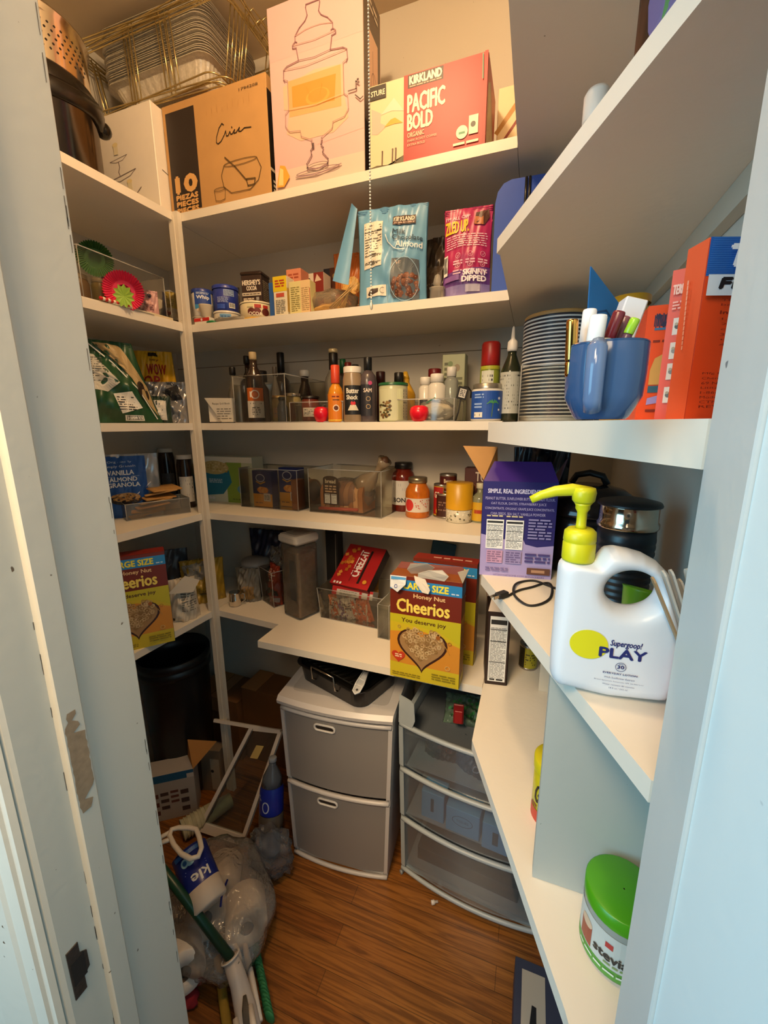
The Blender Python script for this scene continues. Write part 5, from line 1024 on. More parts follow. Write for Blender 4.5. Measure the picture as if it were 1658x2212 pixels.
def art_t_bs(A, w, h):
    A.rect(0, 0, w, h, '#dc5a34'); A.words(w*.3, h*.42, w*.85, h*.85, 5, '#e8a088', 7) if False else None
    for k in range(3): A.text('based bait ready to use', w*(.1+.2*k), h*.58, w*(.1+.2*k)+h*.4, h*.58+w*.10, '#eba890', rot=pi/2) if False else None
    for u in (.35, .5): 
        for k in range(14): A.rect(w*u, h*(.42+.028*k), w*(u+.06), h*(.42+.028*k)+h*.018, '#eba48a')
C3y('fruit_fly_carton', 'large orange carton with blue and white top by the right jamb', 1476, .432, 524, .100, .024, OR, {'F': art_t_big, 'L': art_t_bs}, radians(20))
x, y = place_r3(1466, .53); jar('red_capped_bottle', 'bottle with red cap behind the slim orange and blue carton', 'bottle', (x+.006, y), ZR, .022, top(1468, 548, x, y)-ZR, '#b9b0a8', '#b01c2c', .03, .85)
# ============================================================ FOURTH SHELF, left
def art_granola(A, w, h):
    A.rect(-w*.47, 0, w*.28, h*.97, '#1c55a0'); A.text('Organically', -w*.32, h*.86, w*.06, h*.90, '#cfe0f0'); A.text('Simply Granola', -w*.38, h*.79, w*.12, h*.835, '#e6eef6')
    A.text('VANILLA', -w*.34, h*.685, w*.08, h*.755, '#f0f2f2', .0006); A.text('ALMOND', -w*.32, h*.585, w*.12, h*.65, '#f0f2f2', .0006); A.text('GRANOLA', -w*.36, h*.50, w*.16, h*.565, '#f0f2f2', .0006)
    A.line([(-w*.4, h*.665), (w*.16, h*.665)], .0008, '#cfe0f0'); A.disc(-w*.1, h*.30, w*.26, '#2a2c34', h*.09); A.disc(-w*.1, h*.335, w*.24, '#c79a5c', h*.07); A.line([(w*.05, h*.34), (w*.34, h*.56)], .003, '#e8e8ea')
    rd = random.Random(5)
    for i in range(30): A.disc(-w*.1+rd.uniform(-.2, .2)*w, h*(.335+rd.uniform(-.05, .05)), .0035, rd.choice(('#b07f42', '#dcb478', '#8c6030'))); A.h -= .00017
pouch('granola_bag', 'blue and silver bag of vanilla almond granola on the fourth left shelf', 'bag', (-1.305, 1.018, Z4), .185, .215, .065, radians(50), M('#b9c2cc', .25, .55, .15, 40, .4), art_granola, seed=31, wr=.004)
tb = clear_bin('cracker_tray', 'low clear plastic tray of crackers in front of the granola bag', (-1.245, 1.055, Z4), .20, .10, .055, radians(62), mat=CLEAR('#efe6d8', .10, .08))
CRK = M('#b98a4c', .7, 0, .22, 60, .5)
for k in range(7):
    cr_ = MB().mat(CRK).rbox(-.052, .052, -.033, .033, 0, .0055, .004)
    o = cr_.build('cracker'); a = radians(62); u = -.055+.018*k; o.location = (-1.245+cos(a)*u*.6, 1.055+sin(a)*u*.6, Z4+.008+.0135*k); o.rotation_euler = (radians(rd.uniform(-4, 10)), radians(rd.uniform(-10, 2)), a+radians(rd.uniform(-16, 16)))
    tag(o, ['flat brown cracker sheet at the bottom of the clear tray', 'brown cracker sheet in the middle of the fanned crackers', 'uppermost brown cracker sheet in the clear tray'][0 if k < 1 else (2 if k == 6 else 1)], 'cracker', 'fanned crackers in the tray')
c = cylY(382, 420, 1030, 1.20); jar('dark_jar', 'dark brown jar with white lid and white label nearest the corner post', 'jar', c[:2], Z4, c[2]*.98, top(400, 982, *c[:2])-Z4, M('#26170f', .15), '#c9c2b4', .016, .92, 'dark jars on the fourth left shelf', lambda A, r, h: (A.rect(-.026, h*.12, .026, h*.6, '#cfc8ba'), A.words(-.022, h*.16, .022, h*.56, 6, '#55504a', 3)))
c = cylY(342, 381, 1020, 1.26); jar('dark_jar', 'dark brown jar with black label and white lid behind the granola bag', 'jar', c[:2], Z4, c[2]*.95, top(362, 968, *c[:2])-Z4, M('#20140e', .15), '#bdb6a8', .016, .92, 'dark jars on the fourth left shelf', lambda A, r, h: (A.rect(-.026, h*.12, .026, h*.55, '#3a3634'), A.words(-.022, h*.16, .022, h*.5, 6, '#6a6662', 3)))
# ============================================================ FOURTH SHELF, back
def art_oats(A, w, h):
    A.rect(0, 0, w, h, '#dfe3d0'); A.rect(w*.50, 0, w, h*.88, '#8fae4a'); A.rect(w*.80, 0, w, h*.88, '#c9cfae'); A.rect(0, h*.88, w, h, '#e9e4d2'); A.poly([(0, h*.72), (w*.56, h*.70), (w*.60, h*.45), (w*.42, h*.18), (0, h*.12)], '#2f7f9e'); A.disc(w*.28, h*.76, w*.28, '#cdb67a', h*.15)
    rd = random.Random(6)
    for i in range(60): A.disc(w*.28+rd.uniform(-.24, .24)*w, h*(.77+rd.uniform(-.1, .1)), .005, rd.choice(('#e0cf98', '#b89a58', '#d8c284')), .003); A.h -= .00017
    A.words(w*.16, h*.42, w*.42, h*.52, 3, '#c8dce4', 4); A.disc(w*.78, h*.3, w*.08, '#5f9fc0', h*.09); A.disc(w*.16, h*.08, .008, '#f4f4f0', .006); A.disc(w*.22, h*.08, .008, '#f4f4f0', .006); A.words(w*.6, h*.06, w*.9, h*.1, 1, '#6a7a3a', 4)
l_, w_, h_ = bx(434, 545, 1020, 966, 1.33, .07, Z4)
carton('cereal_carton', 'blue and green carton picturing a bowl of oat cereal beside the corner post', 'carton', l_, w_, .07, .185, 0, '#d8dcc8', faces={'F': art_oats, 'R': lambda A, w, h: A.rect(0, 0, w, h, '#c9ccb4')})
a, b = V(530, 1040, 1.265), V(655, 1040, 1.265)
clear_bin('pasta_box_bin', 'clear bin holding blue macaroni boxes on the fourth back shelf', (-.915, 1.345, Z4), .262, .165, .150, radians(-3))
def art_mac(A, w, h):
    A.rect(0, 0, w, h, '#16286a'); A.rect(0, 0, w, h*.36, '#d99a24'); A.ring(w*.42, h*.80, w*.22, .0035, '#c9ccd8', h*.10); A.line([(w*.2, h*.70), (w*.42, h*.64), (w*.66, h*.70)], .004, '#e0a83c'); A.disc(w*.52, h*.47, w*.30, '#d98a2c', h*.09)
    rd = random.Random(8)
    for i in range(26): A.ring(w*(.52+rd.uniform(-.22, .22)), h*(.47+rd.uniform(-.06, .06)), .004, .0016, rd.choice(('#f0b65a', '#c4701c', '#e8a040')), n=8); A.h -= .00017
    A.rect(w*.56, h*.16, w*.92, h*.38, '#d6d2c6'); A.words(w*.6, h*.2, w*.88, h*.34, 4, '#555555', 3); A.words(w*.1, h*.08, w*.5, h*.14, 1, '#8a5a14', 3)
carton('macaroni_box', 'blue and orange macaroni box at the front left of the pasta bin', 'box', (-.955, 1.30, Z4+.004), .088, .04, .137, radians(-3), '#1a2c6c', 'macaroni boxes in the pasta bin', {'F': art_mac})
carton('macaroni_box', 'blue and orange macaroni box behind and right of the front one', 'box', (-.860, 1.335, Z4+.004), .088, .04, .148, radians(-3), '#1a2c6c', 'macaroni boxes in the pasta bin', {'F': art_mac})
carton('orange_brown_box', 'orange-brown box at the right end of the pasta bin', 'box', (-.808, 1.292, Z4+.004), .03, .045, .11, radians(-3), '#8a4f24')
# bread bin
clear_bin('bread_bin', 'wide clear bin holding the sliced bread loaf bag', (-.60, 1.345, Z4), .285, .175, .158, radians(-4))
t = thing('bread_loaf_bag', 'brown sliced bread in a clear twisted bag inside the wide clear bin', 'bread', (-.625, 1.335, Z4+.005), radians(-4))
pf = []
for k in range(21): a = pi*k/20; pf.append((.052*cos(a)*1.02, .060+.042*sin(a)))
pf = [(.05, 0)] + pf + [(-.05, 0)]
cr = M('#a06a3c', .75, 0, .2, 60, .3); ins = M('#c99a6a', .8, 0, .12, 90, .3)
for k in range(9):
    x0 = -.085+k*.019; Tm = Matrix.Translation((x0, 0, .002)) @ Matrix(((0, 0, 1, 0), (1, 0, 0, 0), (0, 1, 0, 0), (0, 0, 0, 1)))
    MB().mat(ins if k % 2 else cr).prism(pf, 0, .0175, Tm).build('bread_slice', t)
m = MB().mat(CLEAR('#e8d8c4', .13, .1, .8)); m.blob((-.0, 0, .058), .108, .062, .060, 30, 16, .035, 3, zmin=.0008); m.build('bag_film', t)
m = MB().mat(CLEAR('#d8c0a0', .4, .12, .9)); m.tube([(.06, 0, .085), (.085, 0, .11), (.105, 0, .13), (.115, 0, .142), (.135, .0, .165), (.15, -.005, .185)], [.045, .034, .018, .008, .017, .026], 14); m.build('bag_neck', t)
m = MB().mat(M('#5a3a24', .5, 0, .2)); m.tube([(.138, 0, .168), (.15, -.005, .185), (.156, 0, .196)], [.008, .018, .005], 6); m.build('bag_tip', t)
A = Art(lambda u, v, k: Vector((u, -.064-.006*cos(u*12)-k, v)), .01); A.rect(-.062, .028, .0, .118, '#3a2418'); A.disc(-.031, .118, .031, '#3a2418', .012); A.text('bread', -.052, .104, -.010, .118, '#d8c8a8', .0005); A.words(-.054, .07, -.008, .098, 3, '#c8a884', 4); A.nutrition(-.056, .032, -.034, .066); A.nutrition(-.028, .032, -.006, .066, 8); A.done(t)
MB().mat(M('#b4442c', .5)).tube([(-.09, -.055, .008), (-.02, -.062, .012), (.07, -.058, .014)], .006, 6).build('bag_stripe', t)
# jars and cans to the right
def cb(xl, xr, pb, pt, z): x, y, r = cylB(xl, xr, pb, z); return (x, y), r, top((xl+xr)/2, pt, x, y) - z
c, r, h = cb(846, 895, 1106, 998, Z4)
bottle('pasta_sauce_jar', 'red pasta sauce jar with black lid and white label', 'jar', c, Z4, [(r*.94, 0), (r, .004), (r, h*.70), (r*.86, h*.79), (r*.68, h*.84), (r*.68, h*.87)], M('#6e1f12', .15, 0, .15), '#1c1a1c', capp(r*.76, h*.87, h), 'glass jars on the fourth shelf', lambda A, r: (A.rect(-r*1.3, h*.14, r*1.3, h*.64, '#d8d4cc'), A.words(-r, h*.42, r, h*.6, 2, '#2a3a7a', 3, .6), A.text('BONNE', -r*.9, h*.2, r*.9, h*.29, '#2a2a2e', .0008)))
c, r, h = cb(875, 927, 1121, 1030, Z4)
bottle('salsa_jar', 'squat orange jar with gold-grey lid and red and white label', 'jar', c, Z4, [(r*.92, 0), (r, .004), (r, h*.62), (r*.95, h*.70), (r*.72, h*.82), (r*.72, h*.86)], M('#c46a1c', .18, 0, .3, 60), M('#9a8a70', .3, .8), capp(r*.78, h*.86, h), 'glass jars on the fourth shelf', lambda A, r: (A.rect(-r*1.2, h*.16, r*1.2, h*.50, '#d8cfc4'), A.disc(-r*.75, h*.33, r*.42, '#c8302c', h*.15), [A.disc(rd.uniform(-.2, 1.1)*r, h*rd.uniform(.2, .47), .0016, '#c8302c') for _ in range(22)]))
CANM = M('#a8a096', .3, .9, .05)
def can(name, label, c, r, h, z, body, art=None, g=None, lid=None):
    t = thing(name, label, 'can', (*c, z), facing(*c), g)
    MB().mat(CANM).lathe([(r*.96, 0), (r, .002), (r, .005), (r*.985, .007)], 32).lathe([(r*.985, h-.007), (r, h-.005), (r, h-.001), (r*.96, h), (r*.93, h-.003), (.001, h-.003)], 32, cap=False).build('can_rims', t)
    MB().mat(body if not isinstance(body, str) else M(body, .35, 0, .05)).lathe([(r*.985, .007), (r*.985, h-.007)], 32, cap=False).build('can_wall', t)
    if art: A = Art(cyl_map(lambda v: r*.987), .006); art(A, r, h); A.done(t)
    return t
c, r, h = cb(962, 1018, 1132, 1042, Z4)
jar('yellow_lid_canister', 'clear canister with tall mustard-yellow lid on the fourth shelf', 'canister', c, Z4, r, h, M('#cfc8b4', .2, 0, .25, 160, .3), M('#d8a01c', .35), h*.66, 1.03, None, None, neck=.98, shoulder=.02)
t = bpy.data.objects['yellow_lid_canister']
A = Art(cyl_map(lambda v: r*1.0+.0002), .006)
for i in range(26): A.disc(rd.uniform(-1.2, 1.2)*r, rd.uniform(.004, h*.3), .0028, rd.choice(('#e8e2cc', '#8a8468', '#efe9d8', '#55503c'))); A.h -= .00017
A.done(t, 'chip_pieces')
c, r, h = cb(938, 975, 1120, 1045, Z4)
can('tomato_can', 'red and yellow food can left of the yellow-lidded canister', (c[0]-.006, c[1]+.004), r*1.0, h, Z4, '#c9a42c', lambda A, r, h: (A.rect(-r*1.3, h*.1, r*.1, h*.92, '#a81c1c'), A.disc(-r*.4, h*.2, r*.35, '#d8b02c', h*.1), A.text('GO', -r*.95, h*.6, -r*.3, h*.78, '#f0e8d0', .0005)), 'food cans')
can('large_can', 'wide dark red can in the lower row of the can stack', (-.265, 1.352), .040, .085, Z4, '#3c1712', lambda A, r, h: A.words(-.03, h*.3, .03, h*.7, 4, '#8a6a5a', 4), 'food cans')
can('large_can', 'wide dark can behind the yellow-lidded canister', (-.172, 1.345), .040, .085, Z4, '#2c1a16', lambda A, r, h: A.words(-.03, h*.3, .03, h*.7, 4, '#7a6a5a', 5), 'food cans')
can('small_can', 'small dark red bean can stacked on top of the wide cans', (-.262, 1.352), .029, .062, Z4+.0855, '#4c1a16', lambda A, r, h: (A.rect(-.03, h*.25, .03, h*.45, '#7a6a44'), A.text('Beans', -.014, h*.55, .014, h*.75, '#d8c8a8', .0004)), 'food cans')
carton('brown_box', 'dark reddish-brown printed box at the back behind the cans', 'box', (-.170, 1.36, Z4+.0855), .07, .05, .085, 0, '#4c2016', faces={'F': lambda A, w, h: (A.text('TU', w*.5, h*.5, w*.95, h*.85, '#c9b8a4', .0008), A.disc(w*.4, h*.25, .012, '#7a4428'))})
c, r, h = cb(1016, 1052, 1130, 1060, Z4)
bottle('yellow_label_bottle', 'bottle with yellow label half hidden by the purple carton', 'bottle', c, Z4, std(r, h*1.25, .6), M('#8a8a6a', .2), '#d8d0b0', capp(r*.5, h*1.08, h*1.25), None, lambda A, r: (A.rect(-r*1.3, .006, r*1.3, h*.66, '#d8a824'), A.rect(-r*.7, h*.3, r*.4, h*.42, '#b03a1c')))
# ============================================================ FOURTH SHELF, right board
def art_purple(A, w, h):
    A.rect(0, 0, w, h, '#29246a'); A.poly([(0, 0), (w, 0), (w, h*.36), (w*.78, h*.335), (w*.62, h*.36), (w*.58, h*.42), (w*.3, h*.40), (0, h*.45)], '#a99ac8')
    A.text('SIMPLE, REAL INGREDIENTS LIKE', w*.07, h*.875, w*.93, h*.925, '#d8d2ec', .0003)
    for k, s_ in enumerate(('PEANUT BUTTER, SUNFLOWER BUTTER, PEANUT FLOUR,', 'OAT FLOUR, DATES, STRAWBERRY JUICE', 'CONCENTRATE, ORGANIC GRAPE JUICE CONCENTRATE,', 'CHIA SEEDS, SEA SALT, VANILLA POWDER')): A.text(s_, w*(.04, .12, .04, .12)[k], h*(.81-.052*k), w*(.97, .86, .97, .86)[k], h*(.842-.052*k), '#b8b0dc')
    for u in (.07, .34): A.words(w*u, h*.635, w*(u+.22), h*.66, 1, '#d8c89a', 3); A.nutrition(w*u, h*.30, w*(u+.24), h*.61, int(u*100)); 
    A.rect(w*.09, h*.15, w*.31, h*.285, '#c89ab8'); A.rect(w*.35, h*.15, w*.57, h*.285, '#9a8cb8'); A.words(w*.1, h*.16, w*.3, h*.28, 5, '#8a6a8a', 4); A.words(w*.36, h*.16, w*.56, h*.28, 5, '#6a5c8a', 4)
    A.words(w*.64, h*.42, w*.95, h*.64, 7, '#8a84b4', 6); A.words(w*.62, h*.17, w*.96, h*.28, 3, '#4a3f7a', 6, .6); A.rect(w*.66, h*.05, w*.97, h*.12, '#6a4434'); A.rect(w*.72, h*.07, w*.9, h*.1, '#b88a6a')
    A.words(w*.08, h*.06, w*.4, h*.11, 2, '#7a6a9a', 4); A.text('LETSGOGETSOME.COM @SNACKBARS', w*.2, h*.012, w*.9, h*.033, '#3a3070')
(lx, ly, lz), w_, rz_ = front((1040, 1241), (1183, 1252), Z4, .075)
pb_h = .215
pbx = carton('snack_bar_carton', 'tall purple snack bar carton with opened top flaps on the right fourth shelf', 'carton', (lx, ly, Z4), w_*1.08, .075, .198, rz_, '#2c2470', faces={'F': art_purple, 'L': lambda A, w, h: A.rect(0, 0, w, h, '#231c5c')})
W_ = w_*1.08
m = MB().mat(M('#3a1f74', .35, 0, .05)).add([Vector((-W_/2, -.0375, .198)), Vector((W_/2, -.0375, .198)), Vector((W_/2-.012, -.006, .235)), Vector((-W_/2+.020, -.006, .235))], [(0, 1, 2, 3)], False)
m.add([Vector((-W_/2, -.0365, .198)), Vector((W_/2, -.0365, .198)), Vector((W_/2-.012, -.005, .235)), Vector((-W_/2+.020, -.005, .235))], [(0, 1, 2, 3)], False); m.build('top_flap', pbx)
m = MB().mat(M('#b98a52', .8, 0, .1)); 
for k in (0, .0012): m.add([Vector((-W_/2, -.030+k, .199)), Vector((-W_/2+.030, .030+k, .2)), Vector((-W_/2+.026, .034+k, .262)), Vector((-W_/2-.044, -.012+k, .266))], [(0, 1, 2, 3)], False)
m.build('side_flap', pbx)
m = MB().mat(M('#241c40', .6, 0, .1)).add([Vector((W_/2, -.036, .198)), Vector((W_/2, .036, .198)), Vector((W_/2+.022, .036, .235)), Vector((W_/2+.016, -.02, .245))], [(0, 1, 2, 3)], False); m.build('side_flap', pbx)
# dark lidded pot and travel mug
c = (.118, .975)
t = thing('dark_lidded_pot', 'dark glossy lidded cooking pot at the back of the right fourth shelf', 'pot', (*c, Z4), facing(*c))
MB().mat(M('#1a1514', .2, 0, .05)).lathe([(.085, 0), (.100, .008), (.104, .10), (.104, .125)], 48).build('pot_body', t)
MB().mat(M('#2c201c', .12, .3, .05)).lathe([(.108, .1255), (.109, .131), (.100, .150), (.07, .172), (.03, .182), (.001, .183)], 48).build('pot_lid', t)
MB().mat(M('#1a1412', .3)).tube([(-.035, 0, .182), (-.025, 0, .20), (.0, 0, .206), (.025, 0, .20), (.035, 0, .182)], .007, 8).build('lid_handle', t)
pouch('black_bag', 'crumpled black plastic bag behind the purple carton', 'bag', (.02, 1.12, Z4), .14, .25, .06, radians(-15), M('#15131a', .3, 0, .1), None, seed=33, wr=.009)
x, y, r = cylY(1284, 1424, 1150, .715); hm2 = top(1352, 1082, x, y) - Z4
t = thing('travel_tumbler', 'black ribbed insulated tumbler with wide steel collar behind the lotion bottle', 'tumbler', (x, y, Z4), facing(x, y))
pr = [(r*.72, 0), (r*.80, .004)]
for k in range(12): z_ = .01+k*.0108; pr += [(r*(.86+.008*k), z_), (r*(.90+.008*k), z_+.003), (r*(.90+.008*k), z_+.006), (r*(.86+.008*k), z_+.009)]
pr = [(min(a, r*.96), b) for a, b in pr if b < hm2*.78] + [(r*.93, hm2*.785)]
MB().mat(M('#12151a', .35, 0, .05)).lathe(pr, 48).build('tumbler_body', t)
MB().mat(M('#c9b8a4', .12, 1.0, .03)).lathe([(r*.97, hm2*.787), (r*1.0, hm2*.80), (r*1.0, hm2*.83), (r*.95, hm2*.845), (r*.95, hm2*.965), (r*.96, hm2*.97)], 48).build('steel_collar', t)
MB().mat(M('#0e0e10', .4)).lathe([(r*1.02, hm2*.971), (r*1.03, hm2*.98), (r*.98, hm2*1.0), (r*.6, hm2*1.02), (.001, hm2*1.02)], 48).build('tumbler_lid', t)
# power cord
t = thing('power_cord', 'black power cord with plug coiled at the edge of the right fourth shelf', 'cord', (0, 0, Z4), 0)
cpts = [(1082, 1292), (1095, 1290), (1110, 1282), (1125, 1276), (1150, 1270), (1175, 1262), (1188, 1264), (1192, 1278), (1186, 1296), (1165, 1308), (1140, 1310), (1118, 1300), (1108, 1285), (1112, 1268), (1130, 1258), (1155, 1257), (1180, 1266), (1205, 1275), (1230, 1280)]
P3 = [W(a, b, Z4) for a, b in cpts]; P3 = [Vector((p.x, p.y, .0022+(.003 if 10 < i < 14 else 0))) for i, p in enumerate(P3)]
sm = []
for i in range(len(P3)-1):
    p0, p1, p2, p3 = P3[max(0, i-1)], P3[i], P3[i+1], P3[min(len(P3)-1, i+2)]
    for k in range(5): s_ = k/5; sm.append(.5*((2*p1)+(-p0+p2)*s_+(2*p0-5*p1+4*p2-p3)*s_*s_+(-p0+3*p1-3*p2+p3)*s_**3))
MB().mat(BLKM).tube(sm, .0022, 8).build('cord_cable', t)
p = P3[0]; d = (P3[0]-P3[2]); az = atan2(d.y, d.x); Tm = Matrix.Translation((p.x, p.y, .0015)) @ Matrix.Rotation(az, 4, 'Z')
MB().mat(BLKM).rbox(-.014, .012, -.007, .007, 0, .010, .003, Tm).build('plug', t)
MB().mat(M('#b8a488', .3, .9)).box(.012, .024, -.005, -.0035, .003, .008, Tm).build('plug_blade', t); MB().mat(M('#b8a488', .3, .9)).box(.012, .024, .0035, .005, .003, .008, Tm).build('plug_blade', t)
# lotion bottle: handle ring body with hole, pump
LW, LT = .128, .046
lx, ly = .098, .492; lrz = radians(3)
t = thing('lotion_bottle', 'large white lotion bottle with yellow pump, round finger hole and yellow disc print', 'bottle', (lx, ly, Z4), lrz)
hx, hz, hrx, hrz = .0125, .131, .0265, .0235
outline = [(-.055, .004), (-.061, .012), (-.0625, .04), (-.0625, .150), (-.0610, .1565), (-.056, .159), (-.030, .159), (-.0255, .162), (-.0215, .1695), (-.017, .1755), (-.008, .1775), (.006, .176), (.020, .1725), (.034, .165), (.046, .153), (.055, .138), (.0615, .118), (.0650, .095), (.0655, .05), (.064, .014), (.058, .004), (.0, .0)]
def rayhit(a):
    d = (cos(a), sin(a)); best = None
    for (x0, z0), (x1, z1) in zip(outline, outline[1:]+outline[:1]):
        ex, ez = x1-x0, z1-z0; den = d[0]*ez - d[1]*ex
        if abs(den) < 1e-12: continue
        s_ = ((x0-hx)*ez-(z0-hz)*ex)/den; u = ((x0-hx)*d[1]-(z0-hz)*d[0])/den
        if s_ > 0 and -1e-6 <= u <= 1+1e-6 and (best is None or s_ < best): best = s_
    return best or .05
NA = 144; NS = 16; m = MB().mat(M('#e3e6ea', .32, 0, .015, 8, 0, .5, '', .15)); vs = []; 
ss = [0, .03, .07, .13, .22, .34, .48, .62, .74, .84, .90, .94, .965, .985, .995, 1.0]
for side in (1, -1):
    base = len(m.v); vs = []
    for s_ in ss:
        for i in range(NA):
            a = 2*pi*i/NA; ri = 1/math.sqrt((cos(a)/hrx)**2+(sin(a)/hrz)**2); ro = rayhit(a); L = ro-ri
            rr = ri+L*s_; do, di = (1-s_)*L, s_*L
            q = min(1, do/.016); q2 = min(1, di/.013); th = LT/2*math.sqrt(max(0, 1-(1-q)**2))*(.25+.75*math.sqrt(max(0, 1-(1-q2)**2)))*(1-.12*abs(cos(a)*rr/.065)**2)
            vs.append(Vector((hx+rr*cos(a), -side*th, hz+rr*sin(a))))
    fs = [(k*NA+i, k*NA+(i+1) % NA, (k+1)*NA+(i+1) % NA, (k+1)*NA+i) for k in range(len(ss)-1) for i in range(NA)]
    m.add(vs, fs, True)
o1 = len(m.v)-len(vs)
m.add([], [], True)
for i in range(NA): m.f.append([i, (i+1) % NA, o1+(i+1) % NA, o1+i]); m.fm.append(m.cur); m.sm.append(True)
m.build('bottle_body', t)
YEL = M('#d8d41c', .35, 0, .03)
def lz(name, prof, c, mt=YEL, seg=36): return MB().mat(mt).lathe(prof, seg, c=c).build(name, t)
lz('pump_collar', [(.0165, .1585), (.0172, .161), (.0172, .179), (.0165, .180), (.0165, .181), (.0172, .182), (.0165, .192), (.013, .1955), (.001, .196)], (-.0425, 0, 0))
lz('pump_stem', [(.006, .196), (.0052, .20), (.0052, .214), (.0075, .218), (.0075, .2215), (.009, .224)], (-.0425, 0, 0))
m = MB().mat(YEL).lathe([(.009, .224), (.0115, .227), (.0125, .236), (.011, .241), (.001, .242)], 30, c=(-.0425, 0, 0)); m.tube([(-.036, 0, .2355), (-.055, 0, .2385), (-.072, 0, .236), (-.086, 0, .231), (-.097, 0, .225)], [.0055, .0055, .0048, .004, .0034], 14, flat=1.25); m.build('pump_nozzle', t)
A = Art(lambda u, v, k: Vector((u, -(LT/2*(1-.12*abs(u/.065)**2))-k-.0002, v)), .006, .4)
DV = -.009
_om = A.mp; A.mp = lambda u, v, k: _om(u-.003, v+DV, k)
A.disc(-.0235, .077, .0195, '#e0d81c', .0175, 40); nv = '#1c2a6e'
A.text('Supergoop!', -.0025, .0775, .0275, .0865, nv, .0002, slant=.15); A.text('PLAY', -.012, .0655, .0340, .0765, nv, .0007)
A.ring(.0105, .0555, .0052, .0005, nv); A.text('30', .0072, .0535, .0138, .0575, nv, .0002); A.words(.0085, .0585, .0125, .0595, 1, nv, 3)
A.text('EVERYDAY LOTION', -.0065, .0462, .0275, .0482, nv, .0001); A.text('With Sunflower Extract', -.005, .0408, .0255, .0428, nv); A.text('Broad Spectrum Sunscreen SPF 30 PA++++', -.0145, .0365, .0345, .0382, nv); A.text('Water resistant 80 minutes', -.006, .0325, .0260, .0342, nv); A.text('18 fl oz / 532 ml', .001, .0285, .0195, .0302, nv)
A.done(t)
# green cup behind the lotion bottle
p = V(1372, 1330, .60); t = thing('green_cup', 'tipped lime green plastic cup seen through the lotion bottle hole', 'cup', (p.x+.004, .615, Z4+.012), 0, rot=(radians(-14), radians(10), 0))
MB().mat(M('#5f9a1c', .3, 0, .05)).lathe([(.016, 0), (.018, .002), (.028, .068), (.0295, .071), (.027, .070), (.017, .004), (.001, .003)], 32, cap=False).build('cup_body', t)
# red paper cup with craft sticks
cx_, cy_ = .192, .468
t = thing('paper_cup', 'red and cream paper cup holding wooden craft sticks by the right jamb', 'cup', (cx_, cy_, Z4), 0)
MB().mat(M('#b8202c', .4)).lathe([(.022, 0), (.0235, .002), (.0305, .070)], 32).build('cup_wall', t); MB().mat(M('#e8dcc4', .5)).lathe([(.0295, .0705), (.0325, .072), (.0325, .075), (.0295, .076), (.028, .072)], 32, cap=False).build('cup_rim', t)
for k, (px, pt) in enumerate(((1408, 1246), (1430, 1232), (1447, 1230), (1482, 1228), (1466, 1250))):
    p = V(px, pt, cy_-.012+.004*k); bse = Vector((cx_-.006+.004*k, cy_-.006+.005*k, Z4+.02)); ax = (p-bse); L = ax.length; q = ax.to_track_quat('Z', 'Y').to_euler()
    o = MB().mat(M('#cfc4b4' if k else '#a8855c', .6, 0, .08)).prism([(-.005, 0), (.005, 0), (.005, L-.005), (.0035, L-.0015), (0, L), (-.0035, L-.0015), (-.005, L-.005)], -.001, .001, Matrix(((1, 0, 0, 0), (0, 0, 1, 0), (0, 1, 0, 0), (0, 0, 0, 1)))).build('craft_stick', None, bse, rot=q)
    tag(o, 'tan wooden craft stick leaning furthest left out of the paper cup' if k == 0 else 'pale wooden craft stick standing in the paper cup by the jamb', 'stick', 'pale craft sticks in the paper cup' if k else None)
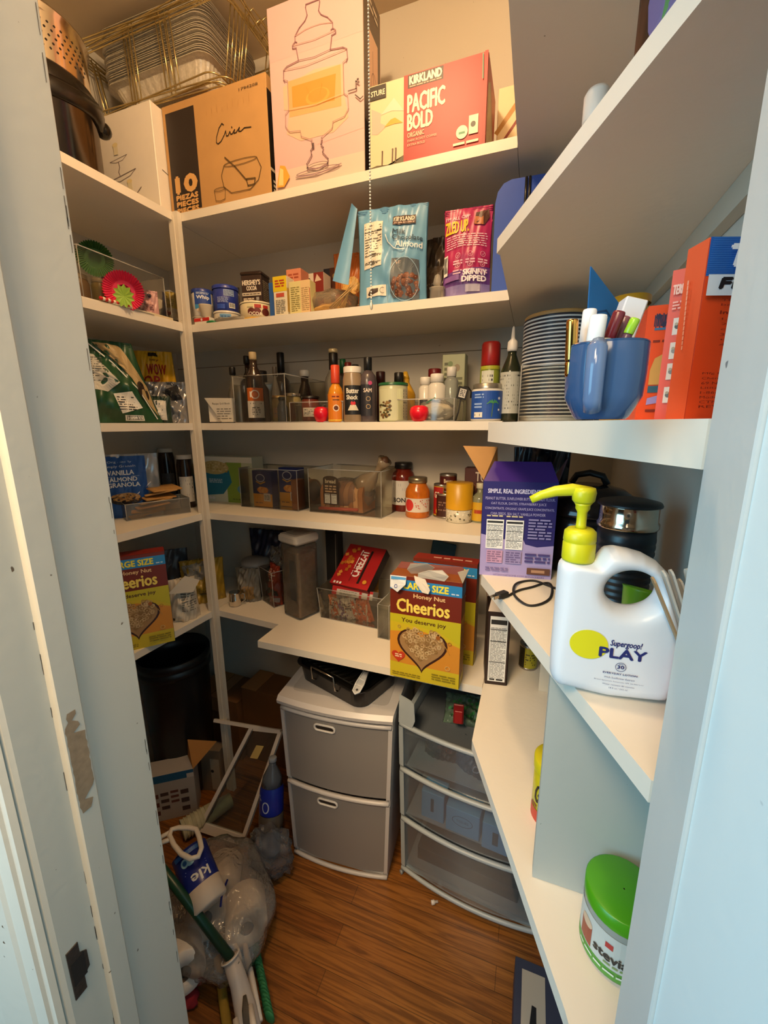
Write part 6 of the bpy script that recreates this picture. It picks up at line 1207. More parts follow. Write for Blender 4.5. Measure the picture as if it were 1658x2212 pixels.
# ============================================================ LOWEST SHELF, left
def art_cheer(A, w, h):
    A.rect(0, 0, w, h, '#6e2412'); A.rect(0, h*.865, w, h*.965, '#2a84c4'); A.rect(0, h*.965, w, h, '#6e2412'); A.text('LARGE SIZE', w*.20, h*.885, w*.82, h*.945, '#efe03c', .0010); A.words(w*.86, h*.88, w*.96, h*.9, 1, '#cfe0f0', 3)
    A.text('Honey Nut', w*.34, h*.795, w*.78, h*.845, '#e6c08a', .0005); A.text('Cheerios', w*.10, h*.665, w*.84, h*.785, '#f0d860', .0014)
    A.rect(0, 0, w, h*.635, '#c8b224'); A.poly([(0, h*.635), (w, h*.63), (w, h*.42), (w*.7, h*.52), (0, h*.56)], '#bdb420'); A.text('You deserve joy', w*.17, h*.555, w*.80, h*.605, '#4a2410', .0004)
    A.poly([(0, h*.46), (w*.5, h*.50), (w, h*.40), (w, h*.12), (0, h*.16)], '#cf8a2c'); A.rect(0, 0, w, h*.15, '#c9b426')
    def heart(cu, cv, s, q=1.0): return [(cu + s*.062*16*sin(t_)**3, cv + q*s*.062*(13*cos(t_)-5*cos(2*t_)-2*cos(3*t_)-cos(4*t_))) for t_ in [2*pi*k/40 for k in range(40)]]
    A.poly(heart(w*.47, h*.33, w*.365), '#3a1c10'); A.poly(heart(w*.47, h*.335, w*.33), '#a07c50')
    rd = random.Random(9); n = 0
    while n < 150:
        u, v = rd.uniform(-1, 1), rd.uniform(-1, 1)
        if (u*u+v*v-.45)**3 - u*u*v**3*1.0 > .0: continue
        A.ring(w*.47+u*w*.34, h*.345+v*w*.31, .0046, .0021, rd.choice(('#cfae7c', '#b08c58', '#dcc090', '#94703e')), n=8); A.h -= .00017; n += 1
    A.h += .0002
    A.poly(heart(w*.13, h*.225, w*.10), '#c03a20'); A.words(w*.08, h*.21, w*.18, h*.25, 2, '#f0d8b0', 3); A.ring(w*.14, h*.52, .004, .0012, '#b08c58', n=10); A.ring(w*.86, h*.43, .0045, .0014, '#a8742c', n=10); A.ring(w*.84, h*.19, .006, .0022, '#dcb468', n=10); A.disc(w*.70, h*.47, .006, '#9a5a20'); A.line([(w*.70, h*.45), (w*.80, h*.40), (w*.86, h*.33)], .0016, '#b88a3c')
    A.words(w*.04, h*.03, w*.45, h*.07, 2, '#8a7a1c', 4); A.words(w*.62, h*.05, w*.95, h*.12, 3, '#8a7a1c', 5)
def art_cheer_side(A, w, h): A.rect(0, 0, w, h, '#b8762a'); A.rect(0, h*.66, w, h, '#6e2412'); A.rect(0, h*.86, w, h*.96, '#2a6a9c'); A.words(w*.1, h*.1, w*.9, h*.6, 16, '#7a5020', 6, .4); A.rect(0, 0, w, h*.1, '#bfa41c')
p = W(378, 1383, Z5)
wl = .185; rzl = radians(50); tx = Vector((cos(rzl), sin(rzl), 0)); nr = Vector((-sin(rzl), cos(rzl), 0)); c_ = p - tx*wl/2 + nr*.028
hl = top(372, 1188, p.x, p.y) - Z5
carton('cereal_box', 'honey nut cereal box on the lowest left shelf, partly behind the door frame', 'box', (c_.x, c_.y, Z5), wl, .055, hl, rzl, '#8a4a1c', 'honey nut cereal boxes', {'F': art_cheer, 'R': art_cheer_side, 'T': lambda A, w, h: A.rect(0, 0, w, h, '#7c1f16')})
p = W(420, 1352, Z5)
fb = pouch('flour_bag', 'white paper flour bag with rolled top beside the left cereal box', 'bag', (-1.155, 1.045, Z5), .105, .155, .075, radians(52), '#cfc3ae', lambda A, w, h: (A.words(-w*.1, h*.25, w*.42, h*.75, 9, '#6a675e', 6, .4), A.rect(-w*.4, h*.05, -w*.34, h*.12, '#222222'), A.line([(-w*.4, h*.8), (w*.4, h*.66)], .002, '#b8ab94')), seed=41, wr=.005, taper=.15)
MB().mat(M('#d6cab4', .6)).prism([(-.05, .12), (.01, .175), (.055, .150), (.03, .11)], -.043, -.041, Matrix(((1, 0, 0, 0), (0, 0, 1, 0), (0, 1, 0, 0), (0, 0, 0, 1)))).build('folded_top', fb)
pouch('yellow_chip_bag', 'crumpled yellow and grey snack bag behind the flour bag', 'bag', (-1.20, 1.19, Z5), .16, .175, .06, radians(42), '#a8862a', lambda A, w, h: (A.poly([(-w*.45, h*.9), (w*.2, h*.97), (w*.0, h*.55), (-w*.4, h*.6)], '#8d8a80'), A.words(-w*.1, h*.2, w*.3, h*.4, 3, '#5a4414', 4)), seed=42, wr=.008)
pouch('dark_grey_bag', 'dark grey resealable bag at the back of the lowest left shelf', 'bag', (-1.33, 1.10, Z5), .22, .22, .06, radians(48), '#34363c', lambda A, w, h: A.disc(0, h*.8, w*.25, '#4a4c54', h*.12), seed=43, wr=.006)
# ============================================================ LOWEST SHELF, back
pouch('dark_blue_bag', 'dark blue bag at the back left of the lowest back shelf', 'bag', (-1.01, 1.39, Z5), .22, .26, .06, 0, '#1c2038', None, seed=44, wr=.008)
t = thing('grey_lid_container', 'rounded container with pale grey lid behind the corner post', 'container', (-1.045, 1.32, Z5+.10), 0)
MB().mat(CLEAR('#8a8478', .5, .1)).lathe([(.045, -.10), (.050, -.096), (.055, .02)], 32).build('container_body', t); MB().mat(M('#8f8c88', .4)).lathe([(.055, .0205), (.06, .024), (.06, .042), (.053, .052), (.001, .054)], 32).build('lid', t)
pouch('clear_snack_bag', 'clear wrinkled bag of snacks behind the corner post on the lowest shelf', 'bag', (-1.035, 1.255, Z5), .10, .135, .05, .2, CLEAR('#b8b0a0', .4, .12, .8), lambda A, w, h: (A.rect(-w*.3, h*.1, w*.3, h*.5, '#8a6a3a'),), seed=45, wr=.006)
t = thing('steel_creamer', 'small shiny steel pitcher at the left end of the lowest back shelf', 'pitcher', (-1.055, 1.195, Z5), .5)
MB().mat(CHROME).lathe([(.018, 0), (.022, .004), (.023, .03), (.019, .05), (.021, .056)], 28).build('pitcher_body', t); MB().mat(CHROME).tube([(.02, 0, .045), (.036, 0, .046), (.038, 0, .02), (.022, 0, .012)], .0022, 6).build('handle', t)
carton('maroon_box', 'maroon box with pale oval behind the red snack packet bin', 'box', (-.985, 1.335, Z5), .12, .05, .105, 0, '#3c1818', faces={'F': lambda A, w, h: (A.disc(w*.36, h*.4, w*.14, '#a8a090', h*.2), A.ring(w*.36, h*.4, w*.18, .002, '#8a3030', h*.26))})
clear_bin('snack_packet_bin', 'square clear bin of red snack packets on the lowest back shelf', (-.915, 1.285, Z5), .105, .105, .145, radians(-28), flare=.006)
pouch('red_snack_packet', 'red and orange snack packet standing in the square clear bin', 'packet', (-.915, 1.27, Z5+.004), .082, .155, .05, radians(-28), '#a8381c', lambda A, w, h: (A.disc(-w*.1, h*.35, .012, '#4a4c3c'), A.rect(w*.05, h*.25, w*.4, h*.4, '#23201c'), A.rect(w*.0, h*.08, w*.45, h*.2, '#b8a8a4'), A.words(-w*.3, h*.6, w*.2, h*.9, 5, '#e8b89a', 4)), seed=46, wr=.005)
pouch('clear_crinkled_bag', 'crinkled clear film bag sticking out of the square clear bin', 'bag', (-.925, 1.32, Z5+.06), .11, .15, .05, radians(-20), CLEAR('#a8a098', .3, .12, 1.0), None, seed=47, wr=.012)
# tall pop-top canister
x, y, r = cylB(622, 684, 1338, Z5); hc = top(645, 1150, x, y) - Z5
t = thing('pop_top_canister', 'tall clear square canister with grey-white pop lid, full of dry pasta', 'canister', (x, y, Z5), facing(x, y)+radians(38))
q = r*.92; MB().mat(CLEAR('#d8d0c4', .10, .05)).rbox(-q, q, -q, q, 0, hc*.885, .012).build('canister_wall', t)
MB().mat(M('#a5855c', .6, 0, .4, 50, .7)).rbox(-q*.88, q*.88, -q*.88, q*.88, .004, hc*.80, .010).build('contents', t)
MB().mat(M('#2c2a2c', .6)).rbox(-q*.9, -q*.9+.002, -q*.55, q*.1, hc*.22, hc*.70, .001).build('dark_strip', t)
MB().mat(M('#c4bcb0', .35)).rbox(-q*1.12, q*1.12, -q*1.12, q*1.12, hc*.895, hc, .014).build('canister_lid', t); MB().mat(M('#9a938a', .4)).rbox(-q*.7, q*.7, -q*.7, q*.7, hc+.0003, hc+.0015, .012).build('pop_button', t)
# snack bin with cracker box
a_, b_ = W(692, 1336, Z5), W(820, 1363, Z5); w_ = (b_-a_).length; rz_ = atan2((b_-a_).y, (b_-a_).x)
bn = Vector(((a_.x+b_.x)/2, (a_.y+b_.y)/2, 0)) + Vector((-sin(rz_), cos(rz_), 0))*.085
clear_bin('snack_bin', 'large clear bin of orange and white snack packs with a red box on top', (bn.x, bn.y, Z5), w_+.02, .17, .118, rz_, flare=.008)
rd2 = random.Random(12)
for k in range(11):
    u, v = -.085+.020*k-(0 if k < 8 else .14), (-.045 if k < 8 else .0); X = bn.x+cos(rz_)*u-sin(rz_)*v; Y = bn.y+sin(rz_)*u+cos(rz_)*v
    col_ = ('#c9b8a0', '#c46a34', '#a89a88', '#8a6a88', '#d0c4b0', '#c4703c')[k % 6]
    pouch('snack_pack', ('pale', 'orange', 'grey', 'mauve', 'cream', 'orange')[k % 6] + ' single-serve snack pack in the large clear bin, ' + ('front row' if k < 8 else 'second row'), 'packet', (X, Y, Z5+.005), .055, .07+.012*(k % 3), .016, rz_+rd2.uniform(-.5, .5), col_, lambda A, w, h: (A.rect(-w*.4, h*.1, w*.1, h*.3, '#d8d0c4'), A.words(-w*.3, h*.4, w*.3, h*.8, 4, '#6a5a4c', 4), A.rect(w*.2, h*.1, w*.42, h*.9, '#c4602c')), 'single-serve snack packs in the clear bin', seed=60+k, wr=.004, crimp=False, rot=(rd2.uniform(-.12, .12), rd2.uniform(-.3, .3), rz_+rd2.uniform(-.4, .4)))
pouch('brown_snack_bag', 'golden brown snack bag lying under the red cracker box', 'bag', (bn.x+.0, bn.y+.01, Z5+.075), .15, .075, .045, rz_, '#9a6a2c', None, seed=48, wr=.007, crimp=False)
def art_cheez(A, w, h):
    A.rect(0, 0, w, h, '#a8181c'); A.text('CHEEZ-IT', w*.42, h*.12, w*.42+h*.0+w*.20, h*.16, '#a8181c')
    A.text('CHEEZ-IT', w*.5-h*.30, h*.5-w*.03, w*.5+h*.34, h*.5+w*.17, '#f0e6e0', .0014, rot=pi/2) ; A.rect(w*.66, h*.1, w*.72, h*.9, '#1c1010'); A.rect(w*.44, h*.12, w*.47, h*.85, '#7a1014')
    rd = random.Random(3)
    for i in range(16): u, v = w*rd.uniform(.06, .36), h*rd.uniform(.1, .9); s_ = .009; a = rd.uniform(0, 1.5); A.poly([(u+s_*cos(a+k*pi/2), v+s_*sin(a+k*pi/2)) for k in range(4)], rd.choice(('#c97a24', '#d8923a', '#b0641c')))
    for k in range(3): A.rect(w*(.1+.08*k), h*.01, w*(.15+.08*k), h*.06, '#e8e0d8')
    A.disc(w*.86, h*.15, .008, '#d8982c')
t = carton('cracker_box', 'red cheese cracker box lying tilted on the large clear bin', 'box', (bn.x-.012, bn.y-.058, Z5+.121), .158, .038, .175, 0, '#8a1416', faces={'F': art_cheez, 'T': lambda A, w, h: A.rect(0, 0, w, h, '#7a1014'), 'R': lambda A, w, h: A.rect(0, 0, w, h, '#241012')}, rot=(radians(-52), radians(0), rz_+radians(-6)))
t['label'] = 'red cheese cracker box lying tilted back on the large clear bin'
carton('white_red_box', 'white box end with red stripes under the tilted cracker box', 'box', (bn.x-.0, bn.y-.048, Z5+.088), .16, .05, .03, rz_, '#b4b0a8', faces={'F': lambda A, w, h: (A.rect(0, h*.7, w, h, '#a8181c'), A.rect(0, 0, w*.12, h, '#a8181c'), A.rect(w*.68, 0, w*.74, h, '#a8181c'), A.rect(w*.88, 0, w*.93, h, '#a8181c'), A.words(w*.2, h*.1, w*.62, h*.6, 4, '#6a665e', 4))}, rot=(radians(-24), 0, rz_))
clear_bin('clear_side_bin', 'narrow clear bin squeezed between the snack bin and the open cereal box', (-.415, 1.245, Z5), .04, .20, .12, rz_)
carton('black_tall_box', 'tall dark box standing behind the canister on the lowest back shelf', 'box', (-.70, 1.36, Z5), .05, .05, .30, 0, '#1d1a18', faces={'F': lambda A, w, h: A.line([(w*.8, h*.2), (w*.86, h*.95)], .002, '#8a8070')})
t = thing('blue_tray', 'blue plastic tray leaning at the back behind the open cereal box', 'tray', (-.32, 1.40, Z5), 0, rot=(radians(-6), radians(8), 0))
MB().mat(M('#2a5a7c', .4)).rbox(-.045, .045, -.006, .006, 0, .27, .01).build('tray_body', t)
# cereal boxes on the wider step
(lx, ly, lz_), w_, rz_ = front((843, 1457), (990, 1489), Z5, .055)
hb = top(838, 1240, *W(843, 1457, Z5).xy) - Z5
ob = carton('cereal_box', 'opened honey nut cereal box with torn white flaps at the shelf edge', 'box', (lx, ly, Z5), w_, .055, hb, rz_, '#8a4a1c', 'honey nut cereal boxes', {'F': art_cheer, 'R': art_cheer_side})
INW = M('#cfc8bc', .8, 0, .05)
def flap(name, pts, mt=INW, th=.0009):
    m = MB().mat(mt); n = len(pts); vs = [Vector(p) for p in pts]; m.add(vs + [v+Vector((0, th, .0004)) for v in vs], [tuple(range(n)), tuple(range(2*n-1, n-1, -1))] + [(i, (i+1) % n, n+(i+1) % n, n+i) for i in range(n)], False); return m.build(name, ob)
hb_ = hb; hw = w_/2
flap('front_flap', [(-hw, -.0285, hb_-.002), (-hw+.045, -.0285, hb_-.001), (-hw+.047, -.042, hb_-.018), (-hw+.026, -.046, hb_-.040), (-hw+.004, -.040, hb_-.030)], M('#c9d0d8', .5))
A = Art(lambda u, v, k: Vector((-hw+u, -.0300-(hb_-v)*.42-k, v)), .01); A.rect(.004, hb-.010, .045, hb-.003, '#2a84c4'); A.ring(.02, hb-.026, .004, .0016, '#2a4a9a', n=10); A.done(ob, 'flap_print')
flap('torn_flap', [(-.045, -.005, hb_-.001), (.0, .002, hb_+.004), (.02, -.012, hb_+.026), (.004, -.026, hb_+.040), (-.04, -.03, hb_+.036), (-.052, -.02, hb_+.016)])
flap('torn_flap', [(-.02, -.0285, hb_+.001), (.05, -.0285, hb_-.001), (.062, -.036, hb_+.016), (.045, -.034, hb_+.030), (.01, -.036, hb_+.026), (-.018, -.034, hb_+.014)])
flap('torn_flap', [(-.03, -.0295, hb_+.004), (.0, -.0295, hb_-.002), (.016, -.040, hb_-.026), (.012, -.042, hb_-.036), (-.004, -.041, hb_-.034), (-.024, -.036, hb_-.012)])
flap('side_flap', [(hw, -.027, hb_-.001), (hw, .027, hb_-.001), (hw+.008, .02, hb_+.022), (hw-.014, -.024, hb_+.026)])
flap('back_flap', [(-hw, .0275, hb_-.001), (hw, .0275, hb_-.001), (hw-.01, .034, hb_+.02), (-hw+.01, .034, hb_+.016)], M('#6e2412', .5))
p = W(1025, 1441, Z5); hb2 = top(1028, 1222, p.x, p.y) - Z5
carton('cereal_box', 'closed honey nut cereal box standing behind the opened one', 'box', (p.x-.088*cos(rz_)-.01, p.y+.025+.09*.1, Z5), .185, .05, hb2, rz_-radians(1), '#8a4a1c', 'honey nut cereal boxes', {'F': art_cheer, 'R': art_cheer_side, 'T': lambda A, w, h: (A.rect(0, 0, w, h, '#7c1f16'), A.words(w*.3, h*.3, w*.9, h*.6, 1, '#c9a090', 4))})
# dark box with nutrition panel, open brown flap
(lx, ly, lz_), w_, rz2 = front((1031, 1474), (1078, 1483), Z5, .10)
hb3 = top(1036, 1318, *W(1031, 1474, Z5).xy) - Z5
nb = carton('narrow_dark_box', 'narrow dark box with full-height nutrition label beside the cereal boxes', 'box', (lx+.012, ly+.004, Z5), w_, .10, hb3, radians(8), '#2c1a14', faces={'F': lambda A, w, h: (A.nutrition(w*.12, h*.05, w*.90, h*.94, 9), A.words(w*.2, h*.06, w*.8, h*.1, 1, '#111111', 3)), 'R': lambda A, w, h: (A.rect(0, 0, w, h, '#3a241a'), A.disc(w*.5, h*.2, .012, '#8a5a2c'))})
m = MB().mat(M('#b9aca0', .5)).add([Vector((-w_/2, -.05, hb3)), Vector((w_/2, -.05, hb3)), Vector((w_/2+.002, -.028, hb3+.026)), Vector((-w_/2+.008, -.028, hb3+.026))], [(0, 1, 2, 3)], False); m.build('top_flap', nb)
m = MB().mat(M('#8a5c34', .8)).add([Vector((-w_/2, -.02, hb3)), Vector((-w_/2, .045, hb3)), Vector((-w_/2-.008, .03, hb3+.05)), Vector((-w_/2-.004, -.01, hb3+.042))], [(0, 1, 2, 3)], False); m.build('side_flap', nb)
# items on the lowest right board
c, r, h = cb(1117, 1160, 1450, 1390, Z5)
can('yellow_can', 'small yellow and black can in the shade behind the wooden block', c, r*.95, .075, Z5, '#a89a24', lambda A, r, h: (A.rect(-r*1.2, 0.006, -r*.4, h*.9, '#2a2414'), A.words(-r*.3, h*.2, r*.8, h*.7, 5, '#4a4410', 4)))
x, y, r = cylB(1141, 1240, 1800, Z5); ht = top(1175, 1630, x, y) - Z5
def art_cand(A, r, h):
    A.rect(-r*1.4, 0, r*1.4, h*.2, '#c8402c'); A.text('GD', -r*1.05, h*.34, -r*.28, h*.66, '#14140c', .001, slant=.2); A.words(-r*1.2, h*.22, r, h*.3, 1, '#8a3020', 4)
jar('yellow_drink_tub', 'yellow tub with black letters and red base behind the upright panel', 'tub', (x, .632+r*.2 if False else y, ), Z5, r, ht, '#c8b820', '#c9bc1c', .022, 1.04, None, art_cand, neck=.99, shoulder=.02)
x, y, r = cylB(1232, 1400, 2100, Z5); ht = top(1300, 1905, x, y) - Z5
sx_, sy_, sr_, sh_ = .149, .494, .044, .100
def art_stevia(A, r, h):
    A.rect(-r*1.5, h*.05, r*1.5, h*.70, '#c9ccc6'); A.rect(-r*1.5, h*.05, r*1.5, h*.20, '#5a9a3c'); A.rect(-r*.95, h*.22, -r*.50, h*.52, '#a04a34'); A.disc(-r*.72, h*.53, r*.22, '#d8b89a', h*.07)
    A.rect(-r*.10, h*.50, r*.10, h*.58, '#b83030'); A.text('stevia', -r*.40, h*.31, r*.50, h*.43, '#23262a', .0007); A.words(-r*.1, h*.24, r*.8, h*.29, 1, '#7a9a5a', 4); A.ring(r*.62, h*.62, .005, .001, '#444444'); A.words(-r*.9, h*.12, r*.9, h*.17, 1, '#dfe8d4', 3)
jar('stevia_tub', 'clear tub with bright green lid and stevia label on the lowest right shelf', 'tub', (sx_, sy_), Z5, sr_, sh_, CLEAR('#dfe2d8', .45, .08), '#4c9a14', .020, 1.02, None, art_stevia, neck=.97, shoulder=.06, a0=radians(-8))
# ============================================================ FLOOR: drawer units
WPL = M('#c9c5c4', .35, 0, .02)
def drawer_unit(name, label, loc, rz, wb_, wt, d, h, layers, panel, handle, bulge=.018, openw=False, shell=WPL):
    t = thing(name, label, 'drawers', loc, rz)
    hw = lambda z: (wb_ + (wt-wb_)*z/h)/2
    m = MB().mat(shell)
    for s in (-1, 1):
        vs = [Vector((s*hw(z)-(s*.014 if k else 0), y, z)) for k in (0, 1) for z in (0.0, h-.03) for y in (.004, d)]
        m.add(vs, [(0, 1, 3, 2), (4, 6, 7, 5), (0, 2, 6, 4), (1, 5, 7, 3), (2, 3, 7, 6), (0, 4, 5, 1)], False)
    m.box(-wb_/2+.015, wb_/2-.015, d-.012, d, .005, h-.035); m.box(-wb_/2+.015, wb_/2-.015, .004, d-.013, .001, .012)
    m.build('side_frame', t)
    def bow(u, z, off=0.0, q=1.0): return Vector((u*hw(z)*q, -bulge*(1-u*u)*.9-off+.004, z))
    def strip(z0, z1, thick, mt, nm, q=1.0, par=t, rr=True):
        m = MB().mat(mt); N = 18
        prof = [(z0, 0.0), (z0+.002, thick*.8), ((z0+z1)/2, thick), (z1-.002, thick*.8), (z1, 0)] if rr else [(z0, 0), (z0, thick), (z1, thick), (z1, 0)]
        vs = []
        for i in range(N+1):
            u = -1+2*i/N
            for z, o in prof: vs.append(bow(u, z, o, q))
        k = len(prof); m.add(vs, [(i*k+j, (i+1)*k+j, (i+1)*k+j+1, i*k+j+1) for i in range(N) for j in range(k-1)] + [(i*k+k-1, (i+1)*k+k-1, (i+1)*k, i*k) for i in range(N)] + [tuple(range(k-1, -1, -1)), tuple(N*k+j for j in range(k))], rr); return m.build(nm, par)
    strip(0.0, .016, .010, shell, 'base_rail')
    for i, (z0, z1) in enumerate(layers):
        dr_ = strip(z0, z1, .0025, panel, 'drawer', .93, t, False)
        strip(z1+.001, z1+.017, .012, shell, 'top_lip', .985, dr_)
        for s in (-1, 1):
            m = MB().mat(shell); vs = [bow(s*a, z, .006 if b else .0) for z in (z0, z1) for a in (.935, 1.0) for b in (0, 1)]
            m.add(vs, [(0, 2, 3, 1), (4, 5, 7, 6), (1, 3, 7, 5), (0, 4, 6, 2), (0, 1, 5, 4), (2, 6, 7, 3)], False); m.build('edge_strip', dr_)
        if handle:
            zc = z1-.026; cx = -.028; P_ = []
            for k in range(28): a = 2*pi*k/28; P_.append((cx+(.024 if cos(a) > 0 else -.024)+.0105*cos(a), zc+.0105*sin(a)))
            MB().mat(M('#d8d4d0', .3)).tube([bow(x_/hw(z_), z_, .006) for x_, z_ in P_], .0036, 8, True).build('handle', dr_)
            m = MB().mat(M('#241a14', .7, 0, .5, 60)); m.add([bow(x_/hw(z_), z_, .0034) for x_, z_ in P_], [tuple(range(28))], False); m.build('handle_opening', dr_)
    return t, bow, hw
ut, bow, hw = drawer_unit('drawer_tower', 'white two-drawer plastic tower with frosted grey fronts under the roasting pan', (-.536, 1.004, 0), radians(4.6), .342, .384, .34, .640, [(.028, .300), (.326, .585)], M('#8c8886', .42, 0, .05, 4), True)
m = MB().mat(WPL); N = 16
vs = []
for i in range(N+1):
    u = -1+2*i/N; f = -.018*(1-u*u)-.004
    for y, z in ((f, .612), (f-.010, .616), (f-.012, .628), (f, .6395), (.34, .6395), (.34, .612)): vs.append(Vector((u*.194, y, z)))
m.add(vs, [(i*6+j, (i+1)*6+j, (i+1)*6+(j+1) % 6, i*6+(j+1) % 6) for i in range(N) for j in range(6)] + [tuple(range(5, -1, -1)), tuple(N*6+j for j in range(6))], False); m.build('top_panel', ut)
MB().mat(M('#b4b0ae', .4)).rbox(-.165, .165, .03, .31, .6397, .6405, .02).build('top_inset', ut)
# three-drawer cart with clear drawers
FR = CLEAR('#f0f5f8', .05, .10, refl=.4); WB = M('#a9b2b6', .35, 0, .03)
ct, bow2, hw2 = drawer_unit('storage_cart', 'wide clear three-drawer cart with pale frame under the lowest shelf', (-.100, 1.036, .018), radians(-5), .455, .48, .34, .60, [(.022, .205), (.230, .395), (.418, .560)], FR, False, bulge=.03, shell=WB)
for k in range(3):
    z0 = (.02, .228, .416)[k]; m = MB().mat(M('#a0a8ae', .6)).box(-.215, .215, .01, .32, z0-.004, z0); m.build('drawer_floor', ct)
m = MB().mat(M('#5a6066', .6)).box(-.222, .222, .012, .32, .525, .529); m.build('top_tray', ct)
m = MB().mat(WB); vs = [Vector((-.238, -.006, .575)), Vector((-.19, -.015, .575)), Vector((-.182, -.012, .60)), Vector((-.186, -.01, .655)), Vector((-.198, -.008, .663)), Vector((-.238, .0, .668))]
m.add(vs+[v+Vector((0, .003, 0)) for v in vs], [tuple(range(6)), tuple(range(11, 5, -1))]+[(i, (i+1) % 6, 6+(i+1) % 6, 6+i) for i in range(6)], False); m.build('corner_tab', ct)
for x_, y_ in ((-.20, .03), (.19, .03), (-.20, .31), (.19, .31)):
    MB().mat(M('#5f7f8c', .4)).lathe([(.004, -.0175), (.0125, -.014), (.0125, -.002), (.006, .0005)], 14, c=(x_, y_, 0)).build('caster', ct)
# things in the cart
tl_ = ct.matrix_world
def in_cart(x, y, z):
    a = radians(-5); return (-.100+x*cos(a)-y*sin(a), 1.036+x*sin(a)+y*cos(a), .018+z)
carton('blue_box', 'light blue box at the left of the middle cart drawer', 'box', in_cart(-.130, .05, .229), .075, .06, .10, radians(-5), '#6fb0dc', 'light blue boxes in the cart drawer', faces={'F': lambda A, w, h: A.rect(w*.42, h*.3, w*.56, h*.8, '#24506a')})
carton('blue_box', 'wider light blue box in the middle of the middle cart drawer', 'box', in_cart(-.030, .04, .229), .105, .06, .088, radians(-5), '#6fb0dc', 'light blue boxes in the cart drawer', faces={'F': lambda A, w, h: (A.ring(w*.5, h*.55, w*.3, .002, '#2a5a78', h*.2), A.text('TISSUES', w*.32, h*.5, w*.68, h*.6, '#24506a'))})
carton('blue_box', 'light blue box at the right of the middle cart drawer', 'box', in_cart(.075, .03, .229), .085, .06, .092, radians(-5), '#6fb0dc', 'light blue boxes in the cart drawer', faces={'F': lambda A, w, h: A.rect(w*.36, h*.25, w*.56, h*.75, '#2a4a60')})
pouch('navy_tea_bag', 'dark navy pouch with white emblem in the upper cart drawer', 'pouch', in_cart(-.02, .06, .418), .11, .105, .03, radians(-20), '#1c2438', lambda A, w, h: (A.ring(w*.12, h*.3, .009, .0025, '#a8b0c0'), A.rect(w*.1, h*.5, w*.35, h*.6, '#98a4b8')), seed=81, wr=.004, rot=(radians(-10), radians(12), radians(-15)))
pouch('dark_packet', 'small dark packet at the left of the upper cart drawer', 'packet', in_cart(-.12, .08, .418), .12, .085, .03, radians(-5), '#2c3440', lambda A, w, h: A.rect(-w*.1, h*.5, w*.3, h*.7, '#7a4a4c'), seed=82, wr=.004)
carton('dark_tray', 'flat grey tray in the bottom cart drawer', 'tray', in_cart(-.02, .12, .021), .33, .16, .05, radians(-5), '#4a4e50')
pouch('green_herb_bag', 'clear bag of green leaves with a red clip on the open cart top', 'bag', in_cart(-.045, .12, .530), .17, .10, .05, radians(10), CLEAR('#9ab8a0', .3, .12, .9), lambda A, w, h: [(A.disc(w*random.Random(i).uniform(-.4, .4), h*random.Random(i+50).uniform(.1, .8), .006, ('#2c6a34', '#3f8a48', '#1f4a28')[i % 3], .004)) for i in range(40)] and None, seed=83, wr=.008, rot=(radians(-60), 0, radians(5)), crimp=False)
t = thing('red_clip', 'dark red plastic bag clip on the bag of green leaves', 'clip', in_cart(-.070, .075, .585), radians(8))
MB().mat(M('#8a1c1c', .35)).rbox(-.016, .016, -.0035, .0035, -.018, .05, .004).build('clip_body', t); MB().mat(M('#a02424', .35)).rbox(-.012, .012, -.008, -.004, -.014, .03, .003).build('clip_lever', t)

# roasting pan on the tower
RP = M('#3c3a3a', .28, .7, .05)
pa = radians(-18); px_, py_ = -.545, 1.135
t = thing('roasting_pan', 'dark grey roasting pan with wire bail handles on the drawer tower', 'pan', (px_, py_, .6412), pa)
def rring(w, d, r, z):
    out = []
    for cx, cy, a0 in ((w-r, -d+r, -90), (w-r, d-r, 0), (-w+r, d-r, 90), (-w+r, -d+r, 180)):
        for k in range(7): a = radians(a0+k*15); out.append(Vector((cx+r*cos(a), cy+r*sin(a), z)))
    return out
m = MB().mat(RP); rs = [rring(.135, .090, .035, 0), rring(.142, .097, .04, .004), rring(.150, .105, .045, .062), rring(.160, .115, .05, .066), rring(.159, .114, .05, .0675), rring(.148, .103, .043, .064), rring(.139, .094, .038, .008)]
N = 28; vs = [v for r_ in rs for v in r_]; m.add(vs, [(k*N+i, k*N+(i+1) % N, (k+1)*N+(i+1) % N, (k+1)*N+i) for k in range(6) for i in range(N)] + [tuple(range(N)), tuple(6*N+i for i in range(N))], False); m.build('pan_body', t)
for s in (-1, 1):
    MB().mat(M('#b8aea0', .2, 1.0, 0)).tube([(-.05, s*.104, .035), (-.052, s*.118, .045), (-.05, s*.122, .092), (.05, s*.122, .092), (.052, s*.118, .045), (.05, s*.104, .035)], .0028, 8).build('bail_handle', t)
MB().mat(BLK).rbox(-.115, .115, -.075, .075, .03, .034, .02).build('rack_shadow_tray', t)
k_ = thing('roasting_rack', 'black wire roasting rack inside the roasting pan', 'rack', (px_, py_, .6412+.035), pa)
m = MB().mat(BLK)
for i in range(9): x_ = -.11+i*.0275; m.tube([(x_, -.085, .035), (x_*.95, -.03, .012), (x_*.95, .03, .012), (x_, .085, .035)], .002, 6)
m.tube([(-.12, -.088, .036), (.12, -.088, .036), (.12, .088, .036), (-.12, .088, .036)], .0025, 6, True); m.build('rack_wires', k_)
p = W(790, 1452, .735); q = W(762, 1508, .712)
t = thing('grey_strainer_handle', 'pale grey slotted plastic utensil resting over the roasting pan rim', 'utensil', (p.x, p.y, .735), 0)
d_ = q-p; L_ = .085; az = atan2(d_.y, d_.x); Tm = Matrix.Rotation(az, 4, 'Z') @ Matrix.Rotation(radians(14), 4, 'Y')
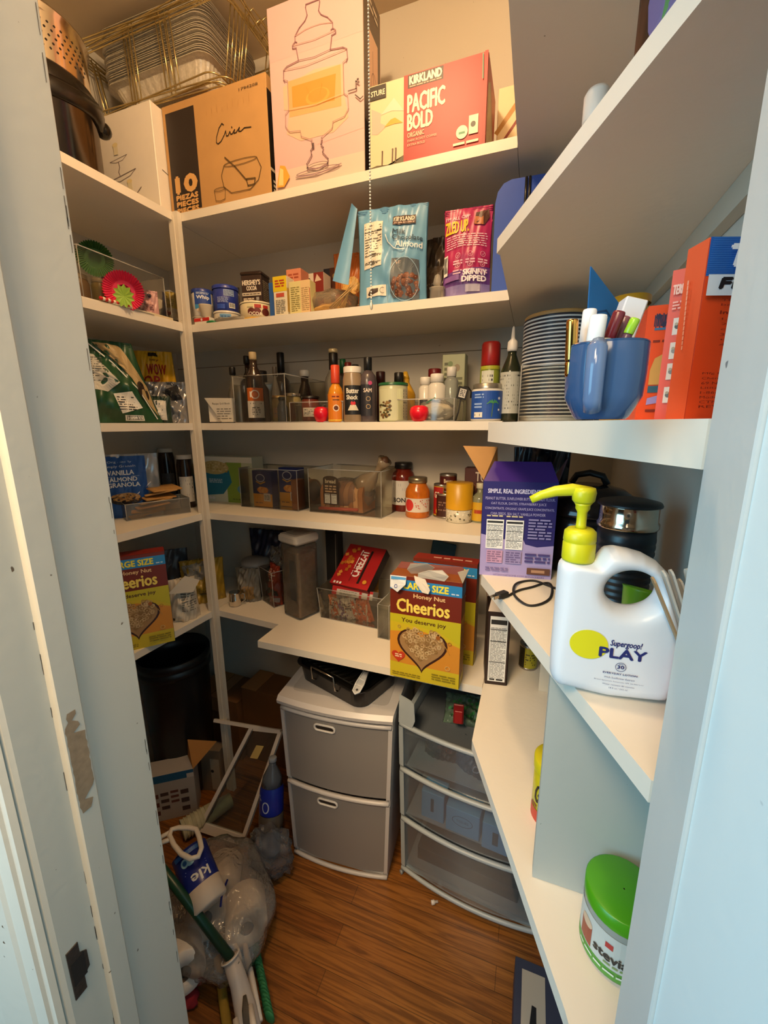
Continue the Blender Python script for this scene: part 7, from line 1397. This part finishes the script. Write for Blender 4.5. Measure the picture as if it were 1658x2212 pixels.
m = MB().mat(M('#b4b6b8', .4)); P_ = [(0, -.008), (.05, -.013), (.078, -.011), (.088, 0), (.078, .011), (.05, .013), (0, .008)]
m.prism(P_, -.002, .002, Tm); m.build('handle_blade', t)
m = MB().mat(M('#d0d2d2', .4)); m.tube([(a, b, .003) for a, b in P_], .0024, 6, T=Tm); m.tube([(.03, -.01, .003), (.035, .01, .003)], .0018, 6, T=Tm); m.tube([(.055, -.011, .003), (.058, .011, .003)], .0018, 6, T=Tm); m.build('handle_ribs', t)
MB().mat(M('#3a3a3c', .5)).lathe([(.004, 0), (.004, .0006)], 12, T=Tm @ Matrix.Translation((.072, 0, .0022))).build('hang_hole', t)

# ============================================================ FLOOR: left corner
t = thing('black_trash_bin', 'tall black plastic bin in the left corner under the left shelves', 'bin', (-1.316, 1.112, 0), facing(-1.316, 1.112))
MB().mat(M('#0d1216', .35, 0, .05)).lathe([(.105, 0), (.110, .01), (.128, .54), (.130, .545), (.136, .546), (.136, .575), (.130, .578), (.137, .58), (.137, .612), (.129, .614), (.122, .55), (.1, .02), (.001, .012)], 40, cap=False, sq=.15).build('bin_body', t)
p0 = W(345, 1775, 0); p1 = W(428, 1755, 0); dd = (p1-p0); rz_ = atan2(dd.y, dd.x); L = .175; u_ = dd.normalized(); nn = Vector((-sin(rz_), cos(rz_), 0)); c_ = p1 - u_*L/2 + nn*.04
bb = carton('printed_appliance_box', 'white and blue printed carton with an open cardboard flap in front of the black bin', 'carton', (c_.x, c_.y, 0), L, .08, .205, rz_, '#b0a8a0', faces={'F': lambda A, w, h: (A.rect(0, h*.84, w, h, '#1c5a80'), A.rect(w*.86, h*.84, w, h*.93, '#c9c0b8'), [A.words(w*.1+.2*k*w, h*(.1+.12*(k % 3)), w*.26+.2*k*w, h*(.66), 3, ('#6a4038', '#4a3a38')[k % 2], 5+k, .5) for k in range(4)] and None)})
m = MB().mat(M('#b07838', .8, 0, .12)); 
for k in (0, .002): m.add([Vector((L/2, -.04+k, .203)), Vector((L/2-.03, .035+k, .205)), Vector((L/2-.016, .0+k, .305)), Vector((L/2+.085, .012+k, .262))], [(0, 1, 2, 3)], False)
m.build('open_flap', bb)
CB = M('#7a5028', .8, 0, .15, 12)
def cbox(label, x0, x1, y0, y1, h, rz=0, tape=True):
    t = thing('cardboard_box', label, 'box', ((x0+x1)/2, (y0+y1)/2, 0), rz, 'cardboard boxes on the closet floor'); w, d = x1-x0, y1-y0
    MB().mat(CB).rbox(-w/2, w/2, -d/2, d/2, 0, h, .002, seg=1).build('box_body', t)
    if tape: MB().mat(M('#a8784a', .4)).box(-.026, .026, -d/2-.0006, d/2, h, h+.0006).box(-.026, .026, -d/2-.0012, -d/2-.0004, h-.07, h).build('packing_tape', t)
    m = MB().mat(M('#a87844', .8)); m.box(-w/2, -.03, -d/2, d/2, h+.0004, h+.002).build('top_flap', t)
    return t
cbox('taped brown cardboard box on the floor behind the corner post', -1.40, -1.155, 1.262, 1.435, .30)
b2 = cbox('taller darker brown cardboard box against the back wall right of the corner post', -1.15, -.93, 1.29, 1.43, .36, tape=False)
cbl = carton('small_upright_carton', 'small grey-brown upright carton leaning at the foot of the corner post', 'carton', (-1.175, 1.115, 0), .10, .05, .20, radians(12), '#7c6a56', faces={'F': lambda A, w, h: (A.rect(w*.55, h*.05, w*.95, h*.8, '#a89c88'), A.disc(w*.62, h*.5, .007, '#22201e'))})
# fridge shelf: glass with white frame leaning
A0, A1 = Vector((-1.075, .935, .03)), Vector((-.893, .945, .03)); B0 = V(543, 1573, 1.112); B1 = V(606, 1580, 1.112); B0.z -= 0
t = thing('glass_fridge_shelf', 'glass refrigerator shelf with white frame leaning against the corner post', 'shelf', tuple(A0), 0)
def L3(a, b, s): return a.lerp(b, s) - A0
nrm = (A1-A0).cross(B0-A0).normalized()
def bar(p, q, w, th, mt, nm, ext=0):
    d_ = (q-p).normalized(); s_ = d_.cross(nrm).normalized()*w/2; n_ = nrm*th/2; p = p-d_*ext; q = q+d_*ext
    vs = [p-s_-n_, p+s_-n_, p+s_+n_, p-s_+n_, q-s_-n_, q+s_-n_, q+s_+n_, q-s_+n_]
    return MB().mat(mt).add(vs, [(0, 3, 2, 1), (4, 5, 6, 7), (0, 1, 5, 4), (1, 2, 6, 5), (2, 3, 7, 6), (3, 0, 4, 7)], False).build(nm, t)
WF = M('#e0d6ca', .35, 0, .02); z0_ = A0*0
a0, a1, b0_, b1_ = Vector((0, 0, 0)), A1-A0, B0-A0, B1-A0
bar(a0, a1, .030, .014, WF, 'front_rail', .008); bar(a0, b0_, .014, .014, WF, 'side_rail'); bar(a1, b1_, .014, .014, WF, 'side_rail'); bar(b0_, b1_, .014, .014, WF, 'rear_rail')
q0 = V(463, 1556, 1.112)-A0; bar(q0, b0_ + (b1_-b0_)*1.0, .012, .012, WF, 'rear_flange')
bar(a0+(b0_-a0).normalized()*0+nrm*.004+(a1-a0).normalized()*.012, b0_+nrm*.004+(b1_-b0_).normalized()*.012, .002, .008, M('#5a5048', .6), 'side_groove')
MB().mat(CLEAR('#d8e0dc', .03, .02)).add([a0, a1, b1_, b0_], [(0, 1, 2, 3)], False).build('glass_pane', t)
s1 = b0_.lerp(b1_, .62)*.86+a0*.14; 
st_ = MB().mat(M('#c9b06a', .6)); e1 = (b1_-b0_).normalized()*.035; e2 = (a0-b0_).normalized()*.05; s1 = b0_ + (b1_-b0_)*.45 + (a0-b0_)*.16 + nrm*.0015
st_.add([s1, s1+e1, s1+e1+e2, s1+e2], [(0, 1, 2, 3)], False).build('sticker', t)
# nested paper cups lying
p = W(393, 1795, .035); q = W(500, 1728, .045); ax = (q-p); Lc = ax.length; qq = ax.to_track_quat('Z', 'Y').to_euler()
t = thing('paper_cup_stack', 'nested stack of pale patterned paper cups lying on the floor', 'cups', (p.x, p.y, .0375), 0, rot=qq)
for k in range(7): MB().mat(M(('#c9c4a4', '#bdb898')[k % 2], .5, 0, .15, 90)).lathe([(.034, k*.012), (.037, k*.012+.001), (.037, k*.012+.004), (.0345, k*.012+.005), (.033, k*.012+.013)], 28, cap=False).build('cup_rim', t)
MB().mat(M('#b4b090', .5, 0, .3, 40)).lathe([(.034, .086), (.026, Lc-.002), (.022, Lc), (.001, Lc)], 28, cap=False).build('cup_body', t)
# water bottle in clear plastic by the drawer tower
bo = Vector((-.752, .952, .052)); axb = Vector((-.10, .25, .97)).normalized(); qb = axb.to_track_quat('Z', 'Y').to_euler()
t = thing('water_bottle', 'clear plastic bottle with blue label leaning between the glass shelf and the drawer tower', 'bottle', (-.785, .955, .010), 0, rot=(radians(-14), radians(-4), 0)); t.scale = (.95, .95, .97)
PETc = CLEAR('#9aa4b4', .30, .05)
MB().mat(PETc).lathe([(.030, 0), (.040, .004), (.043, .02), (.041, .03), (.043, .09), (.043, .13)], 28, cap=False).build('bottle_base', t)
MB().mat(M('#6a6258', .3, .3)).lathe([(.0445, .10), (.0455, .104), (.0455, .145), (.044, .15)], 28, cap=False).build('label_band', t)
MB().mat(M('#1a2c9a', .3, 0, .2, 20)).lathe([(.044, .152), (.045, .155), (.044, .23), (.040, .245)], 28, cap=False).build('blue_label', t)
A = Art(cyl_map(lambda v: .0452), .006); A.ring(.005, .185, .012, .004, '#c8d0e0', .018); A.words(-.04, .20, -.015, .225, 2, '#c8d0e0', 3); A.done(t)
MB().mat(PETc).lathe([(.040, .246), (.034, .275), (.018, .305), (.013, .315), (.013, .325)], 28).build('bottle_neck', t); MB().mat(M('#9aa0a8', .4)).lathe(capp(.015, .326, .342), 20).build('cap', t)
t = thing('clear_plastic_wrap', 'crumpled clear plastic wrap around the base of the blue-labelled bottle', 'wrap', (-.752, .915, 0), 0)
MB().mat(CLEAR('#e4e6ec', .10, .07, 1.0)).blob((0, 0, .075), .078, .055, .085, 34, 20, .13, 2.6, seed=5, zmin=.001).build('wrap_film', t)
# paper roll multipack
def roll(label, c, ax, r, L, grp='paper rolls in the clear pack'):
    q = Vector(ax).normalized().to_track_quat('Z', 'Y').to_euler(); t = thing('paper_roll', label, 'roll', c, 0, grp, rot=q)
    PP = M('#e6dccf', .85, 0, .06, 40, .2)
    MB().mat(PP).lathe([(.019, .0), (r-.004, 0), (r, .004), (r, L-.004), (r-.004, L), (.019, L), (.019, 0)], 40, cap=False).build('paper', t)
    MB().mat(M('#6b5440', .8)).lathe([(.0188, .001), (.0188, L-.001), (.0172, L-.001), (.0172, .001), (.0188, .001)], 24, cap=False).build('cardboard_core', t)
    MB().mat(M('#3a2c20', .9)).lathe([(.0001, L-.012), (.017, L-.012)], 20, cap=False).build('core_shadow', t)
fd = Vector((.55, -.62, .42)).normalized()
roll('white paper roll at the upper left of the clear pack under the blue towel roll', (-.855, .735, .070), fd, .056, .105)
roll('white paper roll at the right of the clear pack beside the bare floor', (-.745, .775, .068), (.62, -.70, .22), .058, .105)
roll('white paper roll nearest the green broom handle in the clear pack', (-.845, .620, .062), (.70, -.55, .30), .055, .105)
roll('white paper roll at the back of the clear pack below the glass shelf', (-.88, .845, .058), (.5, -.8, .15), .055, .105)
t = thing('roll_pack_wrap', 'clear crinkled plastic wrap holding the white paper rolls together', 'wrap', (-.80, .732, 0), radians(-38))
MB().mat(CLEAR('#f4efe8', .18, .16, 1.0, refl=1.9)).blob((0, 0, .083), .200, .150, .092, 44, 24, .05, 2.3, seed=7, zmin=.001).build('wrap_film', t)
MB().mat(M('#1a1c6a', .4)).tube([(.05, .02, .213), (.075, .0, .209), (.10, -.01, .198)], .003, 6).build('ink_mark', t)
# blue wrapped towel roll
T0 = W(408, 1838, .285); T1 = W(452, 1950, .215); ax = T1-T0; Lr = ax.length*1.05; q = ax.to_track_quat('Z', 'X').to_euler()
t = thing('towel_roll', 'paper towel roll in blue wrapper with white letters lying on the clear pack', 'roll', tuple(T0), 0, rot=q)
rr_ = .0475
MB().mat(M('#1c2a7c', .3, 0, .2, 14)).lathe([(rr_*.8, -.004), (rr_, .0), (rr_, Lr*.64), (rr_*1.001, Lr*.645)], 36).build('blue_wrapper', t)
MB().mat(M('#d8c8b4', .6, 0, .05)).lathe([(rr_*.99, Lr*.646), (rr_*1.0, Lr*.65), (rr_*1.0, Lr*.97), (rr_*.92, Lr), (.001, Lr*.99)], 36, cap=False).build('white_end', t)
t_inv = t.matrix_basis.inverted() if False else None
bpy.context.view_layer.update(); camd = (t.matrix_world.inverted() @ CAM); a_cam = atan2(camd.y, camd.x)
def mpT(u, v, k): a = a_cam + u/rr_; return Vector(((rr_+k)*cos(a), (rr_+k)*sin(a), v))
A = Art(mpT, .006)
A.text('kle', -.030, Lr*.44, .018, Lr*.60, '#e8e0d0', .0009); A.line([(-.03, Lr*.38), (.03, Lr*.38)], .0012, '#b0b8d8'); A.line([(-.03, Lr*.34), (.026, Lr*.34)], .0012, '#b0b8d8'); A.disc(.02, Lr*.2, .011, '#9ac0c8'); A.disc(.02, Lr*.2, .006, '#2a5a8c'); A.disc(.006, Lr*.25, .009, '#9ac0c8', .006); A.rect(-.04, Lr*.03, .045, Lr*.10, '#2c5c9c'); A.done(t)
# white looped handle of the jug
t = thing('white_loop_handle', 'white plastic looped carry handle in front of the blue towel roll', 'handle', tuple(W(405, 1820, .315)), 0); o_ = W(405, 1820, .315)
hp = [W(a, b, .335) - o_ for a, b in ((385, 1788), (370, 1792), (366, 1806), (376, 1826), (392, 1845), (412, 1855), (428, 1850), (435, 1832), (430, 1808), (424, 1792), (408, 1788))]
MB().mat(M('#e6dac8', .4)).tube(hp, .0068, 10, True).build('loop', t); MB().mat(M('#e6dac8', .4)).tube([W(370, 1796, .335)-o_, W(352, 1806, .33)-o_, W(335, 1816, .32)-o_], .006, 8).build('strap_arm', t); MB().mat(M('#e6dac8', .4)).tube([W(372, 1812, .335)-o_, W(354, 1818, .33)-o_, W(337, 1826, .32)-o_], .006, 8).build('strap_arm', t)
# broom
t = thing('green_broom', 'broom with dark green pole, white plastic head and green bristles at the door frame', 'broom', (-.62, .58, 0), 0); O_ = Vector((-.62, .58, 0))
pA = W(497, 2068, .13); pB = W(372, 1905, .29); ex = pB + (pB-pA)*.55
MB().mat(M('#14402c', .35, 0, .06)).tube([pA + (pA-pB)*.10 - O_, ex - O_], .0118, 16).build('pole', t)
s0 = pA; s1 = W(515, 2120, .085); s2 = W(530, 2180, .06); s3 = W(548, 2290, .035)
MB().mat(M('#c9c0b8', .4)).tube([s0-O_, s1-O_, s2-O_, s3-O_], [.0195, .022, .026, .032], 16, cap=True, flat=.8).build('socket', t)
MB().mat(M('#efe6da', .35)).tube([s0+(s1-s0).normalized().cross(Vector((0, 0, 1)))*.0 + ((s1-s0).normalized().orthogonal()*.019*cos(a) + (s1-s0).normalized().cross((s1-s0).normalized().orthogonal())*.019*sin(a)) - O_ for a in [2*pi*i/20 for i in range(20)]], .0022, 6, True).build('socket_rim', t)
MB().mat(M('#5a5044', .8, 0, .3)).tube([W(528, 2150, .092)-O_, W(530, 2180, .088)-O_, W(534, 2215, .078)-O_], [.004, .0085, .0085], 10, flat=.4).build('socket_slot', t)
RB = M('#e2d6c8', .4)
for (a, b, z0, z1, r_) in (((524, 2018), (562, 2207), .05, .045, .0085), ((503, 2028), (520, 2075), .06, .06, .007), ((508, 2200), (520, 2270), .075, .06, .008), ((540, 2172), (556, 2270), .085, .07, .008)):
    MB().mat(RB).tube([W(*a, z0)-O_, W(a[0]*.5+b[0]*.5, a[1]*.5+b[1]*.5, (z0+z1)/2)-O_, W(*b, z1)-O_], [r_*.8, r_, r_*.8], 10).build('head_rib', t)
gm = MB().mat(M('#2c7a4c', .7, 0, .2, 80)); g0, g1 = W(540, 1993, .02), W(582, 2198, .02)
for k in range(26):
    c_ = g0.lerp(g1, k/25) - O_; gm.blob((c_.x, c_.y, .022), .016, .0052, .021, 10, 7, .08, 4, seed=k)
gm.build('bristles', t)['kind'] = 'stuff'
MB().mat(M('#a8862c', .8, 0, .2, 60, .4)).tube([W(468, 2068, .012)-O_, W(478, 2130, .012)-O_, W(492, 2230, .012)-O_], [.010, .012, .012], 8, flat=.7).build('yellow_fringe', t)
t = thing('red_cloth', 'crumpled red cloth on the floor beside the door frame', 'cloth', (-.80, .545, 0), radians(20)); MB().mat(M('#8a1c28', .9, 0, .2)).blob((0, 0, .014), .07, .035, .016, 24, 10, .12, 3, zmin=.001).build('cloth_fold', t)
# bits on the floor
def bit(name, label, px, py, col, r, L, rz, mt=None):
    p = W(px, py, .004); t = thing(name, label, 'piece', (p.x, p.y, 0), rz)
    MB().mat(mt or M(col, .4)).lathe([(r*.7, -L/2), (r, -L/2+.001), (r, 0), (r*.6, .001), (r*.6, L/2)], 14, T=Matrix.Translation((0, 0, r)) @ Matrix.Rotation(pi/2, 4, 'Y')).build('piece_body', t); return t
bit('plastic_peg', 'small clear plastic peg lying alone on the wooden floor', 938, 1950, '#d8d0c8', .0065, .022, .5)
bit('plastic_scrap', 'small grey plastic piece on the floor under the cart corner', 868, 1884, '#8a9298', .007, .014, .8)
bit('orange_crumb', 'tiny orange crumb on the floor by the drawer tower', 667, 1857, '#d86a1c', .003, .006, .2)
# dark box and teal bag at bottom right under the lowest right shelf
t = carton('dark_blue_box', 'dark slate blue box with white label on top under the lowest right shelf', 'box', (.134, .735, 0), .175, .31, .10, 0, '#34384c', faces={'T': lambda A, w, h: (A.rect(w*.10, h*.28, w*.42, h*.93, '#b0a698'), A.poly([(w*.21, h*.60), (w*.24, h*.72), (w*.30, h*.715), (w*.30, h*.62), (w*.27, h*.46), (w*.23, h*.45)], '#17171c'), A.words(w*.18, h*.32, w*.34, h*.36, 1, '#3a3a42', 3))})
t = thing('teal_bag', 'crumpled teal plastic bag on the dark slate blue box', 'bag', (.125, .66, .101), 0); MB().mat(M('#0a6a80', .35, 0, .12, 12)).blob((.01, 0, .03), .065, .055, .034, 28, 14, .12, 2.4, seed=9, zmin=0).build('bag_body', t); MB().mat(M('#12509a', .35)).blob((.055, .055, .028), .03, .02, .018, 16, 8, .1, 3).build('blue_tie', t)
